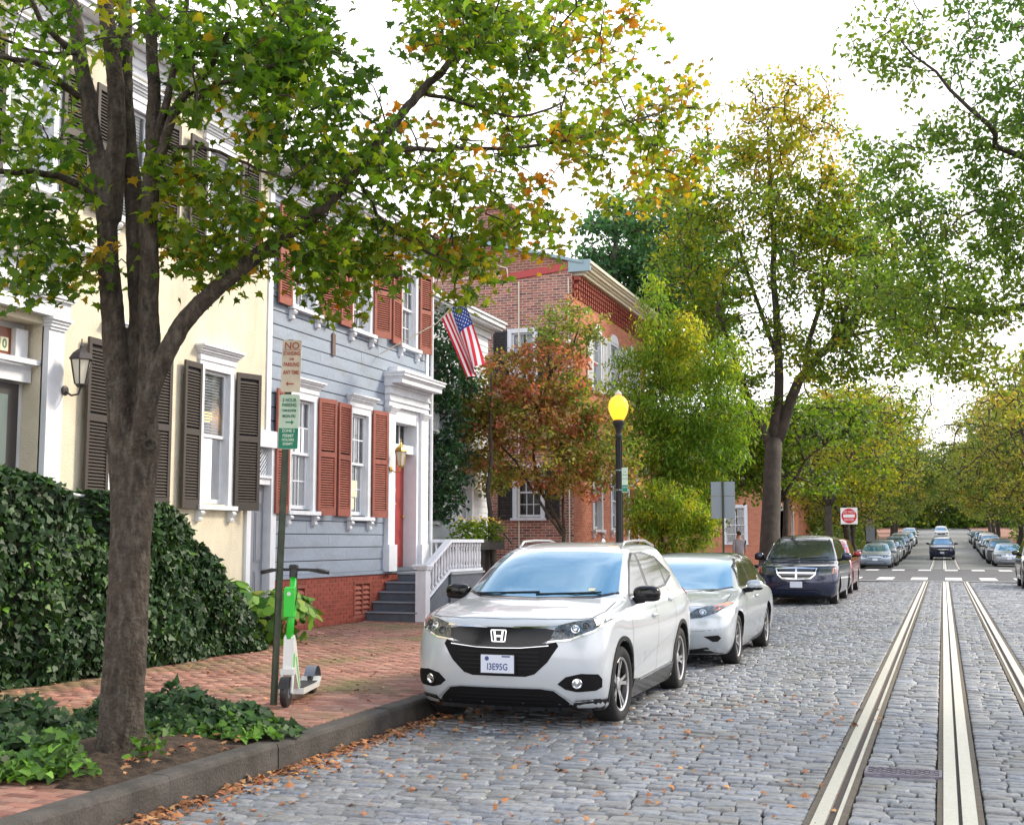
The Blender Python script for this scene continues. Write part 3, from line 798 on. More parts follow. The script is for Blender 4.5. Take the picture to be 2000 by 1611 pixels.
# ------------------------------------------------------------------ yellow stucco house
FXX = -9.95
tf = XF(FXX)
off = (FXX, 12.0, KT)
yh = empty('stucco_house', off, 0, 'tall pale yellow stucco house with dark brown louvred shutters behind the street tree', 'house')
W1 = (12.98, 13.62, 2.1, 4.06); W2 = (15.02, 15.76, 2.1, 4.06)
UW = [(10.95, 11.75, 5.75, 7.3), (12.98, 13.66, 5.75, 7.3), (15.02, 15.76, 5.75, 7.3)]
DOOR = (10.0, 11.72, KT, 4.12)
mb = MB()
wall_panel(mb, tf, 5.5, 16.25, KT, 3.1, [DOOR[:3] + (3.1,), (W1[0], W1[1], W1[2], 3.1), (W2[0], W2[1], W2[2], 3.1)], reveal=.3)
wall_panel(mb, tf, 5.5, 16.78, 3.1, 8.2, [(DOOR[0], DOOR[1], 3.1, DOOR[3]), (W1[0], W1[1], 3.1, W1[3]), (W2[0], W2[1], 3.1, W2[3])] + UW, reveal=.3)
mb.add([(FXX, 5.5, KT), (-20, 5.5, KT), (-20, 5.5, 8.2), (FXX, 5.5, 8.2)], [(0, 1, 2, 3)]); mb.add([(FXX, 16.78, 3.1), (-20, 16.78, 3.1), (-20, 16.78, 8.2), (FXX, 16.78, 8.2)], [(0, 1, 2, 3)])
mb.add([(-20, 5.5, KT), (-20, 16.78, KT), (-20, 16.78, 8.2), (-20, 5.5, 8.2)], [(0, 1, 2, 3)])
mb.add([(FXX, 16.78, 8.2), (-20, 16.78, 8.2), (-15, 16.78, 11.2)], [(0, 1, 2)])
mb.build('wall', 'stucco_yellow', yh, off=off)
mb = MB(); mb.add([(-9.56, 5.3, 8.32), (-9.56, 16.82, 8.32), (-15, 16.82, 11.5), (-15, 5.3, 11.5), (-20.5, 16.82, 8.36), (-20.5, 5.3, 8.36)], [(0, 1, 2, 3), (3, 2, 4, 5)]); mb.build('roof', 'roof_slate', yh, off=off)
mb = MB(); fb(mb, tf, 5.3, 16.8, 8.02, 8.1, -.02, .36); fb(mb, tf, 5.3, 16.82, 8.101, 8.3, -.02, .40); moulding(mb, tf, 5.4, 16.78, 7.72, [(.1, .05), (.1, .09), (.095, .14)])
mb.build('cornice', 'trim_white', yh, off=off)
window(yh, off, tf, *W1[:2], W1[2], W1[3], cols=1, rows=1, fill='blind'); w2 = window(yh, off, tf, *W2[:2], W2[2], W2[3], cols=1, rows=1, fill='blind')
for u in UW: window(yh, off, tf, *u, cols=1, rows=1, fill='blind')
for a, b, hg, an in ((12.42, 12.9, 'r', .06), (13.72, 14.16, 'l', -.10), (14.48, 14.93, 'r', .05), (15.86, 16.32, 'l', -.34)):
    shutter(yh, off, tf, a, b, 2.02, 4.08, 'shutter_brown', hg, an)
for a, b, hg, an in ((10.4, 10.86, 'r', .05), (11.84, 12.3, 'l', -.08), (12.42, 12.9, 'r', .06), (13.74, 14.2, 'l', -.1), (14.48, 14.93, 'r', .05), (15.86, 16.32, 'l', -.1)):
    shutter(yh, off, tf, a, b, 5.7, 7.32, 'shutter_brown', hg, an, single=False)
# entrance with pilasters, panelled transom and cornice
mb = MB()
for a, b in ((9.7, 9.98), (11.72, 12.0)):
    fb(mb, tf, a, b, KT, 4.06, -.02, .08); fb(mb, tf, a - .02, b + .02, KT, .7, -.02, .1)
    moulding(mb, tf, a, b, 4.061, [(.035, .10), (.04, .12), (.035, .14), (.04, .165)])
mb.build('pilasters', 'trim_white', yh, off=off)
mb = MB(); v = moulding(mb, tf, 9.66, 12.04, 4.212, [(.19, .12), (.03, .16), (.03, .18)]); fb(mb, tf, 9.7, 12.0, v, v + .3, -.02, .10)
v2 = moulding(mb, tf, 9.66, 12.06, v + .301, [(.04, .15), (.14, .2), (.05, .34), (.07, .40), (.04, .42)]); mb.build('door_cornice', 'trim_white', yh, off=off)
u = 9.7
dm = MB(); dm.box(0, 0, 0, .05, .05, .1); dme = dm.mesh('dentil', 'cream_trim')
while u < 12.0: inst('dentil', dme, yh, (FXX + .201 - off[0], u - off[1], v + .36 - off[2])); u += .085
mb = MB(); fb(mb, tf, 10.0, 11.72, KT, 4.12, -.30, -.28); mb.build('recess_back', 'trim_white', yh, off=off)
mb = MB(); fb(mb, tf, 10.02, 11.7, 3.42, 3.62, -.279, -.14); moulding(mb, tf, 10.02, 11.7, 3.62, [(.03, -.10), (.03, -.07)])
for a in (10.10, 10.42, 10.74, 11.06):
    fb(mb, tf, a - .03, a, 3.68, 4.04, -.26, -.2)
fb(mb, tf, 11.46, 11.66, 3.68, 4.04, -.279, -.17); mb.build('transom_frame', 'trim_white', yh, off=off)
mb = MB(); fb(mb, tf, 10.02, 11.46, 3.68, 4.04, -.278, -.24); mb.build('transom_pane', 'transom_brown', yh, off=off)
for k, ch in enumerate('60'):
    mb = MB(); u = 11.13 + k * .15; fb(mb, tf, u, u + .125, 3.76, 3.92, -.239, -.229); pl_ = mb.build('number_plate', 'number_cream', yh, off=off)
    me = text_mesh(ch, .15, 'number_green', bold=.004); inst('number', me, pl_, Vector(tf(u + .062, 3.84, -.226)) - Vector(off), (PI/2, 0, PI/2))
mb = MB(); fb(mb, tf, 10.1, 11.62, KT, 3.4, -.279, -.24); mb.build('door_frame', 'door_frame_dark', yh, off=off)
mb = MB(); fb(mb, tf, 10.28, 11.42, KT + .02, 3.26, -.24, -.215); d_ = mb.build('door', 'door_teal', yh, off=off)
for a, b in ((10.38, 10.8), (10.9, 11.32)):
    for c, e in ((2.2, 3.1), (1.0, 2.05)):
        mb = MB(); fb(mb, tf, a, b, c, e, -.215, -.205); mb.build('panel', 'door_teal', d_, off=off)
mb = MB(); fb(mb, tf, 10.98, 11.16, 2.93, 2.99, -.2, -.195); mb.build('name_plate', 'paint_white', d_, off=off)
lantern((FXX + .085, 12.02, 3.36), 'lantern_metal', 'lantern_glass', 'black coach lantern on the white pilaster by the number 60 door', 1.25)
# small iron rail that shows between the hedges
ir = empty('iron_railing', (-9.6, 12.2, KT), label='thin black iron hand rail in the gap between the two ivy hedges', cat='railing')
mb = MB(); mb.tube([(0, -.5, 2.0), (0, .5, 1.93)], .018, 6); mb.build('hand_rail', 'trim_white', ir)
for k in range(7):
    mb = MB(); mb.tube([(0, -.48 + k * .16, .6), (0, -.48 + k * .16, 1.97)], .009, 5); mb.build('bar', 'black_metal', ir)
mat('lamp_glow', (1, .6, .2), .4, emis=(1, .5, .12), emis_s=2.2)
lg = MB(); lg.ell((FXX - .28, 15.62, 3.4), (.07, .07, .09), 10, 7); lg.build('glowing_shade', 'lamp_glow', w2, off=off)

# ------------------------------------------------------------------ alley door between the houses
ad_ = empty('alley_doorway', (FXX, 16.65, KT), label='narrow grey panelled passage door with lattice above between the two houses', cat='doorway'); off = (FXX, 16.65, KT)
mb = MB(); fb(mb, tf, 16.1, 17.12, 3.02, 3.28, -.02, .09); mb.build('lintel', 'trim_white', ad_, off=off)
mb = MB(); fb(mb, tf, 16.24, 16.36, KT, 3.02, -.15, .05); fb(mb, tf, 16.94, 17.1, KT, 3.02, -.15, .05); mb.build('door_post', 'trim_white', ad_, off=off)
mb = MB(); fb(mb, tf, 16.361, 16.939, 2.44, 2.54, -.14, .03); fb(mb, tf, 16.361, 16.939, 2.54, 2.58, -.14, .06); mb.build('rail', 'trim_white', ad_, off=off)
mb = MB(); fb(mb, tf, 16.361, 16.939, KT, 2.44, -.14, -.09); dd_ = mb.build('door', 'door_grey', ad_, off=off)
for a, b in ((16.42, 16.62), (16.68, 16.88)):
    for c, e in ((2.12, 2.38), (1.25, 2.04), (.45, 1.12)):
        mb = MB(); fb(mb, tf, a, b, c, e, -.09, -.082); fb(mb, tf, a + .03, b - .03, c + .03, e - .03, -.082, -.072); mb.build('panel', 'door_grey', dd_, off=off)
mb = MB(); fb(mb, tf, 16.361, 16.939, 2.581, 3.019, -.3, -.28); mb.build('dark_back', 'dark_gap', ad_, off=off)
mb = MB()
def lat(mb, sgn, d):
    k = -.5
    while k < 1.1:
        pts = []
        for t in (0, 1):
            u = 16.361 + (k + (t * .438 if sgn > 0 else (1 - t) * .438)); pts.append((u, 2.581 + t * .438))
        (ua, va), (ub, vb) = pts
        # clip on u
        def cl(ua, va, ub, vb):
            lo, hi = 16.361, 16.939
            if ua > ub: ua, va, ub, vb = ub, vb, ua, va
            if ub <= lo or ua >= hi: return None
            if ua < lo: va += (vb - va) * (lo - ua) / (ub - ua); ua = lo
            if ub > hi: vb = va + (vb - va) * (hi - ua) / (ub - ua); ub = hi
            return ua, va, ub, vb
        c = cl(ua, va, ub, vb)
        if c: mb.tube([tf(c[0], c[1], d), tf(c[2], c[3], d)], .011, 4)
        k += .07
lat(mb, 1, -.03); lat(mb, -1, -.045); mb.build('lattice', 'trim_white', ad_, off=off)

# ------------------------------------------------------------------ grey clapboard house
off = (FXX, 20.0, KT)
gh = empty('clapboard_house', off, 0, 'grey clapboard house with rust red shutters and white trim', 'house')
G1 = (17.55, 18.35, 2.08, 3.92); G2 = (19.72, 20.44, 2.02, 3.88)
U1 = (17.55, 18.35, 5.42, 6.92); U2 = (19.72, 20.46, 5.40, 6.9); U3 = (21.84, 22.56, 5.42, 6.92)
GD = (21.5, 22.66, 1.0, 3.86)
opens = [G1, G2, U1, U2, U3, (21.17, 23.02, 1.0, 4.3)]
v = 1.02; bh = .222; k = 0
while v < 7.1:
    top = min(v + bh - .010, 7.12); ua = 17.1 if v < 3.05 else 16.92
    segs = [(ua, 23.08)]; part_ = []
    for h in opens:
        if h[2] - .04 < top - .02 and h[3] + .03 > v + .02:
            if v < h[2] - .06: part_.append((h[0], h[1], v, h[2] - .03))
            if top > h[3] + .06: part_.append((h[0], h[1], h[3] + .03, top))
    for h in opens:
        if h[2] - .04 < top - .02 and h[3] + .03 > v + .02:
            ns = []
            for s0, s1 in segs:
                if h[1] <= s0 or h[0] >= s1: ns.append((s0, s1)); continue
                if s0 < h[0]: ns.append((s0, h[0]))
                if s1 > h[1]: ns.append((h[1], s1))
            segs = ns
    # butt joints at random places
    out = []
    for s0, s1 in segs:
        if s1 - s0 > 3.2 : c = rnd.uniform(s0 + 1, s1 - 1); out += [(s0, c - .002), (c + .002, s1)]
        else: out.append((s0, s1))
    for s0, s1, v_, top_ in [(a, b, v, top) for a, b in out] + part_:
        mb = MB(); dd = rnd.uniform(-.002, .002)
        P = [(-.04, v_), (dd + .004, v_ + .003), (dd + .006, v_ + .012), (dd, top_ - .006), (dd - .006, top_), (-.04, top_)]
        vs = [tf(s0, b, a) for a, b in P] + [tf(s1, b, a) for a, b in P]; n = len(P)
        mb.add(vs, [tuple(range(n)), tuple(range(n, 2*n))[::-1]] + [(i, (i+1) % n, n+(i+1) % n, n+i) for i in range(n)])
        mb.build('siding_board', 'siding_grey', gh, off=off)
    v += bh
mb = MB(); wall_panel(mb, tf, 17.1, 23.2, .95, 3.05, opens, d=-.03, reveal=.2); wall_panel(mb, tf, 16.8, 23.2, 3.05, 7.7, opens, d=-.03, reveal=.2)
mb.build('sheathing', 'dark_gap', gh, off=off)
mb = MB(); mb.add([(FXX - .05, 23.18, KT), (-20, 23.18, KT), (-20, 23.18, 7.5), (-15, 23.18, 10.0), (FXX - .05, 23.18, 7.5)], [(0, 1, 2, 3, 4)])
mb.add([(-20, 16.8, KT), (-20, 23.18, KT), (-20, 23.18, 7.5), (-20, 16.8, 7.5)], [(0, 1, 2, 3)]); mb.build('wall', 'siding_grey', gh, off=off)
mb = MB(); mb.add([(-9.45, 16.79, 7.66), (-9.45, 23.4, 7.66), (-15, 23.4, 10.2), (-15, 16.79, 10.2), (-20.5, 23.4, 7.66), (-20.5, 16.79, 7.66)], [(0, 1, 2, 3), (3, 2, 4, 5)]); mb.build('roof', 'roof_slate', gh, off=off)
mb = MB(); fb(mb, tf, 16.79, 16.92, 3.05 + .24, 7.12, -.03, .025); mb.build('corner_board', 'trim_white', gh, off=off); mb = MB(); fb(mb, tf, 23.08, 23.22, .95, 7.12, -.05, .03); mb.build('corner_board', 'trim_white', gh, off=off)
mb = MB(); mb.tube([tf(23.29, 1.1, .06), tf(23.29, 7.1, .06)], .04, 8); mb.build('downpipe', 'trim_white', gh, off=off)
mb = MB(); fb(mb, tf, 16.79, 23.25, 7.121, 7.30, -.02, .05); moulding(mb, tf, 16.82, 23.22, 7.301, [(.06, .10), (.08, .16), (.05, .36), (.1, .42), (.05, .46)]); mb.build('cornice', 'trim_white', gh, off=off)
u = 16.95
md = MB(); md.box(0, 0, 0, .16, .07, .075); mdm = md.mesh('modillion', 'trim_white')
while u < 23.2: inst('modillion', mdm, gh, (FXX + .162 - off[0], u - off[1], 7.362 - off[2])); u += .26
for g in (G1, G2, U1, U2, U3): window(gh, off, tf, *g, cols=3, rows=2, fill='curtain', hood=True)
for a, b, hg, an, lo in ((17.02, 17.46, 'r', .03, 1), (18.44, 18.9, 'l', -.22, 1), (19.13, 19.63, 'r', .03, 1), (20.54, 21.0, 'l', -.2, 1)):
    shutter(gh, off, tf, a, b, 2.0, 3.98, 'shutter_red', hg, an)
for a, b, hg, an in ((17.02, 17.46, 'r', .03), (18.44, 18.9, 'l', -.3), (19.15, 19.63, 'r', .03), (20.54, 21.0, 'l', -.3), (21.3, 21.75, 'r', .05), (22.66, 23.06, 'l', -.25)):
    shutter(gh, off, tf, a, b, 5.36, 7.0, 'shutter_red', hg, an, single=False)
# brick base
fv = [(17.5, 18.2, .25, .85), (19.95, 20.65, .25, .85)]
bricks_on(gh, off, tf, 17.1, 23.2, KT, 1.0, [(a, b, c, e) for a, b, c, e in fv], 'brick_red_paint', 'mortar_red', nind=0)
mb = MB(); fb(mb, tf, 17.1, 23.2, .96, 1.02, -.02, .03); mb.build('water_table', 'siding_grey', gh, off=off)
for a, b, c, e in fv:
    mb = MB(); fb(mb, tf, a, a + .05, c, e, -.1, .01); fb(mb, tf, b - .05, b, c, e, -.1, .01); fb(mb, tf, (a+b)/2 - .02, (a+b)/2 + .02, c, e, -.1, .01)
    fb(mb, tf, a, b, e - .05, e + .001, -.1, .012); vt = mb.build('cellar_vent', 'shutter_red', gh, off=off)
    for k in range(6):
        mb = MB(); z = c + .03 + k * .088; mb.add([tf(a + .05, z, 0), tf(b - .05, z, 0), tf(b - .05, z + .06, -.05), tf(a + .05, z + .06, -.05), tf(a + .05, z - .02, 0), tf(b - .05, z - .02, 0)], [(0, 1, 2, 3), (4, 5, 1, 0)]); mb.build('slat', 'mortar_red', vt, off=off)
    mb = MB(); fb(mb, tf, a, b, c, e, -.12, -.1); mb.build('backing', 'dark_gap', vt, off=off)
# front door surround
mb = MB()
for a, b in ((21.18, 21.48), (22.72, 23.02)):
    fb(mb, tf, a, b, 1.0, 4.0, -.03, .09); fb(mb, tf, a - .03, b + .03, 1.0, 1.5, -.03, .13); moulding(mb, tf, a, b, 4.001, [(.03, .11), (.03, .13), (.03, .15), (.04, .17)])
mb.build('pilasters', 'trim_white', gh, off=off)
mb = MB(); v = moulding(mb, tf, 21.16, 23.04, 4.132, [(.10, .10), (.03, .13), (.10, .11), (.025, .15), (.12, .12), (.05, .17)])
v = moulding(mb, tf, 21.12, 23.08, v + .001, [(.09, .38), (.035, .40), (.06, .44), (.03, .46)]); fb(mb, tf, 21.3, 22.95, v + .001, v + .12, -.02, .2); mb.build('door_cornice', 'trim_white', gh, off=off)
mb = MB()
for a, b in ((21.48, 21.56), (22.60, 22.72)): fb(mb, tf, a, b, 1.0, 4.13, -.36, .04)
fb(mb, tf, 21.561, 22.599, 3.28, 3.45, -.36, -.02); fb(mb, tf, 21.561, 22.599, 3.86, 4.13, -.36, .03)
for k in range(5): u = 21.56 + k * 1.04 / 4; fb(mb, tf, max(u - .016, 21.562), min(u + .016, 22.598), 3.451, 3.859, -.26, -.22)
mb.build('door_casing', 'trim_white', gh, off=off)
mb = MB(); fb(mb, tf, 21.57, 22.59, 3.452, 3.858, -.245, -.24); mb.build('transom_pane', 'window_glass', gh, off=off)
mb = MB(); fb(mb, tf, 21.5, 22.7, 1.0, 4.1, -.42, -.37); mb.build('dark_room', 'room_dark', gh, off=off)
mb = MB(); fb(mb, tf, 21.565, 22.595, 1.06, 3.275, -.29, -.24); rd = mb.build('door', 'door_red', gh, off=off)
for a, b in ((21.66, 22.02), (22.14, 22.5)):
    for c, e in ((2.35, 3.1), (1.75, 2.22), (1.2, 1.65)):
        mb = MB(); fb(mb, tf, a, b, c, e, -.24, -.232); fb(mb, tf, a + .04, b - .04, c + .04, e - .04, -.232, -.222); mb.build('panel', 'door_red', rd, off=off)
mb = MB(); mb.ell(tf(22.08, 2.62, -.215), (.02, .04, .07)); mb.tube([tf(22.05, 2.60, -.2), tf(22.08, 2.5, -.19), tf(22.11, 2.6, -.2)], .008, 5); mb.build('knocker', 'brass', rd, off=off)
mb = MB(); fb(mb, tf, 21.95, 22.2, 2.28, 2.32, -.24, -.215); mb.build('letter_flap', 'brass', rd, off=off)
mb = MB(); mb.ell(tf(22.5, 2.05, -.2), (.03, .03, .03)); mb.build('door_knob', 'brass', rd, off=off)
mb = MB(); fb(mb, tf, 21.50, 22.70, 1.0, 1.055, -.36, .06); mb.build('threshold', 'step_grey', gh, off=off)
lantern((FXX + .10, 21.24, 2.92), 'brass', 'lantern_glass', 'polished brass lantern on the white pilaster by the red door', 1.15)
mb = MB(); mb.bevbox(0, -.11, -.17, .07, .11, .17, .02); o = mb.build('letter_box', 'black_metal'); o.location = (FXX + .006, 21.06, 2.62); tag(o, 'small black letter box on the grey boards left of the red door', 'letter box')
mb = MB(); mb.bevbox(0, -.055, -.2, .03, .055, .2, .02); o = mb.build('wall_plaque', 'cream_trim'); o.location = (FXX + .006, 19.0, 4.98); tag(o, 'small upright fire mark plaque on the grey boards between the storeys', 'plaque'); o.data.materials[0] = M('plaque_brown')
for a, b, c, e in ((19.84, 20.24, 2.36, 2.66), (19.9, 20.12, 2.14, 2.34)):
    mb = MB(); fb(mb, tf, a, b, c, e, -.108, -.106); mb.build('paper_notice', 'paper', gh, off=off)

# ------------------------------------------------------------------ front steps with balustrade
off = (-9.4, 21.0, KT)
fs_ = empty('front_steps', off, 0, 'slate grey wooden steps with white turned balustrade leading to the red door', 'steps')
LZ = .98; n = 5; r_ = (LZ - KT) / n
for k in range(n - 1):
    y0 = 20.45 + k * .27; z = KT + r_ * (k + 1)
    mb = MB(); mb.box(FXX + .012, y0, KT + r_ * k if k else KT + .002, -8.94, y0 + .26, z - .03); mb.build('riser', 'step_grey', fs_, off=off)
    mb = MB(); mb.box(FXX + .012, y0 - .03, z - .029, -8.92, y0 + .265, z); mb.build('tread', 'step_edge' if k < 0 else 'step_grey', fs_, off=off)
    mb = MB(); mb.box(FXX + .013, y0 - .036, z - .026, -8.921, y0 - .0305, z - .004); mb.build('nosing', 'step_edge', fs_, off=off)
mb = MB(); mb.box(FXX + .14, 21.53, KT + .002, -8.72, 23.2, LZ - .04); mb.build('landing_base', 'step_grey', fs_, off=off)
mb = MB(); mb.box(FXX + .14, 21.50, LZ - .039, -8.68, 23.24, LZ); mb.build('landing', 'step_edge', fs_, off=off)
def newel(x, y, z0, z1, w=.2):
    mb = MB(); mb.box(x - w/2, y - w/2, z0, x + w/2, y + w/2, z1 - .09); mb.box(x - w/2 - .03, y - w/2 - .03, z1 - .06, x + w/2 + .03, y + w/2 + .03, z1 - .02); mb.bevbox(x - w/2 - .05, y - w/2 - .05, z1 - .02, x + w/2 + .05, y + w/2 + .05, z1 + .03, .02)
    mb.box(x - w/2 + .02, y - w/2 + .02, z1 - .0899, x + w/2 - .02, y + w/2 - .02, z1 - .0601); mb.build('newel_post', 'trim_white', fs_, off=off)
newel(-8.86, 20.52, KT, 1.12)
bal = MB(); bal.lathe([(.028, 0), (.028, .06), (.018, .075), (.022, .1), (.03, .2), (.024, .3), (.017, .36), (.024, .38), (.017, .4), (.026, .42), (.028, .44), (.028, .5)], 10)
balm = bal.mesh('baluster', 'trim_white', smooth=True)
def railrun(p0, p1, nb, ends=True):
    p0 = Vector(p0); p1 = Vector(p1); dirv = (p1 - p0); a = math.atan2(dirv.y, dirv.x); L_ = dirv.length; Lh = math.hypot(dirv.x, dirv.y)
    for nm, dz, hw, th in (('top_rail', .5, .07, .06), ('bottom_rail', -.05, .045, .05)):
        mb = MB(); q = Vector((math.cos(a + PI/2), math.sin(a + PI/2), 0)) * hw
        vs = []
        for p in (p0, p1):
            for z in (0, th):
                for s in (-1, 1): vs.append(p + q * s * (.9 if z else 1) + Vector((0, 0, dz + z)))
        mb.add(vs, [(0, 1, 3, 2), (4, 6, 7, 5), (0, 4, 5, 1), (2, 3, 7, 6), (0, 2, 6, 4), (1, 5, 7, 3)]); mb.build(nm, 'trim_white', fs_, off=off)
    for k in range(nb):
        p = p0 + dirv * ((k + .5) / nb); inst('baluster', balm, fs_, p - Vector(off))
railrun((-8.8, 20.62, .60), (-8.76, 21.5, 1.04), 7)
railrun((-8.76, 21.5, 1.04), (-8.76, 23.2, 1.04), 12)
railrun((-9.8, 23.2, 1.04), (-8.76, 23.2, 1.04), 7)
mb = MB(); mb.box(-8.82, 20.62, KT, -8.76, 21.5, .2); mb.add([(-8.82, 20.62, .2), (-8.76, 20.62, .2), (-8.76, 21.5, .2), (-8.82, 21.5, .2), (-8.82, 20.62, .5), (-8.76, 20.62, .5), (-8.76, 21.5, .95), (-8.82, 21.5, .95)], [(4, 5, 6, 7), (0, 1, 5, 4), (1, 2, 6, 5), (2, 3, 7, 6), (3, 0, 4, 7)]); mb.build('stringer', 'step_grey', fs_, off=off)

# ------------------------------------------------------------------ white clapboard house set back
WX = -10.4; tf = XF(WX); off = (WX, 25.5, KT)
wh = empty('white_house', off, 0, 'pale blue white clapboard house with white cornice glimpsed behind the holly', 'house')
mb = MB(); v = KT
wo_ = [(24.2, 24.9, 2.0, 3.6), (24.2, 24.9, 4.6, 6.0), (26.2, 26.9, 2.0, 3.6), (26.2, 26.9, 4.6, 6.0)]
while v < 6.45:
    segs = [(23.5, 28.0)]
    for h in wo_:
        if h[2] < v + .1 and h[3] > v + .04:
            ns = []
            for s0, s1 in segs:
                if h[1] <= s0 or h[0] >= s1: ns.append((s0, s1)); continue
                if s0 < h[0]: ns.append((s0, h[0]))
                if s1 > h[1]: ns.append((h[1], s1))
            segs = ns
    for s0, s1 in segs: mb.add([tf(s0, v, .012), tf(s1, v, .012), tf(s1, v + .15, 0), tf(s0, v + .15, 0), tf(s0, v, -.03), tf(s1, v, -.03)], [(0, 1, 2, 3), (4, 5, 1, 0)])
    v += .15
mb.build('siding_boards', 'siding_white', wh, off=off, kind='stuff')
mb = MB(); wall_panel(mb, tf, 23.5, 28, KT, 6.5, wo_, d=-.02, reveal=.15); mb.add([(WX, 28, KT), (-20, 28, KT), (-20, 28, 6.5), (WX, 28, 6.5)], [(0, 1, 2, 3)]); mb.add([(WX, 23.5, KT), (-20, 23.5, KT), (-20, 23.5, 6.5), (WX, 23.5, 6.5)], [(0, 1, 2, 3)]); mb.build('wall', 'siding_white', wh, off=off)
for g in wo_: window(wh, off, tf, *g, cols=2, rows=2, fill='curtain', hood=False, brackets=False)
mb = MB(); moulding(mb, tf, 23.4, 28.1, 6.5, [(.15, .05), (.06, .12), (.06, .3), (.1, .36), (.05, .4)]); mb.build('cornice', 'trim_white', wh, off=off)
mb = MB(); mb.add([(-10.0, 23.3, 6.93), (-10.0, 28.2, 6.93), (-15, 28.2, 8.6), (-15, 23.3, 8.6)], [(0, 1, 2, 3)]); mb.build('roof', 'roof_slate', wh, off=off)

# ------------------------------------------------------------------ brick house with corbelled cornice
BX, BY = -9.3, 31.7; off = (BX, BY, KT)
bh_ = empty('brick_house', off, 0, 'two storey brick house with corbelled cornice and arched windows beyond the red maple', 'house')
ts = YF(BY); tfr = XF(BX)
S1 = (-10.95, -10.2, 2.2, 3.55); S2 = (-11.1, -10.4, 5.9, 7.3)
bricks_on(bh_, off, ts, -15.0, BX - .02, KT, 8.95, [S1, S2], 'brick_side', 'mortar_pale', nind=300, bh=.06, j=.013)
mb = MB(); mb.add([(-15, BY + .02, KT), (-22, BY + .02, KT), (-22, BY + .02, 9), (-15, BY + .02, 9)], [(0, 1, 2, 3)]); mb.add([(-22, BY, KT), (-22, 40.2, KT), (-22, 40.2, 9), (-22, BY, 9)], [(0, 1, 2, 3)])
mb.add([(BX - .01, 40.2, KT), (-22, 40.2, KT), (-22, 40.2, 9.3), (BX - .01, 40.2, 9.0)], [(0, 1, 2, 3)])
mb.add([(BX - .02, BY + .004, 8.95), (-22, BY + .004, 8.95), (-22, BY + .004, 12.2), (-12.8, BY + .004, 10.1), (BX - .02, BY + .004, 9.15)], [(0, 1, 2, 3, 4)])
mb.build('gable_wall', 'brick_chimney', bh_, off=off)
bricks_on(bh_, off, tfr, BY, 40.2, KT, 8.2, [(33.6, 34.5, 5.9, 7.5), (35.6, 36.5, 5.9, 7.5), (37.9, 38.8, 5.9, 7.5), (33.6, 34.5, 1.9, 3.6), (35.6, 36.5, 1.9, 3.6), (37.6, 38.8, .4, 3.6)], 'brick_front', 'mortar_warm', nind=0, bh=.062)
mb = MB()
for k in range(5):   # corbel table: stepped courses of projecting bricks
    u = BY; z = 8.2 + k * .11
    while u < 40.2:
        if (int(u / .11) + k) % 2 == 0: fb(mb, tfr, u, u + .10, z, z + .10, -.01, .05 + k * .035)
        u += .11
fb(mb, tfr, BY, 40.2, 8.2, 8.78, -.03, .02); mb.build('corbel_table', 'terracotta', bh_, off=off)
bpy.data.objects['corbel_table'].data.materials[0] = M('brick_red_paint')
mb = MB(); moulding(mb, tfr, BY + .1, 40.2, 8.781, [(.08, .28), (.06, .34), (.08, .42), (.05, .48), (.08, .54)]); mb.build('gutter_cornice', 'cream_trim', bh_, off=off)
mb = MB(); mb.box(BX - .12, BY - .06, 8.86, BX + .5, BY + .05, 9.18); mb.build('cornice_return', 'roof_blue', bh_, off=off)
mb = MB(); mb.add([(BX + .3, BY - .1, 9.15), (BX + .3, 40.4, 9.15), (-13, 40.4, 10.25), (-13, BY - .1, 10.25), (BX + .3, BY - .1, 9.07), (-13, BY - .1, 10.13)], [(0, 1, 2, 3), (0, 3, 5, 4)]); mb.build('roof', 'roof_blue', bh_, off=off)
mb = MB(); mb.add([(BX - .13, BY - .045, 8.93), (BX - .13, BY - .045, 9.12), (-11.35, BY - .045, 8.93), (-11.35, BY - .045, 8.74), (BX - .13, BY - .005, 8.93), (BX - .13, BY - .005, 9.12), (-11.35, BY - .005, 8.93), (-11.35, BY - .005, 8.74)],
    [(0, 1, 2, 3), (4, 7, 6, 5), (0, 4, 5, 1), (1, 5, 6, 2), (2, 6, 7, 3), (3, 7, 4, 0)]); mb.build('red_flashing', 'flashing_red', bh_, off=off)
for x in (-9.42, -10.85):
    mb = MB(); mb.tube([(x, BY - .03, KT + 1), (x, BY - .03, 8.7)], .02, 6); mb.build('conduit', 'cream_trim', bh_, off=off)
mb = MB(); mb.tube([(-13.2, BY - .03, 9.2), (-11.5, BY - .03, 9.2), (-11.2, BY - .03, 9.1), (-11.15, BY - .03, 8.7)], .02, 6); mb.build('conduit', 'cream_trim', bh_, off=off)
mb = MB(); mb.box(-12.2, BY + .3, 9.5, -11.2, BY + .9, 10.9); mb.box(-12.26, BY + .24, 10.9, -11.14, BY + .96, 11.02); mb.build('chimney', 'brick_chimney', bh_, off=off)
mb = MB(); mb.ell((-9.38, BY - .12, 6.9), (.1, .1, .08)); mb.build('security_light', 'paint_white', bh_, off=off)
window(bh_, off, ts, *S1, cols=3, rows=2, fill='none', hood=False, brackets=False); window(bh_, off, ts, *S2, cols=3, rows=2, fill='curtain', hood=False, brackets=False)
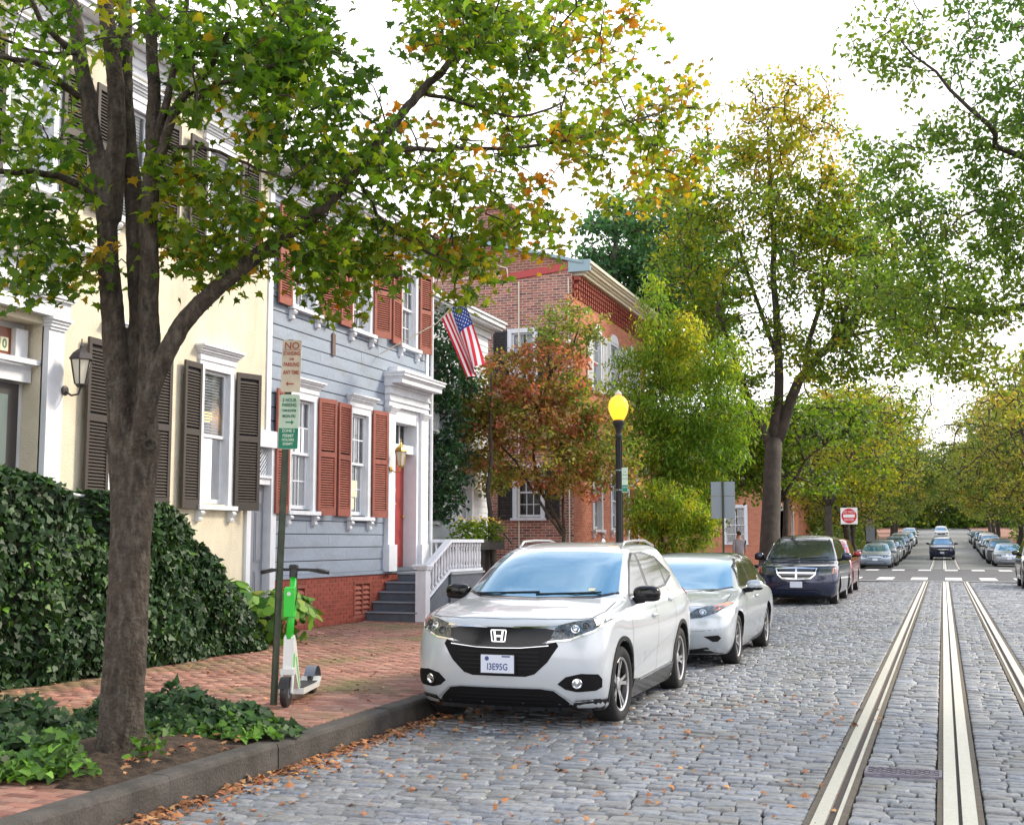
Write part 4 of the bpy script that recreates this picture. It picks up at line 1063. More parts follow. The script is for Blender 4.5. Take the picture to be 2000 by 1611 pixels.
def sh_side(u0, u1, v0, v1, m, tfz):
    mb = MB(); fb(mb, tfz, u0, u0 + .05, v0, v1, .02, .055); fb(mb, tfz, u1 - .05, u1, v0, v1, .02, .055); fb(mb, tfz, u0, u1, v0, v0 + .1, .021, .054); fb(mb, tfz, u0, u1, v1 - .08, v1, .021, .054); fb(mb, tfz, u0, u1, (v0+v1)/2 - .04, (v0+v1)/2 + .04, .021, .054)
    z = v0 + .12
    while z < v1 - .1: fb(mb, tfz, u0 + .04, u1 - .04, z, z + .03, .025, .045); z += .045
    mb.build('shutter', m, bh_, off=off)
mat('shutter_black', (.012, .014, .016), .5)
for S in (S1, S2): sh_side(S[0] - .5, S[0] - .1, S[2] - .05, S[3] + .05, 'shutter_black', ts); sh_side(S[1] + .1, S[1] + .5, S[2] - .05, S[3] + .05, 'shutter_black', ts)
for a, b in ((33.6, 34.5), (35.6, 36.5), (37.9, 38.8)):
    window(bh_, off, tfr, a, b, 5.9, 7.5, cols=2, rows=2, fill='curtain', hood=False, brackets=False)
    mb = MB(); pts = [(a - .05, 7.55)] + [((a+b)/2 - (b-a+.1)/2 * math.cos(PI*k/8), 7.55 + .26 * math.sin(PI*k/8)) for k in range(1, 8)] + [(b + .05, 7.55)]
    n = len(pts); mb.add([tfr(u, v, .01) for u, v in pts] + [tfr(u, v, .05) for u, v in pts], [tuple(range(n)), tuple(range(n, 2*n))] + [(i, (i+1) % n, n+(i+1) % n, n+i) for i in range(n)]); mb.build('arch_head', 'trim_white', bh_, off=off)
    for u0, u1 in ((a - .6, a - .12), (b + .12, b + .6)): sh_side(u0, u1, 5.88, 7.55, 'trim_white', tfr)
for a, b in ((33.6, 34.5), (35.6, 36.5)): window(bh_, off, tfr, a, b, 1.9, 3.6, cols=2, rows=2, fill='curtain', hood=False); 
mb = MB(); fb(mb, tfr, 37.5, 38.9, .4, 3.7, -.1, .06); fb(mb, tfr, 37.3, 39.1, 3.7, 3.95, -.1, .3); mb.build('door_surround', 'trim_white', bh_, off=off)
mb = MB(); fb(mb, tfr, 37.7, 38.7, .42, 3.2, .0, .075); mb.build('door', 'door_red', bh_, off=off)

# ------------------------------------------------------------------ corner house beyond the cross street
off = (-9.9, 76.0, KT)
ch_ = empty('corner_house', off, 0, 'orange red brick corner house across the side street beyond the big street tree', 'house')
ts = YF(76.0); tfr = XF(-9.9)
cs = [(-15.2, -14.0, 2.2, 4.0), (-12.6, -11.4, 1.4, 3.6), (-15.2, -14.0, 5.4, 7.2), (-12.6, -11.4, 5.4, 7.2)]
cfr = [(79.5, 80.9, .4, 4.4), (83, 84.2, 1.6, 3.8), (87, 88.2, 1.6, 3.8), (79.5, 80.7, 5.4, 7.2), (83, 84.2, 5.4, 7.2), (87, 88.2, 5.4, 7.2)]
mb = MB(); wall_panel(mb, ts, -24, -9.9, KT - .2, 9, cs); wall_panel(mb, tfr, 76, 100, KT - .2, 9, cfr); mb.add([(-9.9, 100, 0), (-24, 100, 0), (-24, 100, 9), (-9.9, 100, 9)], [(0, 1, 2, 3)]); mb.build('wall', 'brick_far', ch_, off=off)
mb = MB(); moulding(mb, ts, -24, -9.9, 9, [(.15, .1), (.2, .3)]); moulding(mb, tfr, 76, 100, 9, [(.15, .1), (.2, .3)]); mb.box(-24, 76, 9.36, -9.9, 100, 9.4); mb.build('cornice', 'trim_white', ch_, off=off)
for g in cs: window(ch_, off, ts, *g, cols=2, rows=2, fill='curtain', hood=False, brackets=False, casing=.15, muntin=.04)
for g in cfr[1:]: window(ch_, off, tfr, *g, cols=2, rows=2, fill='curtain', hood=False, brackets=False, casing=.15, muntin=.04)
mb = MB(); fb(mb, tfr, 79.2, 79.55, .1, 4.4, -.1, .12); fb(mb, tfr, 80.85, 81.2, .1, 4.4, -.1, .12); fb(mb, tfr, 79.1, 81.3, 4.4, 4.9, -.1, .3); fb(mb, tfr, 79.55, 80.85, 3.3, 4.4, -.15, -.05); mb.build('door_surround', 'trim_white', ch_, off=off)
mb = MB(); fb(mb, tfr, 79.56, 80.84, .15, 3.3, -.16, -.1); mb.build('door', 'siding_white', ch_, off=off)
mb = MB()
for x in (-9.5, -9.5): mb.box(x, 77.6, .1, x + .25, 77.85, 3.4)
mb.box(-10, 77.3, 3.4, -9.1, 78.2, 3.7); mb.build('porch_post', 'trim_white', ch_, off=off)
# ------------------------------------------------------------------ vehicles
def paint(name, color, rough=.28, metal=.35, coat=1.0):
    return mat(name, color, rough, metal=metal, coat=coat, spec=.5)
paint('paint_pearl', (.56, .60, .64), .3, .15); paint('paint_silver', (.46, .51, .56), .3, .5); paint('paint_navy', (.012, .02, .06), .25, .4)
paint('paint_red', (.38, .02, .025), .25, .3); paint('paint_bluegrey', (.33, .40, .48), .3, .5); paint('paint_black', (.012, .013, .016), .2, .2)
paint('paint_grey', (.16, .17, .18), .3, .5); paint('paint_white', (.72, .73, .74), .3, 0) if 'paint_white2' in MATS else None
def reglass(name, color, rough=.04, metal=.0, spec=1.0):
    m = mat(name, color, rough, metal=metal, spec=spec, coat=1.0); m.node_tree.nodes['Principled BSDF'].inputs['Coat IOR'].default_value = 2.1
    return m
reglass('windscreen', (.07, .27, .40), .04, .48)  # blue metallic base colour stands in for sky reflected in the glass
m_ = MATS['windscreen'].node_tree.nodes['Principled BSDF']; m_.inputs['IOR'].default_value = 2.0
reglass('car_glass', (.03, .04, .032), .05, .0, .5); MATS['car_glass'].node_tree.nodes['Principled BSDF'].inputs['Coat Weight'].default_value = .25; MATS['car_glass'].node_tree.nodes['Principled BSDF'].inputs['Coat IOR'].default_value = 1.5
mat('plastic_black', (.014, .014, .015), .65, spec=.3); mat('gloss_black', (.006, .006, .007), .2, spec=.4, coat=.08)
mat('chrome', (.82, .84, .86), .12, metal=1); mat('tyre', (.02, .02, .021), .85, noise_scale=40, noise_amt=.2, bump=.2, bump_scale=90)
mat('rim_silver', (.5, .5, .51), .3, metal=.9); mat('rim_dark', (.03, .03, .032), .35, metal=.6)
mat('lamp_lens', (.10, .115, .12), .1, metal=.4, coat=.7, noise_scale=40, noise_amt=.8); mat('amber', (.75, .16, .03), .2, coat=1); mat('lamp_dark', (.05, .05, .055), .12, metal=.3, coat=1)
mat('tail_red', (.4, .01, .01), .2, coat=1); mat('plate_white', (.68, .73, .84), .5); mat('plate_blue', (.05, .08, .25), .5); mat('seam', (.02, .02, .022), .8)
mat('grille_dark', (.008, .008, .009), .7, spec=.2)

def cr(p, t):
    """Catmull-Rom through rows p (list of tuples) at t in [0, n-1]"""
    n = len(p); i = min(int(t), n - 2); f = t - i
    a = p[max(i-1, 0)]; b = p[i]; c = p[i+1]; d = p[min(i+2, n-1)]
    out = []
    for k in range(len(b)):
        m1 = (c[k] - a[k]) / 2; m2 = (d[k] - b[k]) / 2
        if (c[k]-b[k]) * (b[k]-a[k]) <= 0: m1 = 0
        if (d[k]-c[k]) * (c[k]-b[k]) <= 0: m2 = 0
        f2, f3 = f*f, f*f*f
        out.append((2*f3-3*f2+1)*b[k] + (f3-2*f2+f)*m1 + (-2*f3+3*f2)*c[k] + (f3-f2)*m2)
    return out

def car_shell(T, sub=3, nf=12, ns=14, nr=10):
    """T rows: (z, yf, yr, w, Rf, Rr) from the sill up; returns verts, faces of the closed shell"""
    n = len(T); rows = [cr(T, (n-1) * i / ((n-1)*sub)) for i in range((n-1)*sub + 1)]
    V = []; F = []; exps = 2.0 / 2.7
    for z, yf, yr, w, Rf, Rr in rows:
        half = []
        for i in range(nf + 1):
            ph = PI/2 * i / nf; half.append((w * math.sin(ph) ** exps, yf + Rf * (1 - math.cos(ph) ** exps if i < nf else 1)))
        y0, y1 = yf + Rf, yr - Rr
        for i in range(1, ns): half.append((w, y0 + (y1 - y0) * i / ns))
        for i in range(nr + 1):
            ph = PI/2 * (nr - i) / nr; half.append((w * math.sin(ph) ** exps, yr - Rr * (1 - math.cos(ph) ** exps if i > 0 else 1)))
        ring = half + [(-x, y) for x, y in half[-2:0:-1]]
        V += [(x, y, z) for x, y in ring]
    m = len(ring)
    for j in range(len(rows) - 1):
        for i in range(m): F.append((j*m + i, j*m + (i+1) % m, (j+1)*m + (i+1) % m, (j+1)*m + i))
    # caps made of cross strips between the two sides
    h = m // 2
    for base, flip in ((0, True), ((len(rows)-1)*m, False)):
        for i in range(h):
            a, b = i, i + 1; c, d = (m - i - 1) % m, (m - i) % m
            f = [base + a, base + b, base + (m - b) % m, base + (m - a) % m]
            g = []
            for q in f:
                if q not in g: g.append(q)
            if len(g) > 2: F.append(tuple(g[::-1] if flip else g))
    return V, F

class Car:
    def __init__(s, kind, T, axles, track, rw, paint_m, loc, rz=0, label='', cat='car', group=None, warp=None, tyre_w=.21, sub=3, arch=.05, name='parked_car', detail=2):
        s.t = empty(name, loc, rz, label, cat, group); s.detail = detail
        V, F = car_shell(T, sub)
        if warp: V = [warp(*p) for p in V]
        mb = MB(); mb.add(V, F); me = mb.mesh('body', [paint_m, 'plastic_black'], smooth=False)
        o = bpy.data.objects.new('body', me); col.objects.link(o); o.parent = s.t
        bm = bmesh.new(); bm.from_mesh(me); s.bvh = BVHTree.FromBMesh(bm); bm.free()
        # wheel arches cut out of the shell
        w = max(r[3] for r in T)
        cb = MB()
        for ya in axles:
            for sg in (-1, 1): cb.lathe([(rw + arch, sg * (w - .32)), (rw + arch, sg * (w + .2))], 28, 'x', (0, ya, rw)) if sg > 0 else cb.lathe([(rw + arch, -(w + .2)), (rw + arch, -(w - .32))], 28, 'x', (0, ya, rw))
        cm = cb.mesh('cutter', ['plastic_black']); co_ = bpy.data.objects.new('cutter', cm); col.objects.link(co_); co_.parent = s.t
        md = o.modifiers.new('b', 'BOOLEAN'); md.operation = 'DIFFERENCE'; md.object = co_; md.solver = 'EXACT'
        try: md.material_mode = 'TRANSFER'
        except Exception: pass
        bpy.context.view_layer.update()
        dg = bpy.context.evaluated_depsgraph_get(); ne = bpy.data.meshes.new_from_object(o.evaluated_get(dg))
        o.modifiers.clear(); o.data = ne; ne.name = 'body'; bpy.data.objects.remove(co_)
        ne.polygons.foreach_set('use_smooth', [True] * len(ne.polygons)); ne.set_sharp_from_angle(angle=R(38))
        s.body = o; s.axles = axles; s.track = track; s.rw = rw; s.tw = tyre_w; s.w = w; s.arch = arch
    def hit(s, p, view):
        x, y = p
        if view == 'f': o_, d_ = Vector((x, -3, y)), Vector((0, 1, 0))
        elif view == 'b': o_, d_ = Vector((x, 9, y)), Vector((0, -1, 0))
        elif view == 'r': o_, d_ = Vector((4, x, y)), Vector((-1, 0, 0))
        elif view == 'l': o_, d_ = Vector((-4, x, y)), Vector((1, 0, 0))
        else: o_, d_ = Vector((x, y, 4)), Vector((0, 0, -1))
        h = s.bvh.ray_cast(o_, d_)
        if h[0] is None:
            n = s.bvh.find_nearest(o_ + d_ * (3 if view in 'ft' else 3)); return n[0], n[1]
        nn = h[1]
        if nn.dot(d_) > 0: nn = -nn
        return h[0], nn
    def decal(s, name, poly, view, m, off=.004, skirt=.012, grid=.05, parent=None, mirror=False, label=None):
        if mirror:
            r = [s.decal(name, poly, view, m, off, skirt, grid, parent, False, label)]
            if view in 'fbt': q = [(-a, b) for a, b in poly][::-1]; v2 = view
            else: q = poly; v2 = 'l' if view == 'r' else 'r'
            r.append(s.decal(name, q, v2, m, off, skirt, grid, parent, False, label)); return r
        bm = bmesh.new(); vs = [bm.verts.new((a, b, 0)) for a, b in poly]; bm.faces.new(vs)
        x0, x1 = min(p[0] for p in poly), max(p[0] for p in poly); y0, y1 = min(p[1] for p in poly), max(p[1] for p in poly)
        for ax, lo, hi in ((0, x0, x1), (1, y0, y1)):
            k = max(1, int((hi - lo) / grid)); 
            for i in range(1, k):
                c = lo + (hi - lo) * i / k; n_ = (1, 0, 0) if ax == 0 else (0, 1, 0); co_ = (c, 0, 0) if ax == 0 else (0, c, 0)
                bmesh.ops.bisect_plane(bm, geom=bm.verts[:] + bm.edges[:] + bm.faces[:], plane_co=co_, plane_no=n_, dist=1e-5)
        bmesh.ops.triangulate(bm, faces=[f for f in bm.faces if len(f.verts) > 4])
        nor = {}
        for v in bm.verts:
            h, n_ = s.hit((v.co.x, v.co.y), view); v.co = h + n_ * off; nor[v] = n_
        if skirt:
            be = [e for e in bm.edges if e.is_boundary]
            r = bmesh.ops.extrude_edge_only(bm, edges=be)
            for v in r['geom']:
                if isinstance(v, bmesh.types.BMVert):
                    # partner is the original it sits on
                    ov = min((e.other_vert(v) for e in v.link_edges if e.other_vert(v) in nor), key=lambda q: (q.co - v.co).length); v.co = ov.co - nor[ov] * (skirt + off)
        me = bpy.data.meshes.new(name); bmesh.ops.recalc_face_normals(bm, faces=bm.faces)
        bm.to_mesh(me); bm.free(); me.materials.append(M(m)); me.polygons.foreach_set('use_smooth', [True] * len(me.polygons)); me.set_sharp_from_angle(angle=R(50))
        o = bpy.data.objects.new(name, me); col.objects.link(o); o.parent = parent or s.t
        if label: o['label'] = label
        return o
    def line(s, name, pts, view, m='seam', w=.006, off=.0015, mirror=False, step=.06, parent=None):
        # resample
        P = [Vector(p) for p in pts]; out = []
        for a, b in zip(P[:-1], P[1:]):
            k = max(1, int((b - a).length / step)); out += [a.lerp(b, i / k) for i in range(k)]
        out.append(P[-1]); mb = MB(); L_ = []; Rr = []
        for i, p in enumerate(out):
            d = (out[min(i+1, len(out)-1)] - out[max(i-1, 0)]).normalized(); q = Vector((-d.y, d.x)) * w / 2
            for lst, sgn in ((L_, 1), (Rr, -1)):
                h, n_ = s.hit((p.x + q.x*sgn, p.y + q.y*sgn), view); lst.append(h + n_ * off)
        n = len(out); mb.add(L_ + Rr, [(i, i+1, n+i+1, n+i) for i in range(n-1)])
        o = mb.build(name, m, parent or s.t)
        if mirror:
            if view in 'fbt': s.line(name, [(-a, b) for a, b in pts], view, m, w, off, False, step, parent)
            else: s.line(name, pts, 'l' if view == 'r' else 'r', m, w, off, False, step, parent)
        return o
    def wheels(s, style='double5', rim='rim_dark', rim2='rim_silver', steer=0.0):
        rw, tw = s.rw, s.tw
        tb = MB(); hw = tw / 2; ri = rw * .70
        prof = [(ri, -hw*.80), (ri + .02, -hw*.93), (rw - .055, -hw), (rw - .02, -hw*.93), (rw - .004, -hw*.78), (rw, -hw*.5), (rw, hw*.5), (rw - .004, hw*.78), (rw - .02, hw*.93), (rw - .055, hw), (ri + .02, hw*.93), (ri, hw*.80)]
        tb.lathe(prof, 40 if s.detail > 1 else 20, 'x', cap=False); tm = tb.mesh('tyre', 'tyre', smooth=True)
        hb = MB(); hb.lathe([(ri + .004, -hw*.85), (ri + .004, hw*.3), (.0, hw*.3)], 32 if s.detail > 1 else 16, 'x', cap=False); hb.lathe([(rw*.42, hw*.31), (rw*.42, hw*.42), (0, hw*.42)], 20, 'x'); hm = hb.mesh('wheel', 'plastic_black', smooth=False)
        rb = MB(); fc = hw * .78
        rb.lathe([(ri - .02, hw*.35), (ri - .018, fc), (ri, fc + .008), (ri + .008, fc), (ri + .006, hw*.3)], 40 if s.detail > 1 else 20, 'x', mi=1, cap=False)
        nsp = {'double5': 5, 'multi': 9, 'five': 5, 'seven': 7, 'cap': 8}[style]
        for k in range(nsp):
            a0 = 2 * PI * k / nsp
            subs = (-.13, .13) if style == 'double5' else (0,)
            for da in subs:
                ww = {'double5': .015, 'multi': .014, 'five': .034, 'seven': .024, 'cap': .03}[style]
                r0, r1 = .045, ri - .012
                a_in, a_out = a0 + da * .9, a0 + da * 1.3
                def P(r, a, off_, x): return (x, r * math.cos(a) - off_ * math.sin(a), r * math.sin(a) + off_ * math.cos(a))
                vs = []
                for r, a, q in ((r0, a_in, ww * 1.3), (r1 * .6, (a_in + a_out)/2, ww), (r1, a_out, ww * 1.2)):
                    xx = fc - .012 - .02 * (1 - r / r1)
                    vs += [P(r, a, -q, xx), P(r, a, q, xx), P(r, a, q * .8, xx - .03), P(r, a, -q * .8, xx - .03)]
                rb.add(vs, [(0, 1, 5, 4), (4, 5, 9, 8)], 1); rb.add(vs, [(1, 2, 6, 5), (5, 6, 10, 9), (3, 0, 4, 7), (7, 4, 8, 11), (2, 3, 7, 6), (6, 7, 11, 10)], 0)
        rb.lathe([(.06, fc - .05), (.058, fc - .018), (.03, fc - .012), (0, fc - .012)], 16, 'x', mi=1)
        rm = rb.mesh('rim', [rim, rim2], smooth=False)
        for i, ya in enumerate(s.axles):
            for sg in (-1, 1):
                o = bpy.data.objects.new('wheel', hm); col.objects.link(o); o.parent = s.t
                o.location = (sg * s.track / 2, ya, rw); o.rotation_euler = (rnd.uniform(0, 0), 0, (0 if sg > 0 else PI) + (steer if i == 0 else 0))
                inst('tyre', tm, o); inst('rim', rm, o, (0, 0, 0), (rnd.uniform(0, 1.2), 0, 0))
    def mirror(s, y, z, x, m, dark='plastic_black', size=(.13, .09, .085), sides=(-1, 1)):
        for sg in sides:
            mb = MB(); mb.ell((0, 0, 0), size, 14, 9, .8); o = mb.build('wing_mirror', m, s.t, smooth=True); o.location = (sg * (x + .12), y, z)
            mb = MB(); mb.ell((0, 0, -size[2]*.55), (size[0]*.96, size[1]*.96, size[2]*.5), 12, 6, .8); mb.tube([(-sg*.03, 0, -.05), (-sg*.2, .02, -.09)], [.04, .03], 8); mb.build('mirror_base', dark, o, smooth=True)
            mb = MB(); mb.ell((0, size[1]*.72, .005), (size[0]*.85, .03, size[2]*.75), 12, 6, .7); mb.build('mirror_glass', 'car_glass', o, smooth=True)
    def plate(s, z, y, txt, x=0, w=.30, h=.152, tilt=0.0, side='f', extra=None):
        mb = MB(); mb.box(-w/2 - .012, -.004, -h/2 - .012, w/2 + .012, .006, h/2 + .012); fr = mb.build('plate_frame', 'plastic_black', s.t); fr.location = (x, y, z); fr.rotation_euler = (-tilt, 0, 0)
        mb = MB(); mb.box(-w/2, -.009, -h/2, w/2, -.0041, h/2); p = mb.build('number_plate', 'plate_white', fr)
        if txt: inst('lettering', text_mesh(txt, .078, 'plate_blue', xs=.82, bold=.0015), p, (0.0, -.0105, -.026), (PI/2, 0, 0))
        if extra: inst('lettering', text_mesh(extra, .026, 'plate_blue'), p, (.01, -.0105, .053), (PI/2, 0, 0))
        return p

def sym(half):      # half: points with x>=0 from bottom centre round to top centre
    return half + [(-a, b) for a, b in half[::-1] if a > 1e-6]

# ---- hero: pearl compact SUV
ROADZ = lambda x: rz(x, 10)
T = [(.15, .26, 4.10, .80, .34, .34), (.19, .16, 4.16, .838, .36, .36), (.25, .09, 4.24, .850, .40, .40), (.36, .035, 4.31, .872, .44, .42), (.50, .005, 4.335, .882, .47, .42), (.64, .00, 4.335, .886, .50, .42), (.76, .02, 4.325, .884, .52, .40),
     (.86, .06, 4.31, .880, .53, .38), (.915, .115, 4.295, .875, .52, .36), (.96, .25, 4.27, .868, .50, .34), (1.00, .47, 4.24, .858, .48, .33), (1.035, .72, 4.21, .842, .45, .33), (1.07, .98, 4.18, .818, .40, .33),
     (1.13, 1.12, 4.13, .79, .34, .33), (1.25, 1.35, 4.03, .745, .30, .34), (1.38, 1.61, 3.90, .695, .27, .35), (1.48, 1.86, 3.78, .65, .26, .36), (1.535, 2.05, 3.67, .61, .28, .36), (1.57, 2.28, 3.50, .54, .32, .38), (1.59, 2.50, 3.25, .42, .34, .34), (1.597, 2.7, 3.05, .25, .12, .12)]
def warp_suv(x, y, z):
    # shoulder crease along the flanks, hood centre bulge
    if .5 < z < .95 and abs(x) > .8 and .9 < y < 3.9:
        k = math.sin((z - .5) / .45 * PI); x += math.copysign(-.018 * k * (0.5 + .5 * math.sin((y - .9) / 3.0 * PI)), x)
    if z > .9 and y < 1.05 and abs(x) < .7: z += .012 * math.cos(x / .7 * PI / 2)
    return (x, y, z)
car = Car('suv', T, (.86, 3.47), 1.545, .335, 'paint_pearl', (-3.635, 10.06, -.035), 0,
          'pearl white compact crossover with black lower trim parked at the front of the row', 'car', 'cars parked along the left kerb', warp_suv, sub=3, name='parked_car', tyre_w=.225)
B = car.t
car.wheels('double5', 'rim_dark', 'rim_silver', steer=-.04)
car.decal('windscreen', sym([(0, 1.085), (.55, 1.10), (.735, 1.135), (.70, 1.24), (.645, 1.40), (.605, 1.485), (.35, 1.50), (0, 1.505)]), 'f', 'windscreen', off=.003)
car.decal('windscreen_border', sym([(0, 1.068), (.56, 1.083), (.755, 1.12), (.735, 1.16), (.735, 1.135), (.55, 1.10), (0, 1.085)]) if False else [(-.75, 1.115), (-.56, 1.08), (0, 1.066), (.56, 1.08), (.75, 1.115), (.737, 1.133), (.55, 1.099), (0, 1.084), (-.55, 1.099), (-.737, 1.133)], 'f', 'gloss_black', off=.003, grid=.08)
# side windows
glass = [(1.42, 1.115), (2.2, 1.12), (3.0, 1.15), (3.52, 1.22), (3.60, 1.28), (3.36, 1.40), (3.0, 1.465), (2.45, 1.49), (2.0, 1.475), (1.75, 1.40)]
car.decal('pillar_black', [(1.44, 1.102), (3.10, 1.143), (3.50, 1.236), (3.30, 1.365), (3.1, 1.425), (2.6, 1.482), (2.12, 1.472), (1.88, 1.39)], 'r', 'gloss_black', off=.0015, skirt=0, mirror=True)
for nm, poly in (('front_side_window', [(1.47, 1.11), (2.20, 1.115), (2.22, 1.475), (2.12, 1.468), (1.90, 1.385)]), ('rear_side_window', [(2.31, 1.108), (3.10, 1.15), (3.10, 1.415), (2.75, 1.465), (2.33, 1.478)]), ('quarter_window', [(3.16, 1.16), (3.52, 1.245), (3.30, 1.36), (3.16, 1.40)])):
    car.decal(nm, poly, 'r', 'car_glass', off=.003, mirror=True)
car.line('window_trim', [(1.43, 1.098), (2.2, 1.102), (3.10, 1.14), (3.54, 1.235)], 'r', 'gloss_black', .022, .005, True)
car.line('window_trim', [(1.43, 1.105), (1.88, 1.395), (2.1, 1.478), (2.6, 1.49), (3.1, 1.435), (3.54, 1.25)], 'r', 'gloss_black', .02, .005, True)
car.decal('rear_window', sym([(0, 1.15), (.58, 1.16), (.56, 1.40), (0, 1.44)]), 'b', 'car_glass')
# seams
car.line('door_seam', [(1.28, 1.09), (1.22, .95), (1.20, .6), (1.28, .3)], 'r', mirror=True); car.line('door_seam', [(2.27, 1.10), (2.26, .7), (2.24, .3)], 'r', mirror=True)
car.line('door_seam', [(3.12, 1.12), (3.2, .9), (3.1, .68), (2.98, .5), (2.95, .3)], 'r', mirror=True)
car.line('bonnet_seam', [(.77, 1.05), (.79, .62), (.74, .35), (.64, .26), (.4, .17), (0, .135)], 't', mirror=True, w=.009)
car.line('bonnet_crease', [(.5, .95), (.42, .60), (.38, .32)], 't', 'paint_silver', w=.006, mirror=True)
car.line('door_crease', [(1.15, .93), (2.1, .95), (3.2, .99), (3.9, 1.02)], 'r', 'paint_silver', .008, .001, True)
car.line('door_crease', [(1.3, .42), (2.0, .52), (3.0, .66)], 'r', 'paint_silver', .008, .001, True)
for ya, za in ((2.12, .88), (3.02, 1.20)):
    for sg in (1, -1):
        h, n_ = car.hit((ya, za if ya < 3 else 1.0), 'r' if sg > 0 else 'l')
        mb = MB(); mb.tube([(0, -.09, -.004), (sg*.025, -.07, 0), (sg*.03, 0, .002), (sg*.025, .07, 0), (0, .09, -.004)], .014, 6); o = mb.build('door_handle', 'paint_pearl', B, smooth=True); o.location = h
# face: glossy black band across, chrome lip, lamps
car.decal('upper_grille', sym([(0, .72), (.32, .725), (.44, .765), (.52, .845), (.40, .862), (0, .868)]), 'f', 'gloss_black', off=.010, skirt=.03)
car.decal('lower_grille', sym([(0, .462), (.24, .462), (.32, .485), (.43, .585), (.52, .72), (.50, .755), (.42, .738), (.30, .712), (0, .705)]), 'f', 'grille_dark', off=.004, skirt=.02)
car.line('chrome_bar', [(-.50, .876), (-.3, .869), (-.12, .866)], 'f', 'chrome', .014, .014); car.line('chrome_bar', [(.12, .866), (.3, .869), (.50, .876)], 'f', 'chrome', .014, .014)
car.line('chrome_bar', [(-.42, .735), (-.2, .712), (0, .708), (.2, .712), (.42, .735)], 'f', 'gloss_black', .02, .02)
car.line('grille_lip', [(-.44, .722), (-.2, .70), (0, .696), (.2, .70), (.44, .722)], 'f', 'chrome', .005, .022)
for k in range(5): car.line('mesh_bar', [(-.36 + .0 * k, .53 + k * .034), (.36, .53 + k * .034)], 'f', 'plastic_black', .008, .012)
for sg in (-1, 1):
    hl = [(.44, .758), (.60, .775), (.78, .843), (.868, .928), (.81, .942), (.62, .915), (.49, .884)]
    p = [(a * sg, b) for a, b in hl]; p = p if sg > 0 else p[::-1]
    L_ = car.decal('headlight', p, 'f', 'lamp_lens', off=.010, skirt=.03, grid=.04)
    q = [(a * sg, b) for a, b in [(.79, .88), (.862, .938), (.80, .935), (.765, .92)]]; car.decal('indicator', q if sg > 0 else q[::-1], 'f', 'amber', off=.018, skirt=.002, parent=L_)
    for cx, r_ in ((.555, .035), (.64, .038), (.72, .032)):
        h, n_ = car.hit((cx * sg, .83 + (cx - .555) * .32), 'f')
        mb = MB(); mb.lathe([(r_, -.012), (r_, .004), (r_*.8, .006), (r_*.75, -.006), (0, .002)], 16, 'y'); mb2 = mb.build('projector', 'lamp_dark' if cx != .64 else 'chrome', L_, smooth=False); mb2.location = h + n_ * .012; mb2.rotation_euler = n_.to_track_quat('Y', 'Z').to_euler()
    bt = [(a * sg, b) for a, b in [(.43, .748), (.60, .764), (.78, .832), (.873, .92), (.868, .934), (.775, .846), (.60, .778), (.43, .760)]]
    car.decal('lamp_trim', bt if sg > 0 else bt[::-1], 'f', 'chrome', off=.013, skirt=.01, grid=.06)
    fg = [(a * sg, b) for a, b in [(.51, .405), (.57, .36), (.66, .338), (.80, .345), (.838, .37), (.842, .44), (.82, .482), (.70, .492), (.58, .465)]]
    F_ = car.decal('fog_lamp_bezel', fg if sg > 0 else fg[::-1], 'f', 'grille_dark', off=.006, skirt=.02)
    h, n_ = car.hit((.665 * sg, .412), 'f'); mb = MB(); mb.lathe([(.042, -.01), (.044, .006), (.037, .01), (.031, .0), (0, .008)], 20, 'y'); o = mb.build('fog_lamp', 'chrome', F_); o.location = h + n_ * .012; o.rotation_euler = n_.to_track_quat('Y', 'Z').to_euler()
    tl = [(a * sg, b) for a, b in [(.50, .95), (.80, .90), (.86, 1.0), (.80, 1.08), (.55, 1.04)]]; car.decal('tail_light', tl if sg > 0 else tl[::-1], 'b', 'tail_red', off=.01)
# lower black apron with intake, splitter lips and side cladding
car.decal('lower_intake', sym([(0, .205), (.62, .205), (.56, .27), (.47, .345), (.36, .36), (0, .36)]), 'f', 'grille_dark', off=.004, skirt=.02)
for k in range(3): car.line('intake_bar', [(-.44 + k*.03, .245 + k * .032), (.44 - k*.03, .245 + k * .032)], 'f', 'plastic_black', .008, .012)
ap = sym([(0, .165), (.60, .165), (.81, .175), (.848, .262), (.80, .272), (.64, .262), (.60, .21), (0, .204)])
car.decal('front_apron', ap, 'f', 'gloss_black', off=.014, skirt=.03, grid=.07)
for sg in (-1, 1): car.line('apron_lip', [(sg*.63, .262), (sg*.74, .268), (sg*.845, .276)], 'f', 'chrome', .012, .022)
car.line('apron_edge', [(-.62, .24), (-.48, .352), (-.36, .368), (.36, .368), (.48, .352), (.62, .24)], 'f', 'paint_silver', .012, .006)
car.decal('side_sill', [(1.29, .17), (3.03, .17), (3.03, .345), (2.9, .35), (1.5, .325), (1.29, .34)], 'r', 'gloss_black', off=.018, skirt=.03, mirror=True, grid=.1)
car.line('sill_chrome', [(1.5, .315), (2.9, .34)], 'r', 'chrome', .012, .02, True)
for ya in car.axles:      # wheel arch cladding rings
    pts = []; r0, r1 = .387, .425
    ang = [PI * (-.09 + 1.18 * k / 22) for k in range(23)]
    poly = [(ya + r1 * math.cos(a), .335 + r1 * math.sin(a)) for a in ang] + [(ya + r0 * math.cos(a), .335 + r0 * math.sin(a)) for a in ang[::-1]]
    car.decal('arch_trim', [p for p in poly], 'r', 'plastic_black', off=.008, skirt=.02, mirror=True, grid=3)
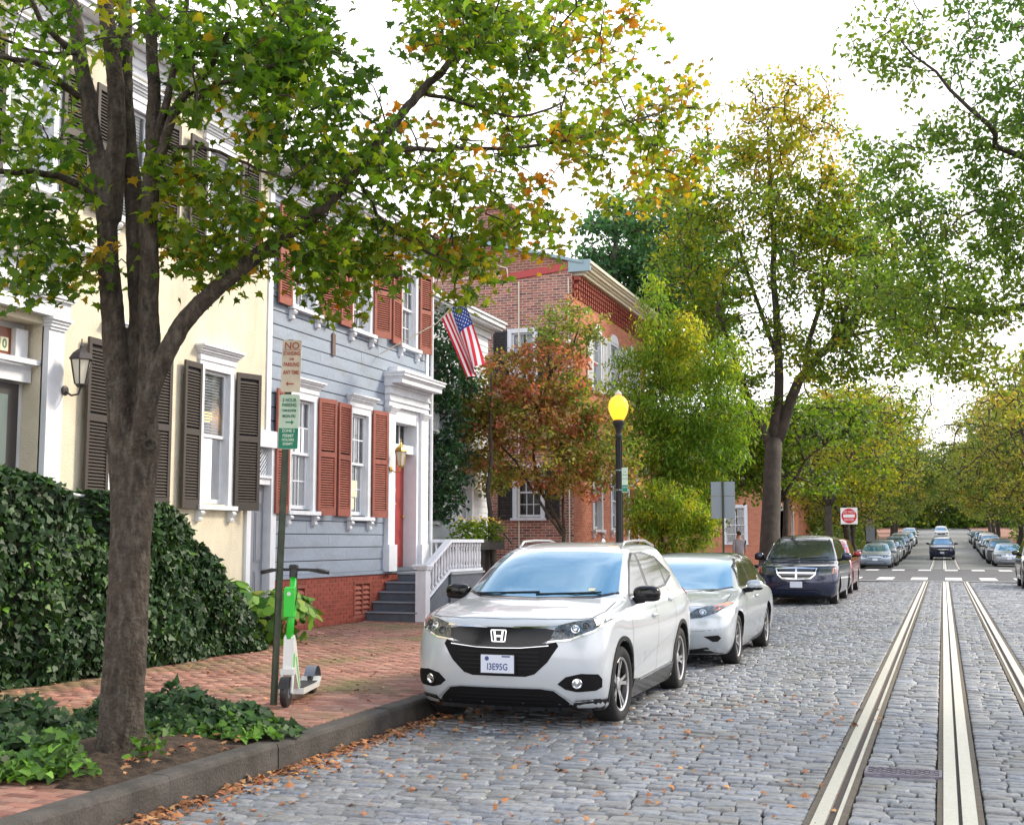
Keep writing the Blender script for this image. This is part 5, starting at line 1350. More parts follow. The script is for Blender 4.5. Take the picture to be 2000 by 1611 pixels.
# badge: framed letter H emblem
h, n_ = car.hit((0, .80), 'f')
mb = MB(); fr_o = [(-.075, -.055), (-.062, -.062), (.062, -.062), (.075, -.055), (.088, .05), (.078, .064), (-.078, .064), (-.088, .05)]; fr_i = [(a * .86, b * .84) for a, b in fr_o]
n = 8; vs = [(a, -.008, b) for a, b in fr_o] + [(a, -.008, b) for a, b in fr_i] + [(a, .01, b) for a, b in fr_o] + [(a, .01, b) for a, b in fr_i]
mb.add(vs, [f for i in range(n) for f in ((i, (i+1) % n, n+(i+1) % n, n+i), (2*n+i, 2*n+(i+1) % n, (i+1) % n, i), (n+i, n+(i+1) % n, 3*n+(i+1) % n, 3*n+i))])
mb.prism([(-.056, .05), (-.043, -.05), (-.022, -.05), (-.027, -.012), (.027, -.012), (.022, -.05), (.043, -.05), (.056, .05), (.034, .05), (.031, .008), (-.031, .008), (-.034, .05)], -.008, .004, 'y')
o = mb.build('emblem', 'chrome', B); o.location = h + Vector((0, -.022, 0)); o.rotation_euler = (-.06, 0, 0); o.scale = (.84, .84, .84)
mb = MB(); mb.box(-.08, .008, -.058, .08, .02, .06); q = mb.build('emblem_ground', 'gloss_black', o)
pp = car.plate(.565, -.018, 'I3E95G')
mb = MB(); mb.lathe([(.019, -.0103), (.019, -.0091)], 14, 'y', (-.095, 0, .045)); mb.build('seal', 'plate_blue', pp); mb = MB(); mb.box(.04, -.0103, .058, .115, -.0092, .07); mb.build('sticker', 'plate_blue', pp)
# mirrors, wipers, roof rails, interior mirror
car.mirror(1.50, 1.115, .84, 'gloss_black', size=(.135, .085, .075))
for x0, x1, y0 in ((-.62, .02, 1.075), (.0, .6, 1.078)):
    pts = [];
    for t in (0, .3, .6, 1):
        h, n_ = car.hit((x0 + (x1 - x0) * t, 1.10 + .02 * t), 'f'); pts.append(h + n_ * .015)
    mb = MB(); mb.tube(pts, .008, 5); mb.build('wiper', 'plastic_black', B)
for sg in (-1, 1):
    pts = []
    for y in (2.15, 2.3, 2.7, 3.2, 3.6, 3.72):
        h, n_ = car.hit((sg * .545, y), 't'); pts.append(h + Vector((0, 0, .0 if y in (2.15, 3.72) else .045)))
    mb = MB(); mb.tube(pts, .014, 6); mb.build('roof_rail', 'rim_silver', B, smooth=True)
mb = MB(); mb.box(-.12, 1.9, 1.40, .12, 1.93, 1.45)
h, n_ = car.hit((.50, 1.15), 'f'); mb = MB(); mb.box(-.03, -.002, -.022, .03, 0, .022); o = mb.build('parking_sticker', 'paper', B); o.location = h + n_ * .006; o.rotation_euler = (PI/2 - .95, 0, 0); o.rotation_euler = (-(PI/2 - math.atan2(.46, .75)) + 0, 0, 0)
h, n_ = car.hit((0, 3.5), 't'); mb = MB(); mb.ell((0, 0, .03), (.02, .06, .035)); o = mb.build('roof_aerial', 'paint_pearl', B, smooth=True); o.location = h
# dark underbody
mb = MB(); mb.box(-.7, .35, .17, .7, 4.0, .26); mb.build('underbody', 'plastic_black', B)

# ---- silver coupe
T = [(.17, .22, 4.62, .82, .36, .34), (.24, .08, 4.74, .87, .48, .42), (.36, .02, 4.80, .905, .56, .46), (.50, .00, 4.83, .918, .60, .48), (.62, .02, 4.84, .920, .62, .48), (.70, .07, 4.83, .915, .62, .46),
     (.76, .17, 4.80, .908, .62, .44), (.81, .38, 4.76, .90, .60, .42), (.86, .68, 4.70, .885, .56, .42), (.90, .98, 4.63, .865, .50, .42), (.94, 1.25, 4.40, .835, .42, .40), (1.00, 1.42, 4.22, .80, .34, .38),
     (1.12, 1.68, 3.98, .745, .30, .38), (1.24, 1.96, 3.72, .69, .28, .38), (1.33, 2.22, 3.48, .64, .28, .40), (1.39, 2.48, 3.22, .56, .30, .38), (1.42, 2.75, 3.0, .42, .2, .2), (1.428, 2.85, 2.9, .22, .02, .02)]
def warp_coupe(x, y, z):
    if z > .72 and y < 1.2 and abs(x) < .75: z += .02 * math.cos(x / .75 * PI / 2)
    if .45 < z < .85 and abs(x) > .85 and 1 < y < 4.2: x += math.copysign(-.02 * math.sin((z - .45) / .4 * PI), x)
    return (x, y, z)
car = Car('coupe', T, (1.0, 3.74), 1.60, .325, 'paint_silver', (-3.49, 15.5, -.035), 0, 'metallic silver two door coupe parked directly behind the white crossover', 'car', 'cars parked along the left kerb', warp_coupe, sub=3, tyre_w=.22)
B = car.t; car.wheels('multi', 'rim_silver', 'rim_silver')
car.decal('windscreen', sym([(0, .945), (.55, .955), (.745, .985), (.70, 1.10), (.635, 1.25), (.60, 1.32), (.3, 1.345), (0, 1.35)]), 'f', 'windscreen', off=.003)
car.decal('windscreen_border', [(-.76, .97), (-.55, .935), (0, .922), (.55, .935), (.76, .97), (.745, .984), (.55, .953), (0, .943), (-.55, .953), (-.745, .984)], 'f', 'gloss_black', off=.003, grid=.1)
car.decal('pillar_black', [(1.70, .98), (2.8, .984), (3.5, 1.022), (3.74, 1.095), (3.4, 1.25), (2.9, 1.35), (2.45, 1.335), (2.1, 1.23)], 'r', 'gloss_black', off=.0015, skirt=0, mirror=True)
for nm, poly in (('side_window', [(1.72, .985), (2.75, .99), (2.78, 1.345), (2.45, 1.325), (2.1, 1.22)]), ('quarter_window', [(2.85, .99), (3.45, 1.03), (3.72, 1.10), (3.4, 1.24), (3.0, 1.335), (2.87, 1.345)])):
    car.decal(nm, poly, 'r', 'car_glass', off=.003, mirror=True)
car.line('window_trim', [(1.70, .975), (2.8, .98), (3.5, 1.02), (3.76, 1.09)], 'r', 'chrome', .012, .005, True)
car.line('window_trim', [(1.68, .98), (2.1, 1.235), (2.45, 1.34), (2.9, 1.355), (3.4, 1.26), (3.76, 1.10)], 'r', 'gloss_black', .018, .005, True)
car.line('door_seam', [(1.62, .96), (1.55, .8), (1.55, .5), (1.62, .28)], 'r', mirror=True); car.line('door_seam', [(2.85, .98), (2.88, .6), (2.8, .28)], 'r', mirror=True)
car.line('bonnet_seam', [(.78, 1.2), (.80, .7), (.72, .4), (.5, .25), (0, .18)], 't', mirror=True, w=.008)
car.decal('grille', sym([(0, .595), (.24, .60), (.34, .66), (.37, .70), (.30, .735), (0, .745)]), 'f', 'grille_dark', off=.006, skirt=.02)
car.line('grille_bar', [(-.34, .668), (0, .66), (.34, .668)], 'f', 'chrome', .022, .016); car.line('chrome_bar', [(-.38, .748), (-.2, .755), (0, .757), (.2, .755), (.38, .748)], 'f', 'chrome', .012, .012)
for sg in (-1, 1):
    hl = [(.44, .63), (.58, .645), (.76, .71), (.885, .80), (.84, .815), (.66, .79), (.50, .745), (.42, .69)]
    p = [(a * sg, b) for a, b in hl]; L_ = car.decal('headlight', p if sg > 0 else p[::-1], 'f', 'lamp_lens', off=.008, skirt=.02, grid=.04)
    q = [(a * sg, b) for a, b in [(.72, .715), (.875, .80), (.84, .81), (.70, .775)]]; car.decal('indicator', q if sg > 0 else q[::-1], 'f', 'amber', off=.0115, skirt=.002, parent=L_)
    h, n_ = car.hit((.585 * sg, .705), 'f'); mb = MB(); mb.lathe([(.045, -.01), (.045, .004), (.036, .005), (.03, -.006), (0, .004)], 18, 'y'); o = mb.build('projector', 'chrome', L_); o.location = h + n_ * .011; o.rotation_euler = n_.to_track_quat('Y', 'Z').to_euler()
    fg = [(a * sg, b) for a, b in [(.66, .375), (.70, .345), (.76, .345), (.80, .39), (.77, .425), (.70, .42), (.60, .412)]]; car.decal('fog_recess', fg if sg > 0 else fg[::-1], 'f', 'grille_dark', off=.004, skirt=.01, grid=.04)
    tl = [(a * sg, b) for a, b in [(.45, .80), (.85, .75), (.88, .86), (.5, .88)]]; car.decal('tail_light', tl if sg > 0 else tl[::-1], 'b', 'tail_red', off=.008)
car.decal('lower_intake', sym([(0, .27), (.30, .27), (.34, .30), (.34, .41), (.28, .43), (0, .43)]), 'f', 'grille_dark', off=.004, skirt=.02)
car.line('bumper_crease', [(-.8, .50), (-.5, .475), (0, .47), (.5, .475), (.8, .50)], 'f', 'seam', .004, .001)
car.decal('front_apron', sym([(0, .165), (.7, .168), (.80, .19), (.7, .20), (0, .195)]), 'f', 'plastic_black', off=.01, skirt=.02, grid=.1)
car.plate(.50, -.012, ''); car.mirror(1.86, 1.0, .88, 'paint_silver', size=(.12, .085, .07))
for sg in (1, -1):
    h, n_ = car.hit((2.65, .83), 'r' if sg > 0 else 'l'); mb = MB(); mb.tube([(0, -.09, -.004), (sg*.025, -.07, 0), (sg*.03, 0, .002), (sg*.025, .07, 0), (0, .09, -.004)], .014, 6); o = mb.build('door_handle', 'paint_silver', B, smooth=True); o.location = h
pts = []
for x, z in ((-.6, .965), (-.2, .98), (.05, .99)): h, n_ = car.hit((x, z), 'f'); pts.append(h + n_ * .012)
mb = MB(); mb.tube(pts, .007, 5); mb.build('wiper', 'plastic_black', B)
mb = MB(); mb.box(-.7, .4, .15, .7, 4.5, .24); mb.build('underbody', 'plastic_black', B)

# ---- dark sedan that shows only as a roof over the coupe
def sedan(paint_m, loc, label, group, rz_=0, txt='', name='parked_car', sub=2, style='five', face='bar', det=1):
    T = [(.18, .20, 4.5, .80, .32, .32), (.26, .07, 4.62, .86, .42, .40), (.42, .01, 4.68, .895, .46, .42), (.58, .00, 4.70, .90, .48, .42), (.70, .03, 4.69, .898, .48, .42), (.78, .12, 4.66, .89, .48, .4), (.84, .4, 4.62, .88, .46, .38),
         (.90, .85, 4.56, .86, .42, .38), (.945, 1.12, 4.42, .83, .38, .36), (1.05, 1.35, 4.15, .78, .30, .36), (1.2, 1.68, 3.85, .71, .27, .36), (1.34, 2.0, 3.55, .64, .26, .36), (1.41, 2.25, 3.3, .55, .30, .36), (1.445, 2.5, 3.0, .38, .2, .2)]
    c = Car('sedan', T, (.92, 3.62), 1.56, .32, paint_m, loc, rz_, label, 'car', group, None, sub=sub, name=name, detail=det)
    c.wheels(style, 'rim_silver', 'rim_silver')
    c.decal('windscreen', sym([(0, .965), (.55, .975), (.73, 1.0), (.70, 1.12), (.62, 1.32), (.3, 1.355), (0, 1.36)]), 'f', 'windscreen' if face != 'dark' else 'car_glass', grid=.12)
    for nm, poly in (('side_window', [(1.62, 1.0), (2.42, 1.0), (2.45, 1.36), (2.2, 1.33), (1.9, 1.2)]), ('side_window', [(2.5, 1.0), (3.3, 1.02), (3.55, 1.1), (3.25, 1.28), (2.9, 1.36), (2.52, 1.37)])): c.decal(nm, poly, 'r', 'car_glass', mirror=True, grid=.15)
    c.decal('rear_window', sym([(0, 1.0), (.6, 1.0), (.55, 1.3), (0, 1.34)]), 'b', 'car_glass', grid=.15)
    if face == 'kidney':
        for sg in (-1, 1):
            p = [(sg*a, b) for a, b in [(.03, .60), (.18, .61), (.22, .68), (.20, .745), (.05, .75)]]; c.decal('kidney_grille', p if sg > 0 else p[::-1], 'f', 'grille_dark', grid=.1, off=.008)
            p = [(sg*a, b) for a, b in [(.02, .59), (.19, .60), (.24, .68), (.21, .757), (.04, .76), (.05, .745), (.19, .74), (.215, .68), (.18, .612), (.03, .605)]]; c.decal('grille_surround', p if sg > 0 else p[::-1], 'f', 'chrome', grid=.2, off=.011)
    else:
        c.decal('grille', sym([(0, .56), (.3, .57), (.38, .66), (.36, .73), (0, .745)]), 'f', 'grille_dark', grid=.1, off=.006); c.line('chrome_bar', [(-.36, .66), (.36, .66)], 'f', 'chrome', .025, .014)
    c.decal('headlight', [(.44, .62), (.62, .62), (.84, .69), (.86, .76), (.66, .75), (.45, .72)], 'f', 'lamp_lens', mirror=True, grid=.08, off=.008)
    c.decal('tail_light', [(.45, .78), (.85, .74), (.86, .86), (.5, .88)], 'b', 'tail_red', mirror=True, grid=.1, off=.008)
    c.decal('lower_intake', sym([(0, .25), (.55, .26), (.62, .33), (.5, .41), (0, .42)]), 'f', 'grille_dark', grid=.12, off=.004)
    c.plate(.50, -.012, txt); c.mirror(1.72, 1.0, .86, paint_m, size=(.12, .08, .07))
    mb = MB(); mb.box(-.7, .4, .15, .7, 4.3, .24); mb.build('underbody', 'plastic_black', c.t)
    return c
sb_ = sedan('paint_black', (-3.96, 20.6, -.045), 'small black car almost hidden behind the silver coupe with only its roof showing', 'cars parked along the left kerb', face='dark'); sb_.t.scale = (.78, .86, .97)

# ---- minivan
def boxy(T, axles, track, rw, paint_m, loc, label, group, name='parked_car', zs=(1.06, 1.62), H=1.75, kind='van', sub=2, cat='car', txt='', det=1, style='five', cls='car_glass', hood=.98):
    c = Car(kind, T, axles, track, rw, paint_m, loc, 0, label, cat, group, None, sub=sub, name=name, detail=det, tyre_w=.22)
    c.wheels(style, 'rim_silver', 'rim_silver'); return c
T = [(.20, .20, 4.95, .86, .32, .25), (.28, .07, 5.06, .94, .44, .30), (.42, .01, 5.12, .985, .50, .32), (.60, .00, 5.14, 1.0, .50, .32), (.76, .03, 5.14, 1.0, .50, .32), (.90, .09, 5.13, .995, .50, .3), (.97, .22, 5.12, .99, .48, .3), (1.02, .50, 5.10, .975, .44, .3),
     (1.06, .80, 5.08, .95, .40, .3), (1.10, .98, 5.06, .925, .36, .3), (1.20, 1.14, 5.03, .89, .32, .3), (1.36, 1.42, 4.97, .835, .28, .3), (1.52, 1.74, 4.90, .775, .26, .3), (1.64, 2.05, 4.82, .715, .27, .3), (1.71, 2.40, 4.7, .62, .35, .35), (1.75, 2.8, 4.4, .42, .3, .3), (1.758, 3.1, 4.1, .2, .1, .1)]
car = Car('van', T, (.95, 4.03), 1.66, .335, 'paint_navy', (-3.50, 31.55, -.035), 0, 'dark navy minivan with crosshair chrome grille parked third in the row', 'van', 'cars parked along the left kerb', None, sub=2)
B = car.t; car.wheels('five', 'rim_silver', 'rim_silver')
car.decal('windscreen', sym([(0, 1.125), (.6, 1.135), (.85, 1.175), (.80, 1.34), (.72, 1.55), (.66, 1.64), (.3, 1.66), (0, 1.665)]), 'f', 'car_glass', off=.003, grid=.09)
for nm, poly in (('front_side_window', [(1.45, 1.15), (2.3, 1.15), (2.32, 1.62), (2.1, 1.60), (1.75, 1.42)]), ('sliding_door_window', [(2.38, 1.15), (3.4, 1.15), (3.4, 1.62), (2.4, 1.63)]), ('rear_side_window', [(3.48, 1.15), (4.7, 1.17), (4.6, 1.58), (3.48, 1.62)])): car.decal(nm, poly, 'r', 'car_glass', off=.003, mirror=True, grid=.15)
car.decal('grille', sym([(0, .66), (.34, .67), (.44, .74), (.50, .88), (.46, .915), (0, .925)]), 'f', 'grille_dark', off=.006, grid=.07)
car.line('grille_frame', [(-.50, .91), (-.45, .76), (-.34, .67), (0, .655), (.34, .67), (.45, .76), (.50, .91), (0, .925), (-.5, .91)], 'f', 'chrome', .03, .014)
car.line('grille_cross', [(0, .66), (0, .92)], 'f', 'chrome', .045, .016); car.line('grille_cross', [(-.47, .80), (.47, .80)], 'f', 'chrome', .04, .016)
for k in range(5): car.line('grille_bar', [(-.42, .695 + k*.047), (.42, .695 + k*.047)], 'f', 'rim_silver', .006, .011)
car.decal('headlight', [(.53, .74), (.78, .755), (.93, .80), (.96, .92), (.80, .93), (.57, .915)], 'f', 'lamp_lens', off=.008, grid=.06, mirror=True)
car.decal('indicator', [(.86, .78), (.955, .83), (.965, .91), (.88, .92)], 'f', 'amber', off=.012, grid=.06, mirror=True)
car.decal('lower_intake', sym([(0, .27), (.50, .27), (.58, .33), (.5, .39), (0, .40)]), 'f', 'grille_dark', off=.004, grid=.1)
car.line('bumper_seam', [(-.96, .62), (-.5, .56), (.5, .56), (.96, .62)], 'f', 'seam', .008, .002)
car.decal('front_apron', sym([(0, .20), (.8, .205), (.92, .24), (0, .245)]), 'f', 'plastic_black', off=.01, grid=.1)
car.line('bonnet_seam', [(.86, 1.0), (.86, .6), (.72, .3), (.4, .17), (0, .13)], 't', mirror=True, w=.01)
car.line('door_seam', [(1.42, 1.1), (1.35, .6), (1.38, .3)], 'r', mirror=True); car.line('door_seam', [(2.35, 1.12), (2.35, .3)], 'r', mirror=True); car.line('door_seam', [(3.44, 1.12), (3.44, .6)], 'r', mirror=True)
car.plate(.52, -.014, ''); car.mirror(1.62, 1.20, 1.0, 'paint_navy', size=(.13, .09, .10))
mb = MB(); mb.box(-.8, .4, .17, .8, 4.8, .26); mb.build('underbody', 'plastic_black', B)
for x0, x1 in ((-.75, -.05), (.0, .7)):
    pts = []
    for t in (0, .5, 1): h, n_ = car.hit((x0 + (x1 - x0) * t, 1.145 + .03 * t), 'f'); pts.append(h + n_ * .012)
    mb = MB(); mb.tube(pts, .01, 5); mb.build('wiper', 'plastic_black', B)

# ---- generic crossover and the far rows
def crossover(paint_m, loc, label, group, name='parked_car', s=1.0, screen='windscreen', sub=2, txt='', det=1):
    T = [(.22, .18, 4.35, .82, .32, .3), (.32, .05, 4.46, .89, .42, .36), (.50, .00, 4.52, .915, .46, .38), (.70, .00, 4.53, .92, .48, .38), (.86, .04, 4.52, .915, .48, .36), (.96, .14, 4.50, .905, .46, .34), (1.02, .45, 4.46, .89, .44, .32), (1.07, .9, 4.42, .86, .38, .32),
         (1.14, 1.10, 4.38, .83, .32, .3), (1.30, 1.36, 4.30, .775, .28, .3), (1.46, 1.66, 4.20, .71, .26, .3), (1.58, 1.95, 4.08, .65, .27, .32), (1.64, 2.25, 3.9, .56, .32, .36), (1.68, 2.6, 3.5, .36, .2, .2)]
    c = Car('suv', T, (.90, 3.58), 1.58, .35, paint_m, loc, 0, label, 'car', group, None, sub=sub, name=name, detail=det)
    c.wheels('five', 'rim_silver', 'rim_silver')
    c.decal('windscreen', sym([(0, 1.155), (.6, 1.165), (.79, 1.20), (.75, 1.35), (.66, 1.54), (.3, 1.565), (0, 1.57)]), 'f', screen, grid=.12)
    for nm, poly in (('side_window', [(1.4, 1.17), (2.25, 1.17), (2.27, 1.56), (2.05, 1.54), (1.7, 1.4)]), ('side_window', [(2.33, 1.17), (3.2, 1.18), (3.2, 1.55), (2.35, 1.57)]), ('side_window', [(3.28, 1.19), (3.95, 1.23), (3.7, 1.46), (3.28, 1.54)])): c.decal(nm, poly, 'r', 'car_glass', mirror=True, grid=.2)
    c.decal('rear_window', sym([(0, 1.18), (.65, 1.19), (.6, 1.5), (0, 1.53)]), 'b', 'car_glass', grid=.2)
    c.decal('grille', sym([(0, .62), (.38, .64), (.48, .78), (.44, .86), (0, .88)]), 'f', 'grille_dark', grid=.1, off=.006); c.line('chrome_bar', [(-.45, .78), (.45, .78)], 'f', 'chrome', .03, .014)
    c.decal('headlight', [(.52, .75), (.76, .78), (.87, .86), (.86, .93), (.7, .92), (.54, .88)], 'f', 'lamp_lens', mirror=True, grid=.08, off=.008)
    c.decal('tail_light', [(.62, .95), (.86, .92), (.88, 1.15), (.7, 1.15)], 'b', 'tail_red', mirror=True, grid=.1, off=.008)
    c.decal('lower_intake', sym([(0, .30), (.6, .31), (.66, .40), (.5, .48), (0, .49)]), 'f', 'plastic_black', grid=.12, off=.004)
    c.plate(.55, -.012, txt); c.mirror(1.56, 1.2, .90, paint_m, size=(.12, .08, .08))
    mb = MB(); mb.box(-.7, .4, .19, .7, 4.2, .28); mb.build('underbody', 'plastic_black', c.t)
    return c
crossover('paint_red', (-3.55, 38.2, -.035), 'bright red crossover behind the navy minivan at the end of the near row', 'cars parked along the left kerb')
mat('paint_whitecar', (.72, .73, .75), .3, coat=1.0)
LG = 'cars parked along the left kerb beyond the crossing'; RG = 'cars parked along the right kerb beyond the crossing'
def onrise(c, y): c.t.rotation_euler.x = math.atan((rise(y + 4) - rise(y)) / 4)
c1 = sedan('paint_bluegrey', (-3.75, 74.3, -.02), 'blue grey sedan first on the left beyond the crossing', LG, sub=2)
c2 = crossover('paint_grey', (-3.65, 80.6, -.02), 'charcoal crossover second on the left beyond the crossing', LG)
c3 = sedan('paint_silver', (3.8, 81.5, -.02), 'pale silver sedan with twin kidney grille leading the right row beyond the crossing', RG, face='kidney')
c4 = crossover('paint_navy', (-.10, 97.5, rise(97.5)), 'dark blue crossover driving towards us between the tracks', 'cars driving in the middle of the street', name='moving_car')
onrise(c4, 97.5)
def clone(src, y, x, paint_m, label, group):
    t = copy_tree(src.t); t.location = (x, y, rise(y) - .02); t.rotation_euler.x = math.atan((rise(y + 4) - rise(y)) / 4)
    t['label'] = label; t['group'] = group
    for ch in t.children:
        if ch.name.startswith(('body', 'wing_mirror')):
            ch.material_slots[0].link = 'OBJECT'; ch.material_slots[0].material = M(paint_m)
    return t
clone(c2, 165, -.2, 'paint_whitecar', 'white crossover farthest away in the middle of the street', 'cars driving in the middle of the street')['category'] = 'car'
words = ['third', 'fourth', 'fifth', 'sixth', 'seventh', 'eighth', 'ninth', 'tenth', 'eleventh', 'twelfth']
cols_ = [('paint_whitecar', 'white'), ('paint_black', 'black'), ('paint_silver', 'silver'), ('paint_grey', 'charcoal'), ('paint_bluegrey', 'blue grey'), ('paint_navy', 'navy')]
y = 87.2
for i in range(10):
    c = cols_[(i + 1) % 6] if i else cols_[2]; s_ = (c1, c2)[(i * 7 // 3) % 2]
    clone(s_, y, -3.7 + rnd.uniform(-.1, .1), c[0], '%s %s, %s on the left beyond the crossing' % (c[1], 'sedan' if s_ is c1 else 'crossover', words[i]), LG); y += 6.1 + (i > 4) * rnd.uniform(0, 4)
y = 88.2
for i in range(10):
    c = cols_[(i * 5 + 1) % 6] if i else ('paint_grey', 'charcoal'); s_ = (c2, c1)[(i * 5 // 3) % 2]
    clone(s_, y, 3.75 + rnd.uniform(-.1, .1), c[0], '%s %s, %s on the right beyond the crossing' % (c[1], 'sedan' if s_ is c1 else 'crossover', (['second'] + words)[i]), RG); y += 6.0 + (i > 4) * rnd.uniform(0, 3)
crossover('paint_black', (3.32, 43.7, -.035), 'black crossover cut off by the right edge, parked on the near side of the crossing', 'cars parked along the right kerb')
# ------------------------------------------------------------------ street furniture
mat('sign_pole', (.045, .06, .04), .5, metal=.3, noise_scale=12, noise_amt=.25, dirt=(.12, .1, .06), dirt_amt=.4, dirt_scale=8)
mat('sign_tan', (.85, .74, .58), .5, noise_scale=8, noise_amt=.08); mat('sign_red_ink', (.55, .12, .08), .5)
mat('sign_pale_green', (.66, .82, .66), .5, noise_scale=8, noise_amt=.08); mat('sign_green', (.01, .26, .16), .45); mat('sign_green_ink', (.05, .22, .14), .5)
mat('sign_back', (.28, .34, .39), .5, metal=.4); mat('sign_white', (.78, .78, .78), .4); mat('sign_stop_red', (.55, .02, .03), .4)
mat('lamp_post_black', (.013, .014, .016), .45, noise_scale=15, noise_amt=.2)
mat('lamp_globe', (.35, .12, .02), .35, emis=(1.0, .40, .02), emis_s=1.15)
mat('scooter_green', (.04, .62, .05), .35, coat=.5); mat('scooter_white', (.72, .74, .72), .4, coat=.4); mat('scooter_black', (.02, .02, .022), .5); mat('scooter_grey', (.14, .16, .2), .45)

# parking sign on its leaning pole
ps = empty('parking_sign', (-5.63, 9.75, KT), R(0), 'tall green sign pole with a tan no standing plate over a pale green parking plate', 'street sign')
top = at(568, 664, 11.35); tilt = Vector((top.x + 5.63, top.y - 9.75, top.z - KT))
mb = MB(); mb.add([(x, y, 0) for x, y in ((-.035, -.006), (-.015, -.022), (.015, -.022), (.035, -.006), (.03, .006), (-.03, .006))] + [(x + tilt.x, y + tilt.y, tilt.z) for x, y in ((-.035, -.006), (-.015, -.022), (.015, -.022), (.035, -.006), (.03, .006), (-.03, .006))],
    [tuple(range(6))[::-1], tuple(range(6, 12))] + [(i, (i+1) % 6, 6+(i+1) % 6, 6+i) for i in range(6)]); po = mb.build('pole', 'sign_pole', ps)
def on_pole(z): t = z / tilt.z; return Vector((tilt.x * t, tilt.y * t, z))
def plate_on(nm, zc, w, h, m, rows, ink, yaw, up=0.0):
    c = on_pole(zc); face = Vector((math.sin(yaw), -math.cos(yaw), 0))
    mb = MB(); r_ = .012; pts = [(-w/2 + r_, -h/2), (w/2 - r_, -h/2), (w/2, -h/2 + r_), (w/2, h/2 - r_), (w/2 - r_, h/2), (-w/2 + r_, h/2), (-w/2, h/2 - r_), (-w/2, -h/2 + r_)]
    mb.prism(pts, -.0025, .0025, 'y'); o = mb.build(nm, m, ps); o.location = c + Vector((.025 * math.cos(yaw) + .035 * math.sin(yaw), .025 * math.sin(yaw) - .035 * math.cos(yaw), 0)); o.rotation_euler = (0, R(1.2), yaw)
    for item in rows:
        if item[0] == 'arrow':
            z, sgn, im, k = item[1:5]; mb = MB(); mb.box(-.05*k, -.0045, z - .006, .05*k, -.003, z + .006); mb.add([(sgn*.078*k, -.0045, z), (sgn*.04*k, -.0045, z + .022), (sgn*.04*k, -.0045, z - .022)], [(0, 1, 2)]); mb.build('arrow', im, o)
        elif item[0] == 'block':
            mb = MB(); mb.box(-w/2 + .004, -.0042, item[1], w/2 - .004, -.0026, item[2]); mb.build('green_field', item[3], o)
        elif item[0] == 'line':
            mb = MB(); mb.box(-w/2 + .01, -.0045, item[1] - .002, w/2 - .01, -.003, item[1] + .002); mb.build('rule', item[2], o)
        else:
            txt, z, sz, im, xs = item; inst('lettering', text_mesh(txt, sz * 1.25, im, xs=xs, bold=.0012), o, (0, -.0052, z * (1.0 if nm[0] == 'n' else 1.12)), (PI/2, 0, 0))
    return o
K = 10.15 / 2400
z1 = top.z - .03
plate_on('no_standing_plate', z1 - .22 - KT, .178, .48, 'sign_tan', [('NO', .185, .07, 'sign_red_ink', 1), ('STANDING', .115, .04, 'sign_red_ink', .62), ('OR', .062, .024, 'sign_red_ink', 1), ('PARKING', .012, .042, 'sign_red_ink', .66), ('ANY TIME', -.06, .042, 'sign_red_ink', .62), ('line', .15, 'sign_red_ink'), ('arrow', -.165, -1, 'sign_red_ink', .6)], 'sign_red_ink', R(16))
plate_on('permit_parking_plate', z1 - .735 - KT, .185, .50, 'sign_pale_green', [('2 HOUR', .175, .035, 'sign_green_ink', .8), ('PARKING', .135, .036, 'sign_green_ink', .7), ('7AM-8:30PM', .09, .026, 'sign_green_ink', .75), ('MON-FRI', .045, .03, 'sign_green_ink', .8), ('arrow', -.005, 1, 'sign_green', .6),
    ('block', -.245, -.06, 'sign_green'), ('ZONE 2', -.075, .03, 'sign_pale_green', .9), ('PERMIT', -.115, .03, 'sign_pale_green', .85), ('HOLDERS', -.148, .026, 'sign_pale_green', .8), ('EXEMPT', -.182, .026, 'sign_pale_green', .8)], 'sign_green', R(16))

# lamp post
lp = empty('street_lamp', (-4.93, 19.4, KT), 0, 'black cast iron lamp post with a glowing amber globe', 'street lamp')
mb = MB(); mb.lathe([(.17, 0), (.17, .08), (.14, .12), (.13, .5), (.10, .6), (.075, .7), (.062, .9)], 16, 'z'); mb.build('base', 'lamp_post_black', lp, smooth=True, autos=35)
mb = MB(); mb.lathe([(.060, .9), (.052, 2.0), (.045, 3.10), (.058, 3.12), (.058, 3.16), (.045, 3.18), (.05, 3.24), (.075, 3.30), (.095, 3.33), (.095, 3.38), (.08, 3.40)], 16, 'z'); mb.build('shaft', 'lamp_post_black', lp, smooth=True, autos=35)
for k in range(8):
    a = PI/4 * k; mb = MB(); mb.tube([(.058*math.cos(a), .058*math.sin(a), .95), (.05*math.cos(a), .05*math.sin(a), 3.08)], .008, 5); mb.build('flute', 'lamp_post_black', lp)
mb = MB(); mb.lathe([(.085, 3.40), (.13, 3.48), (.158, 3.57), (.162, 3.64), (.145, 3.71), (.105, 3.765), (.065, 3.79), (.055, 3.80)], 24, 'z'); mb.build('globe', 'lamp_globe', lp, smooth=True)
mb = MB(); mb.lathe([(.055, 3.80), (.058, 3.83), (.05, 3.85), (.025, 3.865), (.012, 3.89), (0, 3.90)], 16, 'z'); mb.build('finial', 'cream_trim', lp, smooth=True)
pl_ = MB(); pl_.box(.055, -.004, -.2, .155, 0, .2); o = pl_.build('parking_plate', 'sign_pale_green', lp); o.location = (0, -.03, 2.42)
mb = MB(); mb.box(.06, -.0065, -.19, .15, -.0045, -.08); mb.build('green_field', 'sign_green', o)
for txt, z, m in (('2 HR', .13, 'sign_green_ink'), ('PARKING', .08, 'sign_green_ink'), ('MON-FRI', .02, 'sign_green_ink'), ('PERMIT', -.12, 'sign_white')): inst('lettering', text_mesh(txt, .03, m, xs=.75), o, (.105, -.007, z), (PI/2, 0, 0))
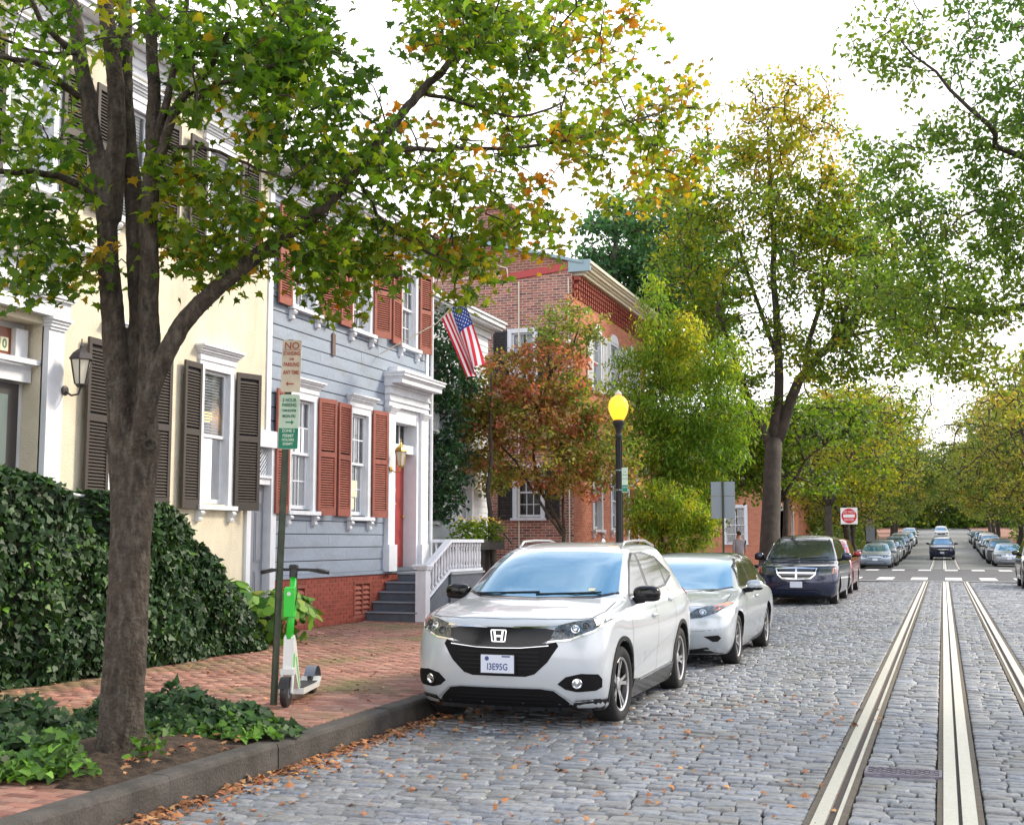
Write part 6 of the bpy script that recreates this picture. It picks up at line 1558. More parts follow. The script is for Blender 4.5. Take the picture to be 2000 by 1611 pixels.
for z in (2.58, 2.26):
    mb = MB(); mb.lathe([(.058, z - .012), (.06, z), (.058, z + .012)], 14, 'z'); mb.build('strap', 'sign_back', lp)

# back of a sign beyond the lamp
bs = empty('sign_seen_from_behind', (-5.2, 31.0, KT), 0, 'large pale grey metal sign seen from behind on a dark post by the big tree', 'street sign')
mb = MB(); mb.box(-.025, -.02, 0, .025, .02, 2.93); mb.build('post', 'sign_pole', bs)
mb = MB(); mb.box(-.30, .03, 2.0, .30, .036, 2.55); mb.build('plate', 'sign_back', bs)
mb = MB(); mb.box(-.30, .028, 2.56, .30, .034, 2.92); mb.build('plate', 'sign_back', bs)
# no entry sign
ne_ = empty('no_entry_sign', (-4.85, 62.0 - 12.6, KT), 0, 'square white no entry sign with a red disc over the parked cars', 'street sign')
ne_.location = (-4.95, 73.2, KT)
c = at(1632, 1011, 73.2 / 1.0 * 1.0)
scl = 73.2 / 60.0
zc = 1.58 + 44 / 2400 * 76.0 - KT; hx = .47
ne_.location.x = -5.05
mb = MB(); mb.box(-.04, .01, 0, .04, .07, zc + hx); mb.build('post', 'sign_pole', ne_)
mb = MB(); mb.box(-hx, -.01, zc - hx, hx, 0, zc + hx); mb.build('plate', 'sign_white', ne_)
mb = MB(); mb.lathe([(hx * .9, -.018), (hx * .9, -.011)], 28, 'y', (0, 0, zc)); d_ = mb.build('red_disc', 'sign_stop_red', ne_)
mb = MB(); mb.box(-hx * .68, -.024, zc - .085, hx * .68, -.019, zc + .085); mb.build('white_bar', 'sign_white', ne_)
inst('lettering', text_mesh('DO NOT', .20, 'sign_white', xs=.9), ne_, (0, -.021, zc + .22), (PI/2, 0, 0)); inst('lettering', text_mesh('ENTER', .20, 'sign_white', xs=.9), ne_, (0, -.021, zc - .22), (PI/2, 0, 0))
ws = empty('sign_post_with_white_plate', (-4.95, 84, KT), 0, 'small pale regulatory plate on a post right of the no entry sign', 'street sign')
ws.location = (-4.9, 92, gz(92)); mb = MB(); mb.box(-.03, 0, 0, .03, .05, 2.9); mb.build('post', 'sign_pole', ws); mb = MB(); mb.box(-.3, -.02, 1.3, .3, -.001, 2.9); mb.build('plate', 'sign_back', ws)

# ------------------------------------------------------------------ electric scooter
sc_ = empty('electric_scooter', (-5.46, 9.66, KT), R(15), 'lime green and white rental kick scooter standing beside the sign pole', 'scooter')
# local: faces -y (front wheel nearest), length along y
mb = MB()
def wheel(y, r, nm, w=.055):
    mb = MB(); mb.lathe([(r - .045, -w/2), (r - .012, -w/2), (r, -w/4), (r, w/4), (r - .012, w/2), (r - .045, w/2)], 28, 'x'); o = mb.build(nm, 'scooter_black', sc_, smooth=True, autos=40); o.location = (0, y, r)
    mb = MB(); mb.lathe([(r - .046, -w/2 + .006), (.02, -w/2 - .004), (.02, w/2 + .004), (r - .046, w/2 - .006)], 20, 'x'); mb.build('hub', 'scooter_grey', o); return o
wheel(0, .125, 'front_wheel'); wheel(.98, .115, 'rear_wheel')
mb = MB(); mb.tube([(.048, 0, .125), (.048, .015, .20), (.045, .05, .30)], .015, 8); mb.tube([(-.048, 0, .125), (-.048, .015, .20), (-.045, .05, .30)], .015, 8); mb.box(-.06, .02, .28, .06, .09, .33); mb.build('fork', 'scooter_white', sc_, smooth=False)
mb = MB()
for k in range(9):
    a0, a1 = R(20 + k*14), R(34 + k*14); r_ = .142
    mb.add([(x, -r_*math.cos(a) * 1.0, .125 + r_*math.sin(a)) for a in (a0, a1) for x in (-.04, .04)], [(0, 1, 3, 2)])
mb.build('front_mudguard', 'scooter_black', sc_)
mb = MB(); mb.prism([(.045, .33), (.115, .33), (.30, .10), (.33, .16), (.16, .55), (.10, .62), (.06, .60)], -.045, .045, 'x'); mb.build('neck_frame', 'scooter_white', sc_)
mb = MB(); mb.prism([(.14, .42), (.17, .43), (.31, .155), (.29, .14)], -.0465, .0465, 'x'); mb.build('green_stripe', 'scooter_green', sc_)
mb = MB(); mb.prism([(.05, .34), (.10, .34), (.11, .46), (.065, .46)], -.047, .047, 'x'); mb.build('green_badge', 'scooter_green', sc_)
mb = MB(); mb.tube([(0, .085, .58), (0, .13, .80), (0, .19, 1.14)], [.034, .032, .03], 12); st_ = mb.build('stem', 'scooter_green', sc_, smooth=True)
mb = MB(); mb.bevbox(-.045, .04, .78, .045, .13, 1.04, .01); mb.build('battery_case', 'scooter_green', sc_)
mb = MB(); mb.tube([(0, .03, .98), (0, .04, .98)], .018, 10); mb.build('headlight', 'scooter_white', sc_)
mb = MB(); mb.tube([(0, .18, 1.12), (0, .195, 1.19)], .036, 10); mb.build('head_clamp', 'scooter_black', sc_)
mb = MB(); mb.tube([(-.30, .25, 1.165), (-.22, .215, 1.185), (-.1, .195, 1.19), (0, .19, 1.19), (.1, .195, 1.19), (.22, .215, 1.185), (.30, .25, 1.165)], .013, 8); hb = mb.build('handlebar', 'scooter_black', sc_, smooth=True)
for sg in (-1, 1):
    mb = MB(); mb.tube([(sg*.2, .218, 1.185), (sg*.31, .253, 1.163)], .019, 8); mb.build('grip', 'scooter_black', hb, smooth=True)
    mb = MB(); mb.tube([(sg*.14, .18, 1.185), (sg*.16, .155, 1.18), (sg*.28, .20, 1.155)], .007, 5); mb.build('brake_lever', 'scooter_black', hb)
mb = MB(); mb.bevbox(-.035, .16, 1.2, .035, .23, 1.235, .01); mb.build('display', 'scooter_black', hb)
mb = MB(); mb.tube([(.03, .18, 1.17), (.06, .10, 1.0), (.04, .07, .8)], .005, 5); mb.build('cable', 'scooter_black', sc_)
mb = MB(); mb.prism([(.27, .085), (.88, .085), (.97, .16), (.93, .175), (.86, .13), (.28, .135)], -.09, .09, 'x'); mb.build('deck', 'scooter_white', sc_)
mb = MB(); mb.box(-.08, .3, .1355, .08, .85, .141); mb.build('deck_grip', 'scooter_black', sc_)
mb = MB()
pts = [(.98 + .15*math.cos(a), .115 + .15*math.sin(a)) for a in [R(10 + k*16) for k in range(10)]]
n = len(pts); mb.add([(-.05, y, z) for y, z in pts] + [(.05, y, z) for y, z in pts], [(i, i+1, n+i+1, n+i) for i in range(n-1)]); mb.build('rear_mudguard', 'scooter_grey', sc_, smooth=True)
mb = MB(); mb.tube([(-.05, .55, .09), (-.16, .52, .005)], .010, 6); mb.build('kickstand', 'scooter_black', sc_)

# ------------------------------------------------------------------ flag
mat('flag_red', (.62, .012, .04), .8); mat('flag_white', (.8, .8, .82), .8); mat('flag_blue', (.012, .05, .28), .8)
A = Vector(at(904, 578, 22.6)); Bp = Vector(at(862, 622, 22.9)); base = Vector((FXX + .05, A.y + .1, Bp.z - .62))
ft = Vector(A); fl = empty('flag_on_pole', base, 0, 'American flag with stars and stripes hanging from a slanted pole on the grey house', 'flag')
d_ = (A - Bp).normalized()
mb = MB(); mb.tube([(0, 0, 0), Bp - base - d_ * .15, A - base + d_ * .06], .012, 7); mb.build('pole', 'cream_trim', fl)
mb = MB(); mb.ell(A - base + d_ * .08, (.025, .025, .025)); mb.build('finial', 'brass', fl)
NS, NT = 60, 26
C0 = Vector(at(941, 712, 22.55)); D0 = Vector(at(915, 742, 22.75))
def fp(s, t):      # s 0..1 along the fly, t 0..1 down the hoist from the pole tip
    p = (A.lerp(Bp, t)).lerp(C0.lerp(D0, t), s)
    w = s ** .7
    p += Vector((.035 * math.sin(t * 7 + s * 2.2) * w, .13 * math.sin(t * 9.5 + s * 1.7 + .6) * w, .02 * math.sin(t * 7 + 1) * w))
    return p - base
vs = [fp(i / NS, j / NT) for j in range(NT + 1) for i in range(NS + 1)]; fs = []; mi = []
for j in range(NT):
    for i in range(NS):
        a = j * (NS + 1) + i; fs.append((a, a + 1, a + NS + 2, a + NS + 1))
        st = j // 2; mi.append(2 if (st < 7 and i < NS * .4) else (0 if st % 2 == 0 else 1))
mb = MB(); mb.add(vs, fs); mb.mi = mi; cl = mb.build('cloth', ['flag_red', 'flag_white', 'flag_blue'], fl, smooth=True)
mb = MB()
for r in range(9):
    for c in range(6 if r % 2 == 0 else 5):
        s0 = (.035 + (c + (0 if r % 2 == 0 else .5)) * .0655) ; t0 = .03 + (r + .5) / 9 * .49
        for sd_ in (-1, 1):
            P = []
            for k in range(10):
                rr = .019 if k % 2 == 0 else .008; a = PI/2 + k * PI/5
                p = fp(s0 + rr * math.cos(a) * .8, t0 + rr * math.sin(a) * 1.35); e = .02
                nn = (fp(s0 + e, t0) - fp(s0, t0)).cross(fp(s0, t0 + e) - fp(s0, t0)).normalized(); P.append(p + nn * .006 * sd_)
            ctr = sum(P, Vector()) / 10; mb.add([ctr] + P, [(0, 1 + k, 1 + (k+1) % 10) for k in range(10)])
mb.build('stars', 'flag_white', cl, kind='stuff')

# ------------------------------------------------------------------ passer-by far along the footway
mat('skin', (.5, .27, .19), .6); mat('shirt_grey', (.33, .34, .37), .9); mat('trousers_dark', (.03, .035, .05), .9); mat('hair_brown', (.05, .03, .02), .7)
pe = empty('person', (-6.75, 43.5, KT), R(200), 'person in a grey shirt walking on the footway left of the big street tree', 'person')
def skinned(name, verts, edges, rad, m, sub=1):
    me = bpy.data.meshes.new(name); me.from_pydata(verts, edges, []); o = bpy.data.objects.new(name, me); col.objects.link(o)
    sk = o.modifiers.new('s', 'SKIN'); 
    for i, v in enumerate(me.skin_vertices[0].data): v.radius = (rad[i], rad[i]) if not isinstance(rad[i], tuple) else rad[i]; v.use_root = (i == 0)
    sb = o.modifiers.new('u', 'SUBSURF'); sb.levels = sub; sb.render_levels = sub
    bpy.context.view_layer.update(); dg = bpy.context.evaluated_depsgraph_get(); ne = bpy.data.meshes.new_from_object(o.evaluated_get(dg)); o.modifiers.clear(); o.data = ne
    ne.materials.clear(); ne.materials.append(M(m)); ne.polygons.foreach_set('use_smooth', [True] * len(ne.polygons)); return o
bv = [(0,0,.94),(0,.01,1.15),(0,.02,1.38),(0,.01,1.50),(0,-.01,1.58),(0,-.02,1.68),
      (.09,0,.88),(.10,-.10,.50),(.10,-.02,.09),(.10,-.16,.05),(-.09,0,.88),(-.10,.08,.50),(-.10,.22,.12),(-.10,.10,.05),
      (.18,.02,1.42),(.22,.10,1.16),(.21,.03,.92),(.21,-.01,.84),(-.18,.02,1.42),(-.23,-.04,1.16),(-.20,-.17,.95),(-.20,-.20,.88)]
be = [(0,1),(1,2),(2,3),(3,4),(4,5),(0,6),(6,7),(7,8),(8,9),(0,10),(10,11),(11,12),(12,13),(2,14),(14,15),(15,16),(16,17),(2,18),(18,19),(19,20),(20,21)]
br_ = [(.15,.11),(.14,.10),(.16,.11),(.055,.055),(.08,.09),(.085,.10),.085,.06,.04,(.04,.03),.085,.06,.04,(.04,.03),.06,.045,.032,.03,.06,.045,.032,.03]
bo = skinned('body', bv, be, br_, 'skin'); bo.parent = pe
bo.data.materials.append(M('shirt_grey')); bo.data.materials.append(M('trousers_dark'))
for p in bo.data.polygons: p.material_index = 2 if p.center.z < .92 and abs(p.center.x) < .185 else (1 if p.center.z < 1.46 and (p.center.z > 1.1 or abs(p.center.x) < .17) else 0)
mb = MB(); mb.ell((0, .02, 1.70), (.085, .10, .085), 12, 8); mb.build('hair', 'hair_brown', pe, smooth=True)

# iron stair rails beside the brick house
ir = empty('iron_stair_rail', (-9.6, 29.6, KT), label='black iron stair rail sloping down in front of the brick house wall', cat='railing')
for dx in (0, .95):
    p0 = at(895 + dx * 62, 1003, 30.0) - Vector((-9.6, 29.6, KT)); p1 = at(962 + dx * 40, 1062, 30.0) - Vector((-9.6, 29.6, KT))
    mb = MB(); mb.tube([p0, p1], .022, 6); mb.build('hand_rail', 'black_metal', ir)
    for k in range(7):
        p = p0.lerp(p1, k / 6); mb = MB(); mb.tube([p, Vector((p.x, p.y, max(0, p.z - .85)))], .009, 5); mb.build('baluster', 'black_metal', ir)
for k in range(4):
    mb = MB(); mb.box(-.35, -.5 + 0, 0 if k == 0 else .2 * k, 1.35 - k * .33, .4, .2 * (k + 1)); mb.build('step', 'step_grey', ir)
# ------------------------------------------------------------------ vegetation
mat('bark_maple', (.05, .037, .027), .95, noise_scale=14, noise_amt=.5, bump=1.0, bump_scale=42, dirt=(.14, .125, .10), dirt_amt=.7, dirt_scale=24, streak=(1, 1, .35))
mat('bark_grey', (.06, .05, .042), .9, noise_scale=5, noise_amt=.35, bump=.9, bump_scale=20, dirt=(.05, .045, .035), dirt_amt=.6, dirt_scale=6, streak=(1, 1, .3))
mat('twig', (.05, .035, .025), .9)
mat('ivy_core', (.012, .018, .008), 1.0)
GR = [(0, (.045, .115, .018)), (.35, (.12, .22, .02)), (.6, (.24, .30, .025)), (.8, (.42, .29, .03)), (1, (.5, .2, .025))]
leaf_mat('maple_leaf', GR, trans=.6, vary=.4)
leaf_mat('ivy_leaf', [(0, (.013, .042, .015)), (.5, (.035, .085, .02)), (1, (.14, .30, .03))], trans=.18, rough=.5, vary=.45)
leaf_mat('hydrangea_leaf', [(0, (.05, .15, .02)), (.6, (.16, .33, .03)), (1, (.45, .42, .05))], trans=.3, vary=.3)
leaf_mat('street_leaf', [(0, (.06, .13, .022)), (.4, (.15, .24, .025)), (.7, (.34, .31, .03)), (1, (.5, .27, .06))], trans=.55, vary=.35)
leaf_mat('red_leaf', [(0, (.15, .24, .05)), (.42, (.30, .27, .07)), (.66, (.45, .19, .12)), (1, (.5, .15, .13))], trans=.5, vary=.4)
leaf_mat('dark_leaf', [(0, (.012, .045, .022)), (1, (.04, .11, .035))], trans=.25, vary=.4)
leaf_mat('blue_green_leaf', [(0, (.05, .14, .07)), (1, (.13, .27, .11))], trans=.5, vary=.35)

leaf_mat('far_leaf', [(0, (.06, .12, .035)), (.35, (.16, .215, .05)), (.7, (.33, .29, .06)), (1, (.48, .27, .09))], trans=.55, vary=.4)
leaf_mat('lime_leaf', [(0, (.10, .22, .03)), (.4, (.21, .33, .04)), (.8, (.5, .45, .05)), (1, (.65, .5, .06))], trans=.55, vary=.3)
leaf_mat('elm_leaf', [(0, (.07, .16, .04)), (.5, (.19, .27, .05)), (1, (.42, .28, .08))], trans=.6, vary=.3)
def limb(pts, r0, r1, jit=.02, n=9, seed=0, parent=None, name='branch', m='bark_maple', bend=3):
    """smooth tapering limb through world points"""
    rs = random.Random(seed); P = [Vector(p) for p in pts]; out = []
    for i in range(len(P) - 1):
        a, b, c, d = P[max(i-1, 0)], P[i], P[i+1], P[min(i+2, len(P)-1)]
        for k in range(bend):
            t = k / bend; out.append(.5 * ((2*b) + (c - a) * t + (2*a - 5*b + 4*c - d) * t*t + (3*b - a - 3*c + d) * t**3))
    out.append(P[-1]); L_ = len(out)
    out = [p + Vector((rs.gauss(0, jit), rs.gauss(0, jit), rs.gauss(0, jit))) * (0 if i in (0, L_-1) else 1) for i, p in enumerate(out)]
    rad = [r0 + (r1 - r0) * (i / (L_ - 1)) ** .85 for i in range(L_)]
    mb = MB(); mb.tube(out, rad, n); o = mb.build(name, m, parent, smooth=True, off=parent.location if parent else None)
    return o, out, rad

def grow_twigs(nodes, centres, name, m, parent, r=.012, seed=3, droop=.1, n=4):
    """join every leaf cluster to the nearest wood so crowns hang on real twigs"""
    nd = [tuple(p) for p in nodes]; A = np.array(nd); rs = np.random.RandomState(seed); mb = MB()
    C = np.array(centres); d0 = np.array([np.min(((A - c) ** 2).sum(1)) for c in C]); order = np.argsort(d0); extra = []
    arr = [A]
    for i in order:
        c = C[i]; al = np.concatenate(arr) if len(arr) > 1 else arr[0]
        if len(arr) > 40: arr = [al]
        dd = ((al - c) ** 2).sum(1); j = int(np.argmin(dd)); p = al[j]; dist = math.sqrt(dd[j])
        if dist < .02: continue
        k = 3; pts = []
        for q in range(k + 1):
            t = q / k; pt = p + (c - p) * t; pt = pt + np.array([0, 0, .12 * dist * math.sin(t * PI)]) + (rs.normal(size=3) * .05 * dist if 0 < q < k else 0); pts.append(pt)
        rr = min(r * (1 + dist), r * 2.2)
        mb.tube([Vector(x) for x in pts], [rr, rr*.8, rr*.6, rr*.35], n, cap=False); arr.append(np.array(pts[1:]))
    return mb.build(name, m, parent, off=parent.location, kind='stuff')

def cluster_leaves(C, rad, per, rs, flat=.7):
    C = np.asarray(C); n = len(C); P = np.repeat(C, per, 0); o = rs.normal(size=(n * per, 3)); o /= np.linalg.norm(o, axis=1)[:, None]; o *= (rs.rand(n * per) ** .45)[:, None]
    R_ = np.repeat(np.full(n, rad) if np.isscalar(rad) else rad, per)
    o *= R_[:, None]; o[:, 2] *= flat; return P + o

# ---- foreground maple
TB = Vector((-5.33, 7.22, KT - .02))
mp_ = empty('maple_tree', TB, 0, 'maple with several dark stems and green and orange leaves rising from the tree pit', 'tree')
Z0 = 8.2
def W(px, py, z): return at(px, py, z)
# trunk
tk = []; 
mb = MB()
def trunk_ring(px, py, z, hw): c = W(px, py, z); return c, hw * z / 2400
rings = [(232, 1482, 8.28, 56), (233, 1455, 8.28, 47), (236, 1400, 8.3, 42), (243, 1300, 8.34, 40), (250, 1180, 8.4, 39), (256, 1060, 8.5, 39), (262, 960, 8.6, 42), (263, 900, 8.62, 50), (262, 850, 8.64, 56)]
pts = [trunk_ring(*r)[0] for r in rings]; rad = [trunk_ring(*r)[1] for r in rings]
pts[0].z = KT - .05
NN = 20; vs = []
for i, (p, r_) in enumerate(zip(pts, rad)):
    for k in range(NN):
        a = 2*PI*k/NN; fl_ = 1 + .10 * math.sin(3*a + i*.4) * (.5 + (1.3 if i < 2 else 0)) + .05 * noise.noise(Vector((math.cos(a)*2, math.sin(a)*2, i*.9)))
        ex = 1.0 if i < 7 else (1.0 - .25 * abs(math.sin(a)))
        vs.append(p + Vector((math.cos(a) * r_ * fl_, math.sin(a) * r_ * fl_ * ex, 0)))
mb.add(vs, [(i*NN+k, i*NN+(k+1) % NN, (i+1)*NN+(k+1) % NN, (i+1)*NN+k) for i in range(len(pts)-1) for k in range(NN)] + [tuple((len(pts)-1)*NN + k for k in range(NN)), tuple(range(NN))[::-1]])
trunk_mb = mb
PX = 8.6 / 2400
limbs = []
def LB(pix, w0, w1, seed, nm='branch'):
    if seed <= 5:
        pts_ = [W(*q) for q in pix]; o, out, rad_ = limb(pts_, w0 * pix[0][2] / 2400 / 2, w1 * pix[-1][2] / 2400 / 2, .006, 14, seed, None, nm)
        n0 = len(trunk_mb.v); trunk_mb.v += [tuple(v.co) for v in o.data.vertices]; trunk_mb.f += [tuple(i + n0 for i in p.vertices) for p in o.data.polygons]; trunk_mb.mi += [0] * len(o.data.polygons)
        bpy.data.objects.remove(o); limbs.append(out); return out
    pts_ = [W(*q) for q in pix]; zz = pix[0][2]; o, out, rad_ = limb(pts_, w0 * zz / 2400 / 2, w1 * pix[-1][2] / 2400 / 2, .006, 12, seed, mp_, nm); limbs.append(out); return out
LB([(246, 985, 8.6), (240, 880, 8.6), (225, 700, 8.65), (212, 520, 8.7), (205, 400, 8.7), (185, 280, 8.75), (160, 130, 8.85), (140, 0, 9.0), (120, -160, 9.2)], 58, 22, 1)
LB([(215, 430, 8.7), (228, 300, 8.7), (228, 170, 8.7), (205, 0, 8.7), (190, -200, 8.8)], 44, 26, 2)
LB([(268, 985, 8.62), (272, 880, 8.65), (275, 700, 8.75), (272, 560, 8.8), (262, 400, 8.85), (250, 250, 8.85), (245, 60, 8.9), (250, -150, 9.0)], 58, 24, 3)
LB([(280, 900, 8.6), (288, 800, 8.6), (290, 600, 8.6), (292, 430, 8.55), (300, 290, 8.5), (300, 200, 8.5), (295, 80, 8.45), (292, -120, 8.4)], 50, 20, 4)
LB([(268, 905, 8.58), (285, 800, 8.5), (318, 700, 8.5), (385, 600, 8.55), (460, 530, 8.6), (560, 460, 8.75), (640, 395, 8.9), (700, 330, 9.1), (770, 240, 9.3), (840, 160, 9.5), (900, 110, 9.7), (980, 40, 9.9)], 46, 12, 5)
LB([(302, 290, 8.5), (325, 200, 8.4), (350, 90, 8.3), (365, -20, 8.2)], 18, 9, 6)
LB([(310, 330, 8.5), (340, 215, 8.4), (400, 150, 8.3), (450, 50, 8.2)], 24, 8, 7)
LB([(310, 235, 8.5), (360, 210, 8.4), (410, 180, 8.3), (500, 140, 8.2), (590, 120, 8.1)], 18, 6, 8)
LB([(185, 390, 8.7), (150, 360, 8.6), (90, 338, 8.5), (0, 335, 8.3), (-120, 320, 8.1)], 18, 9, 9)
LB([(155, 190, 8.8), (80, 130, 8.6), (0, 110, 8.4), (-120, 60, 8.2)], 14, 7, 10)
LB([(140, 100, 8.9), (80, 40, 8.7), (40, -40, 8.6)], 14, 8, 11)
LB([(150, 105, 8.8), (60, 98, 8.6), (-40, 60, 8.3)], 8, 5, 12)
LB([(305, 290, 8.5), (400, 290, 8.4), (480, 320, 8.3), (560, 350, 8.2)], 10, 4, 13)
LB([(680, 350, 9.05), (760, 300, 9.3), (850, 292, 9.6), (960, 290, 9.9), (1080, 280, 10.2), (1190, 250, 10.5), (1290, 220, 10.8)], 13, 4, 14)
LB([(700, 350, 9.1), (740, 420, 9.3), (790, 465, 9.5), (850, 500, 9.7)], 9, 4, 15)
LB([(180, 200, 8.8), (95, 160, 8.7), (0, 105, 8.6)], 10, 6, 16)
LB([(820, 180, 9.5), (900, 200, 9.8), (1000, 230, 10.1), (1100, 200, 10.4)], 9, 4, 17)
tr = trunk_mb.build('trunk', 'bark_maple', mp_, smooth=True, off=TB)
tr.parent = None
rm_ = tr.modifiers.new('r', 'REMESH'); rm_.mode = 'VOXEL'; rm_.voxel_size = .016; sm_ = tr.modifiers.new('s', 'SMOOTH'); sm_.factor = .5; sm_.iterations = 5
bpy.context.view_layer.update(); ne = bpy.data.meshes.new_from_object(tr.evaluated_get(bpy.context.evaluated_depsgraph_get())); tr.modifiers.clear(); tr.data = ne; ne.name = 'trunk'
nv_ = len(ne.vertices); co_ = np.empty(nv_ * 3); ne.vertices.foreach_get('co', co_); co_ = co_.reshape(-1, 3); no_ = np.empty(nv_ * 3); ne.vertices.foreach_get('normal', no_); no_ = no_.reshape(-1, 3)
dsp = np.array([noise.noise(Vector((c[0] * 26, c[1] * 26, c[2] * 7))) * .005 + noise.noise(Vector((c[0] * 60, c[1] * 60, c[2] * 22))) * .003 for c in co_])
ne.vertices.foreach_set('co', (co_ + no_ * dsp[:, None]).ravel()); ne.polygons.foreach_set('use_smooth', [True] * len(ne.polygons)); ne.update(); tr.parent = mp_
if not ne.materials: ne.materials.append(M('bark_maple'))
kn = MB(); kn.lathe([(.03, -.03), (.05, .0), (.045, .02), (.03, .022), (.02, .0), (0, -.01)], 14, 'y'); ko = kn.build('knot', 'bark_maple', mp_, smooth=True); ko.location = W(293, 868, 8.44) - TB; ko.rotation_euler = (0, 0, .5 + PI)
# leaf clusters: regions of the crown as (px, py, rx, ry, near, far, count, tint)
REG = [(60, 60, 110, 110, 7.9, 9.6, 32, .22), (60, 250, 100, 120, 7.9, 9.4, 30, .22), (60, 470, 110, 110, 7.8, 9.3, 56, .2), (140, 400, 60, 130, 8.2, 9.6, 18, .35),
       (150, 520, 70, 50, 8.2, 9.2, 12, .3), (370, 50, 90, 60, 7.8, 9.3, 22, .2), (480, 60, 130, 110, 7.6, 9.6, 58, .15), (480, 170, 150, 90, 7.6, 9.6, 56, .25),
       (620, 200, 130, 150, 7.8, 9.8, 80, .12), (580, 60, 70, 80, 7.8, 9.6, 40, .1), (380, 430, 110, 110, 8.3, 9.9, 52, .45), (440, 520, 80, 55, 8.4, 9.6, 20, .42), (520, 380, 120, 110, 8.0, 9.6, 46, .3),
       (340, 330, 60, 70, 8.3, 9.3, 10, .4), (600, 480, 90, 70, 8.4, 9.9, 34, .35), (720, 360, 110, 100, 8.4, 10.2, 46, .3), (680, 520, 90, 60, 8.8, 10.2, 34, .38), (670, 585, 50, 30, 9.0, 10.0, 10, .45),
       (880, 45, 110, 70, 8.8, 10.8, 60, .25), (930, 110, 130, 110, 9.0, 11.0, 62, .32), (1060, 50, 130, 80, 9.4, 11.4, 50, .38), (1190, 40, 90, 60, 9.8, 11.4, 20, .5), 
       (860, 290, 150, 80, 9.0, 11.0, 46, .4), (860, 420, 150, 90, 9.2, 11.0, 54, .45), (800, 500, 110, 60, 9.2, 10.8, 38, .42), (900, 530, 60, 60, 9.4, 10.8, 26, .5), (1000, 400, 110, 70, 9.6, 11.2, 26, .5), (1030, 460, 90, 45, 9.8, 11.2, 18, .55),
       (1010, 240, 120, 60, 9.6, 11.2, 22, .5), (1150, 180, 90, 70, 9.8, 11.6, 18, .55), (1180, 290, 120, 60, 10, 11.6, 34, .52), (1280, 230, 100, 70, 10.2, 11.8, 30, .5), (1250, 350, 110, 55, 10.2, 11.8, 28, .52), (1360, 180, 50, 50, 10.4, 11.8, 7, .55), (1340, 330, 70, 50, 10.4, 11.8, 14, .5),
       (500, -120, 700, 110, 7.6, 11, 130, .3), (200, 20, 120, 60, 7.8, 9, 10, .3), (-180, 200, 160, 300, 7.4, 9, 40, .3)]
rs = np.random.RandomState(21); C = []; T_ = []; Rr = []
for (px, py, rx, ry, z0, z1, n_, tt) in REG:
    for _ in range(int(n_ * .74)):
        a = rs.rand() * 2 * PI; q = math.sqrt(rs.rand()); z = rs.uniform(z0, z1)
        C.append(W(px + rx * q * math.cos(a), py + ry * q * math.sin(a), z)); T_.append(tt + rs.normal() * .1 + (.35 if rs.rand() < .07 else 0)); Rr.append(rs.uniform(.14, .27))
C = np.array([tuple(c) for c in C]); T_ = np.array(T_); Rr = np.array(Rr)
C -= np.array(TB)
nodes = [tuple(p - TB) for out in limbs for p in out[4:]]
class _P: location = (0, 0, 0)
class LocalParent: pass
def twigs_local(nodes, C, nm, m, parent, **kw):
    o = grow_twigs([Vector(a) for a in nodes], C, nm, m, type('P', (), {'location': Vector((0, 0, 0))})() if False else parent, **kw); return o
_g = grow_twigs
def grow_twigs_local(nodes, C, name, m, parent, **kw):
    loc = Vector(parent.location); parent.location = (0, 0, 0); o = _g(nodes, C, name, m, parent, **kw); parent.location = loc; return o
grow_twigs_local(nodes, C, 'twigs', 'twig', mp_, r=.006, seed=4)
per = 15
P = cluster_leaves(C, Rr, per, rs, .75); tint = np.clip(np.repeat(T_, per) + rs.normal(size=len(P)) * .11 + (rs.rand(len(P)) < .03) * .4, 0, 1)
# the nearest / largest leaves are single objects
d = np.array([score(*(p + np.array(TB))) for p in P[::1]]); order = np.argsort(d)
near = order[:290]; far = order[290:]
leaf_object('crown', P[far], .082, MAPLE, 'maple_leaf', tint[far], mp_, seed=5, droop=.8, fold=.38)
lv = []
rs2 = np.random.RandomState(9)
for k in range(12):
    V, F, per_ = leaves_np(np.zeros((1, 3)), np.array([.088]), MAPLE, rs2, .9, None, .6, .2); lv.append(mesh_np('leaf', V, F, 'maple_leaf', np.full(per_, .08 + .05 * k)))
for q, i in enumerate(near): inst('leaf', lv[min(11, max(0, int((tint[i] - .08) / .05)))], mp_, tuple(P[i]), (rs2.uniform(-.5, .5), rs2.uniform(-.5, .5), rs2.uniform(0, 6.28)), (rs2.uniform(.8, 1.25),) * 3)

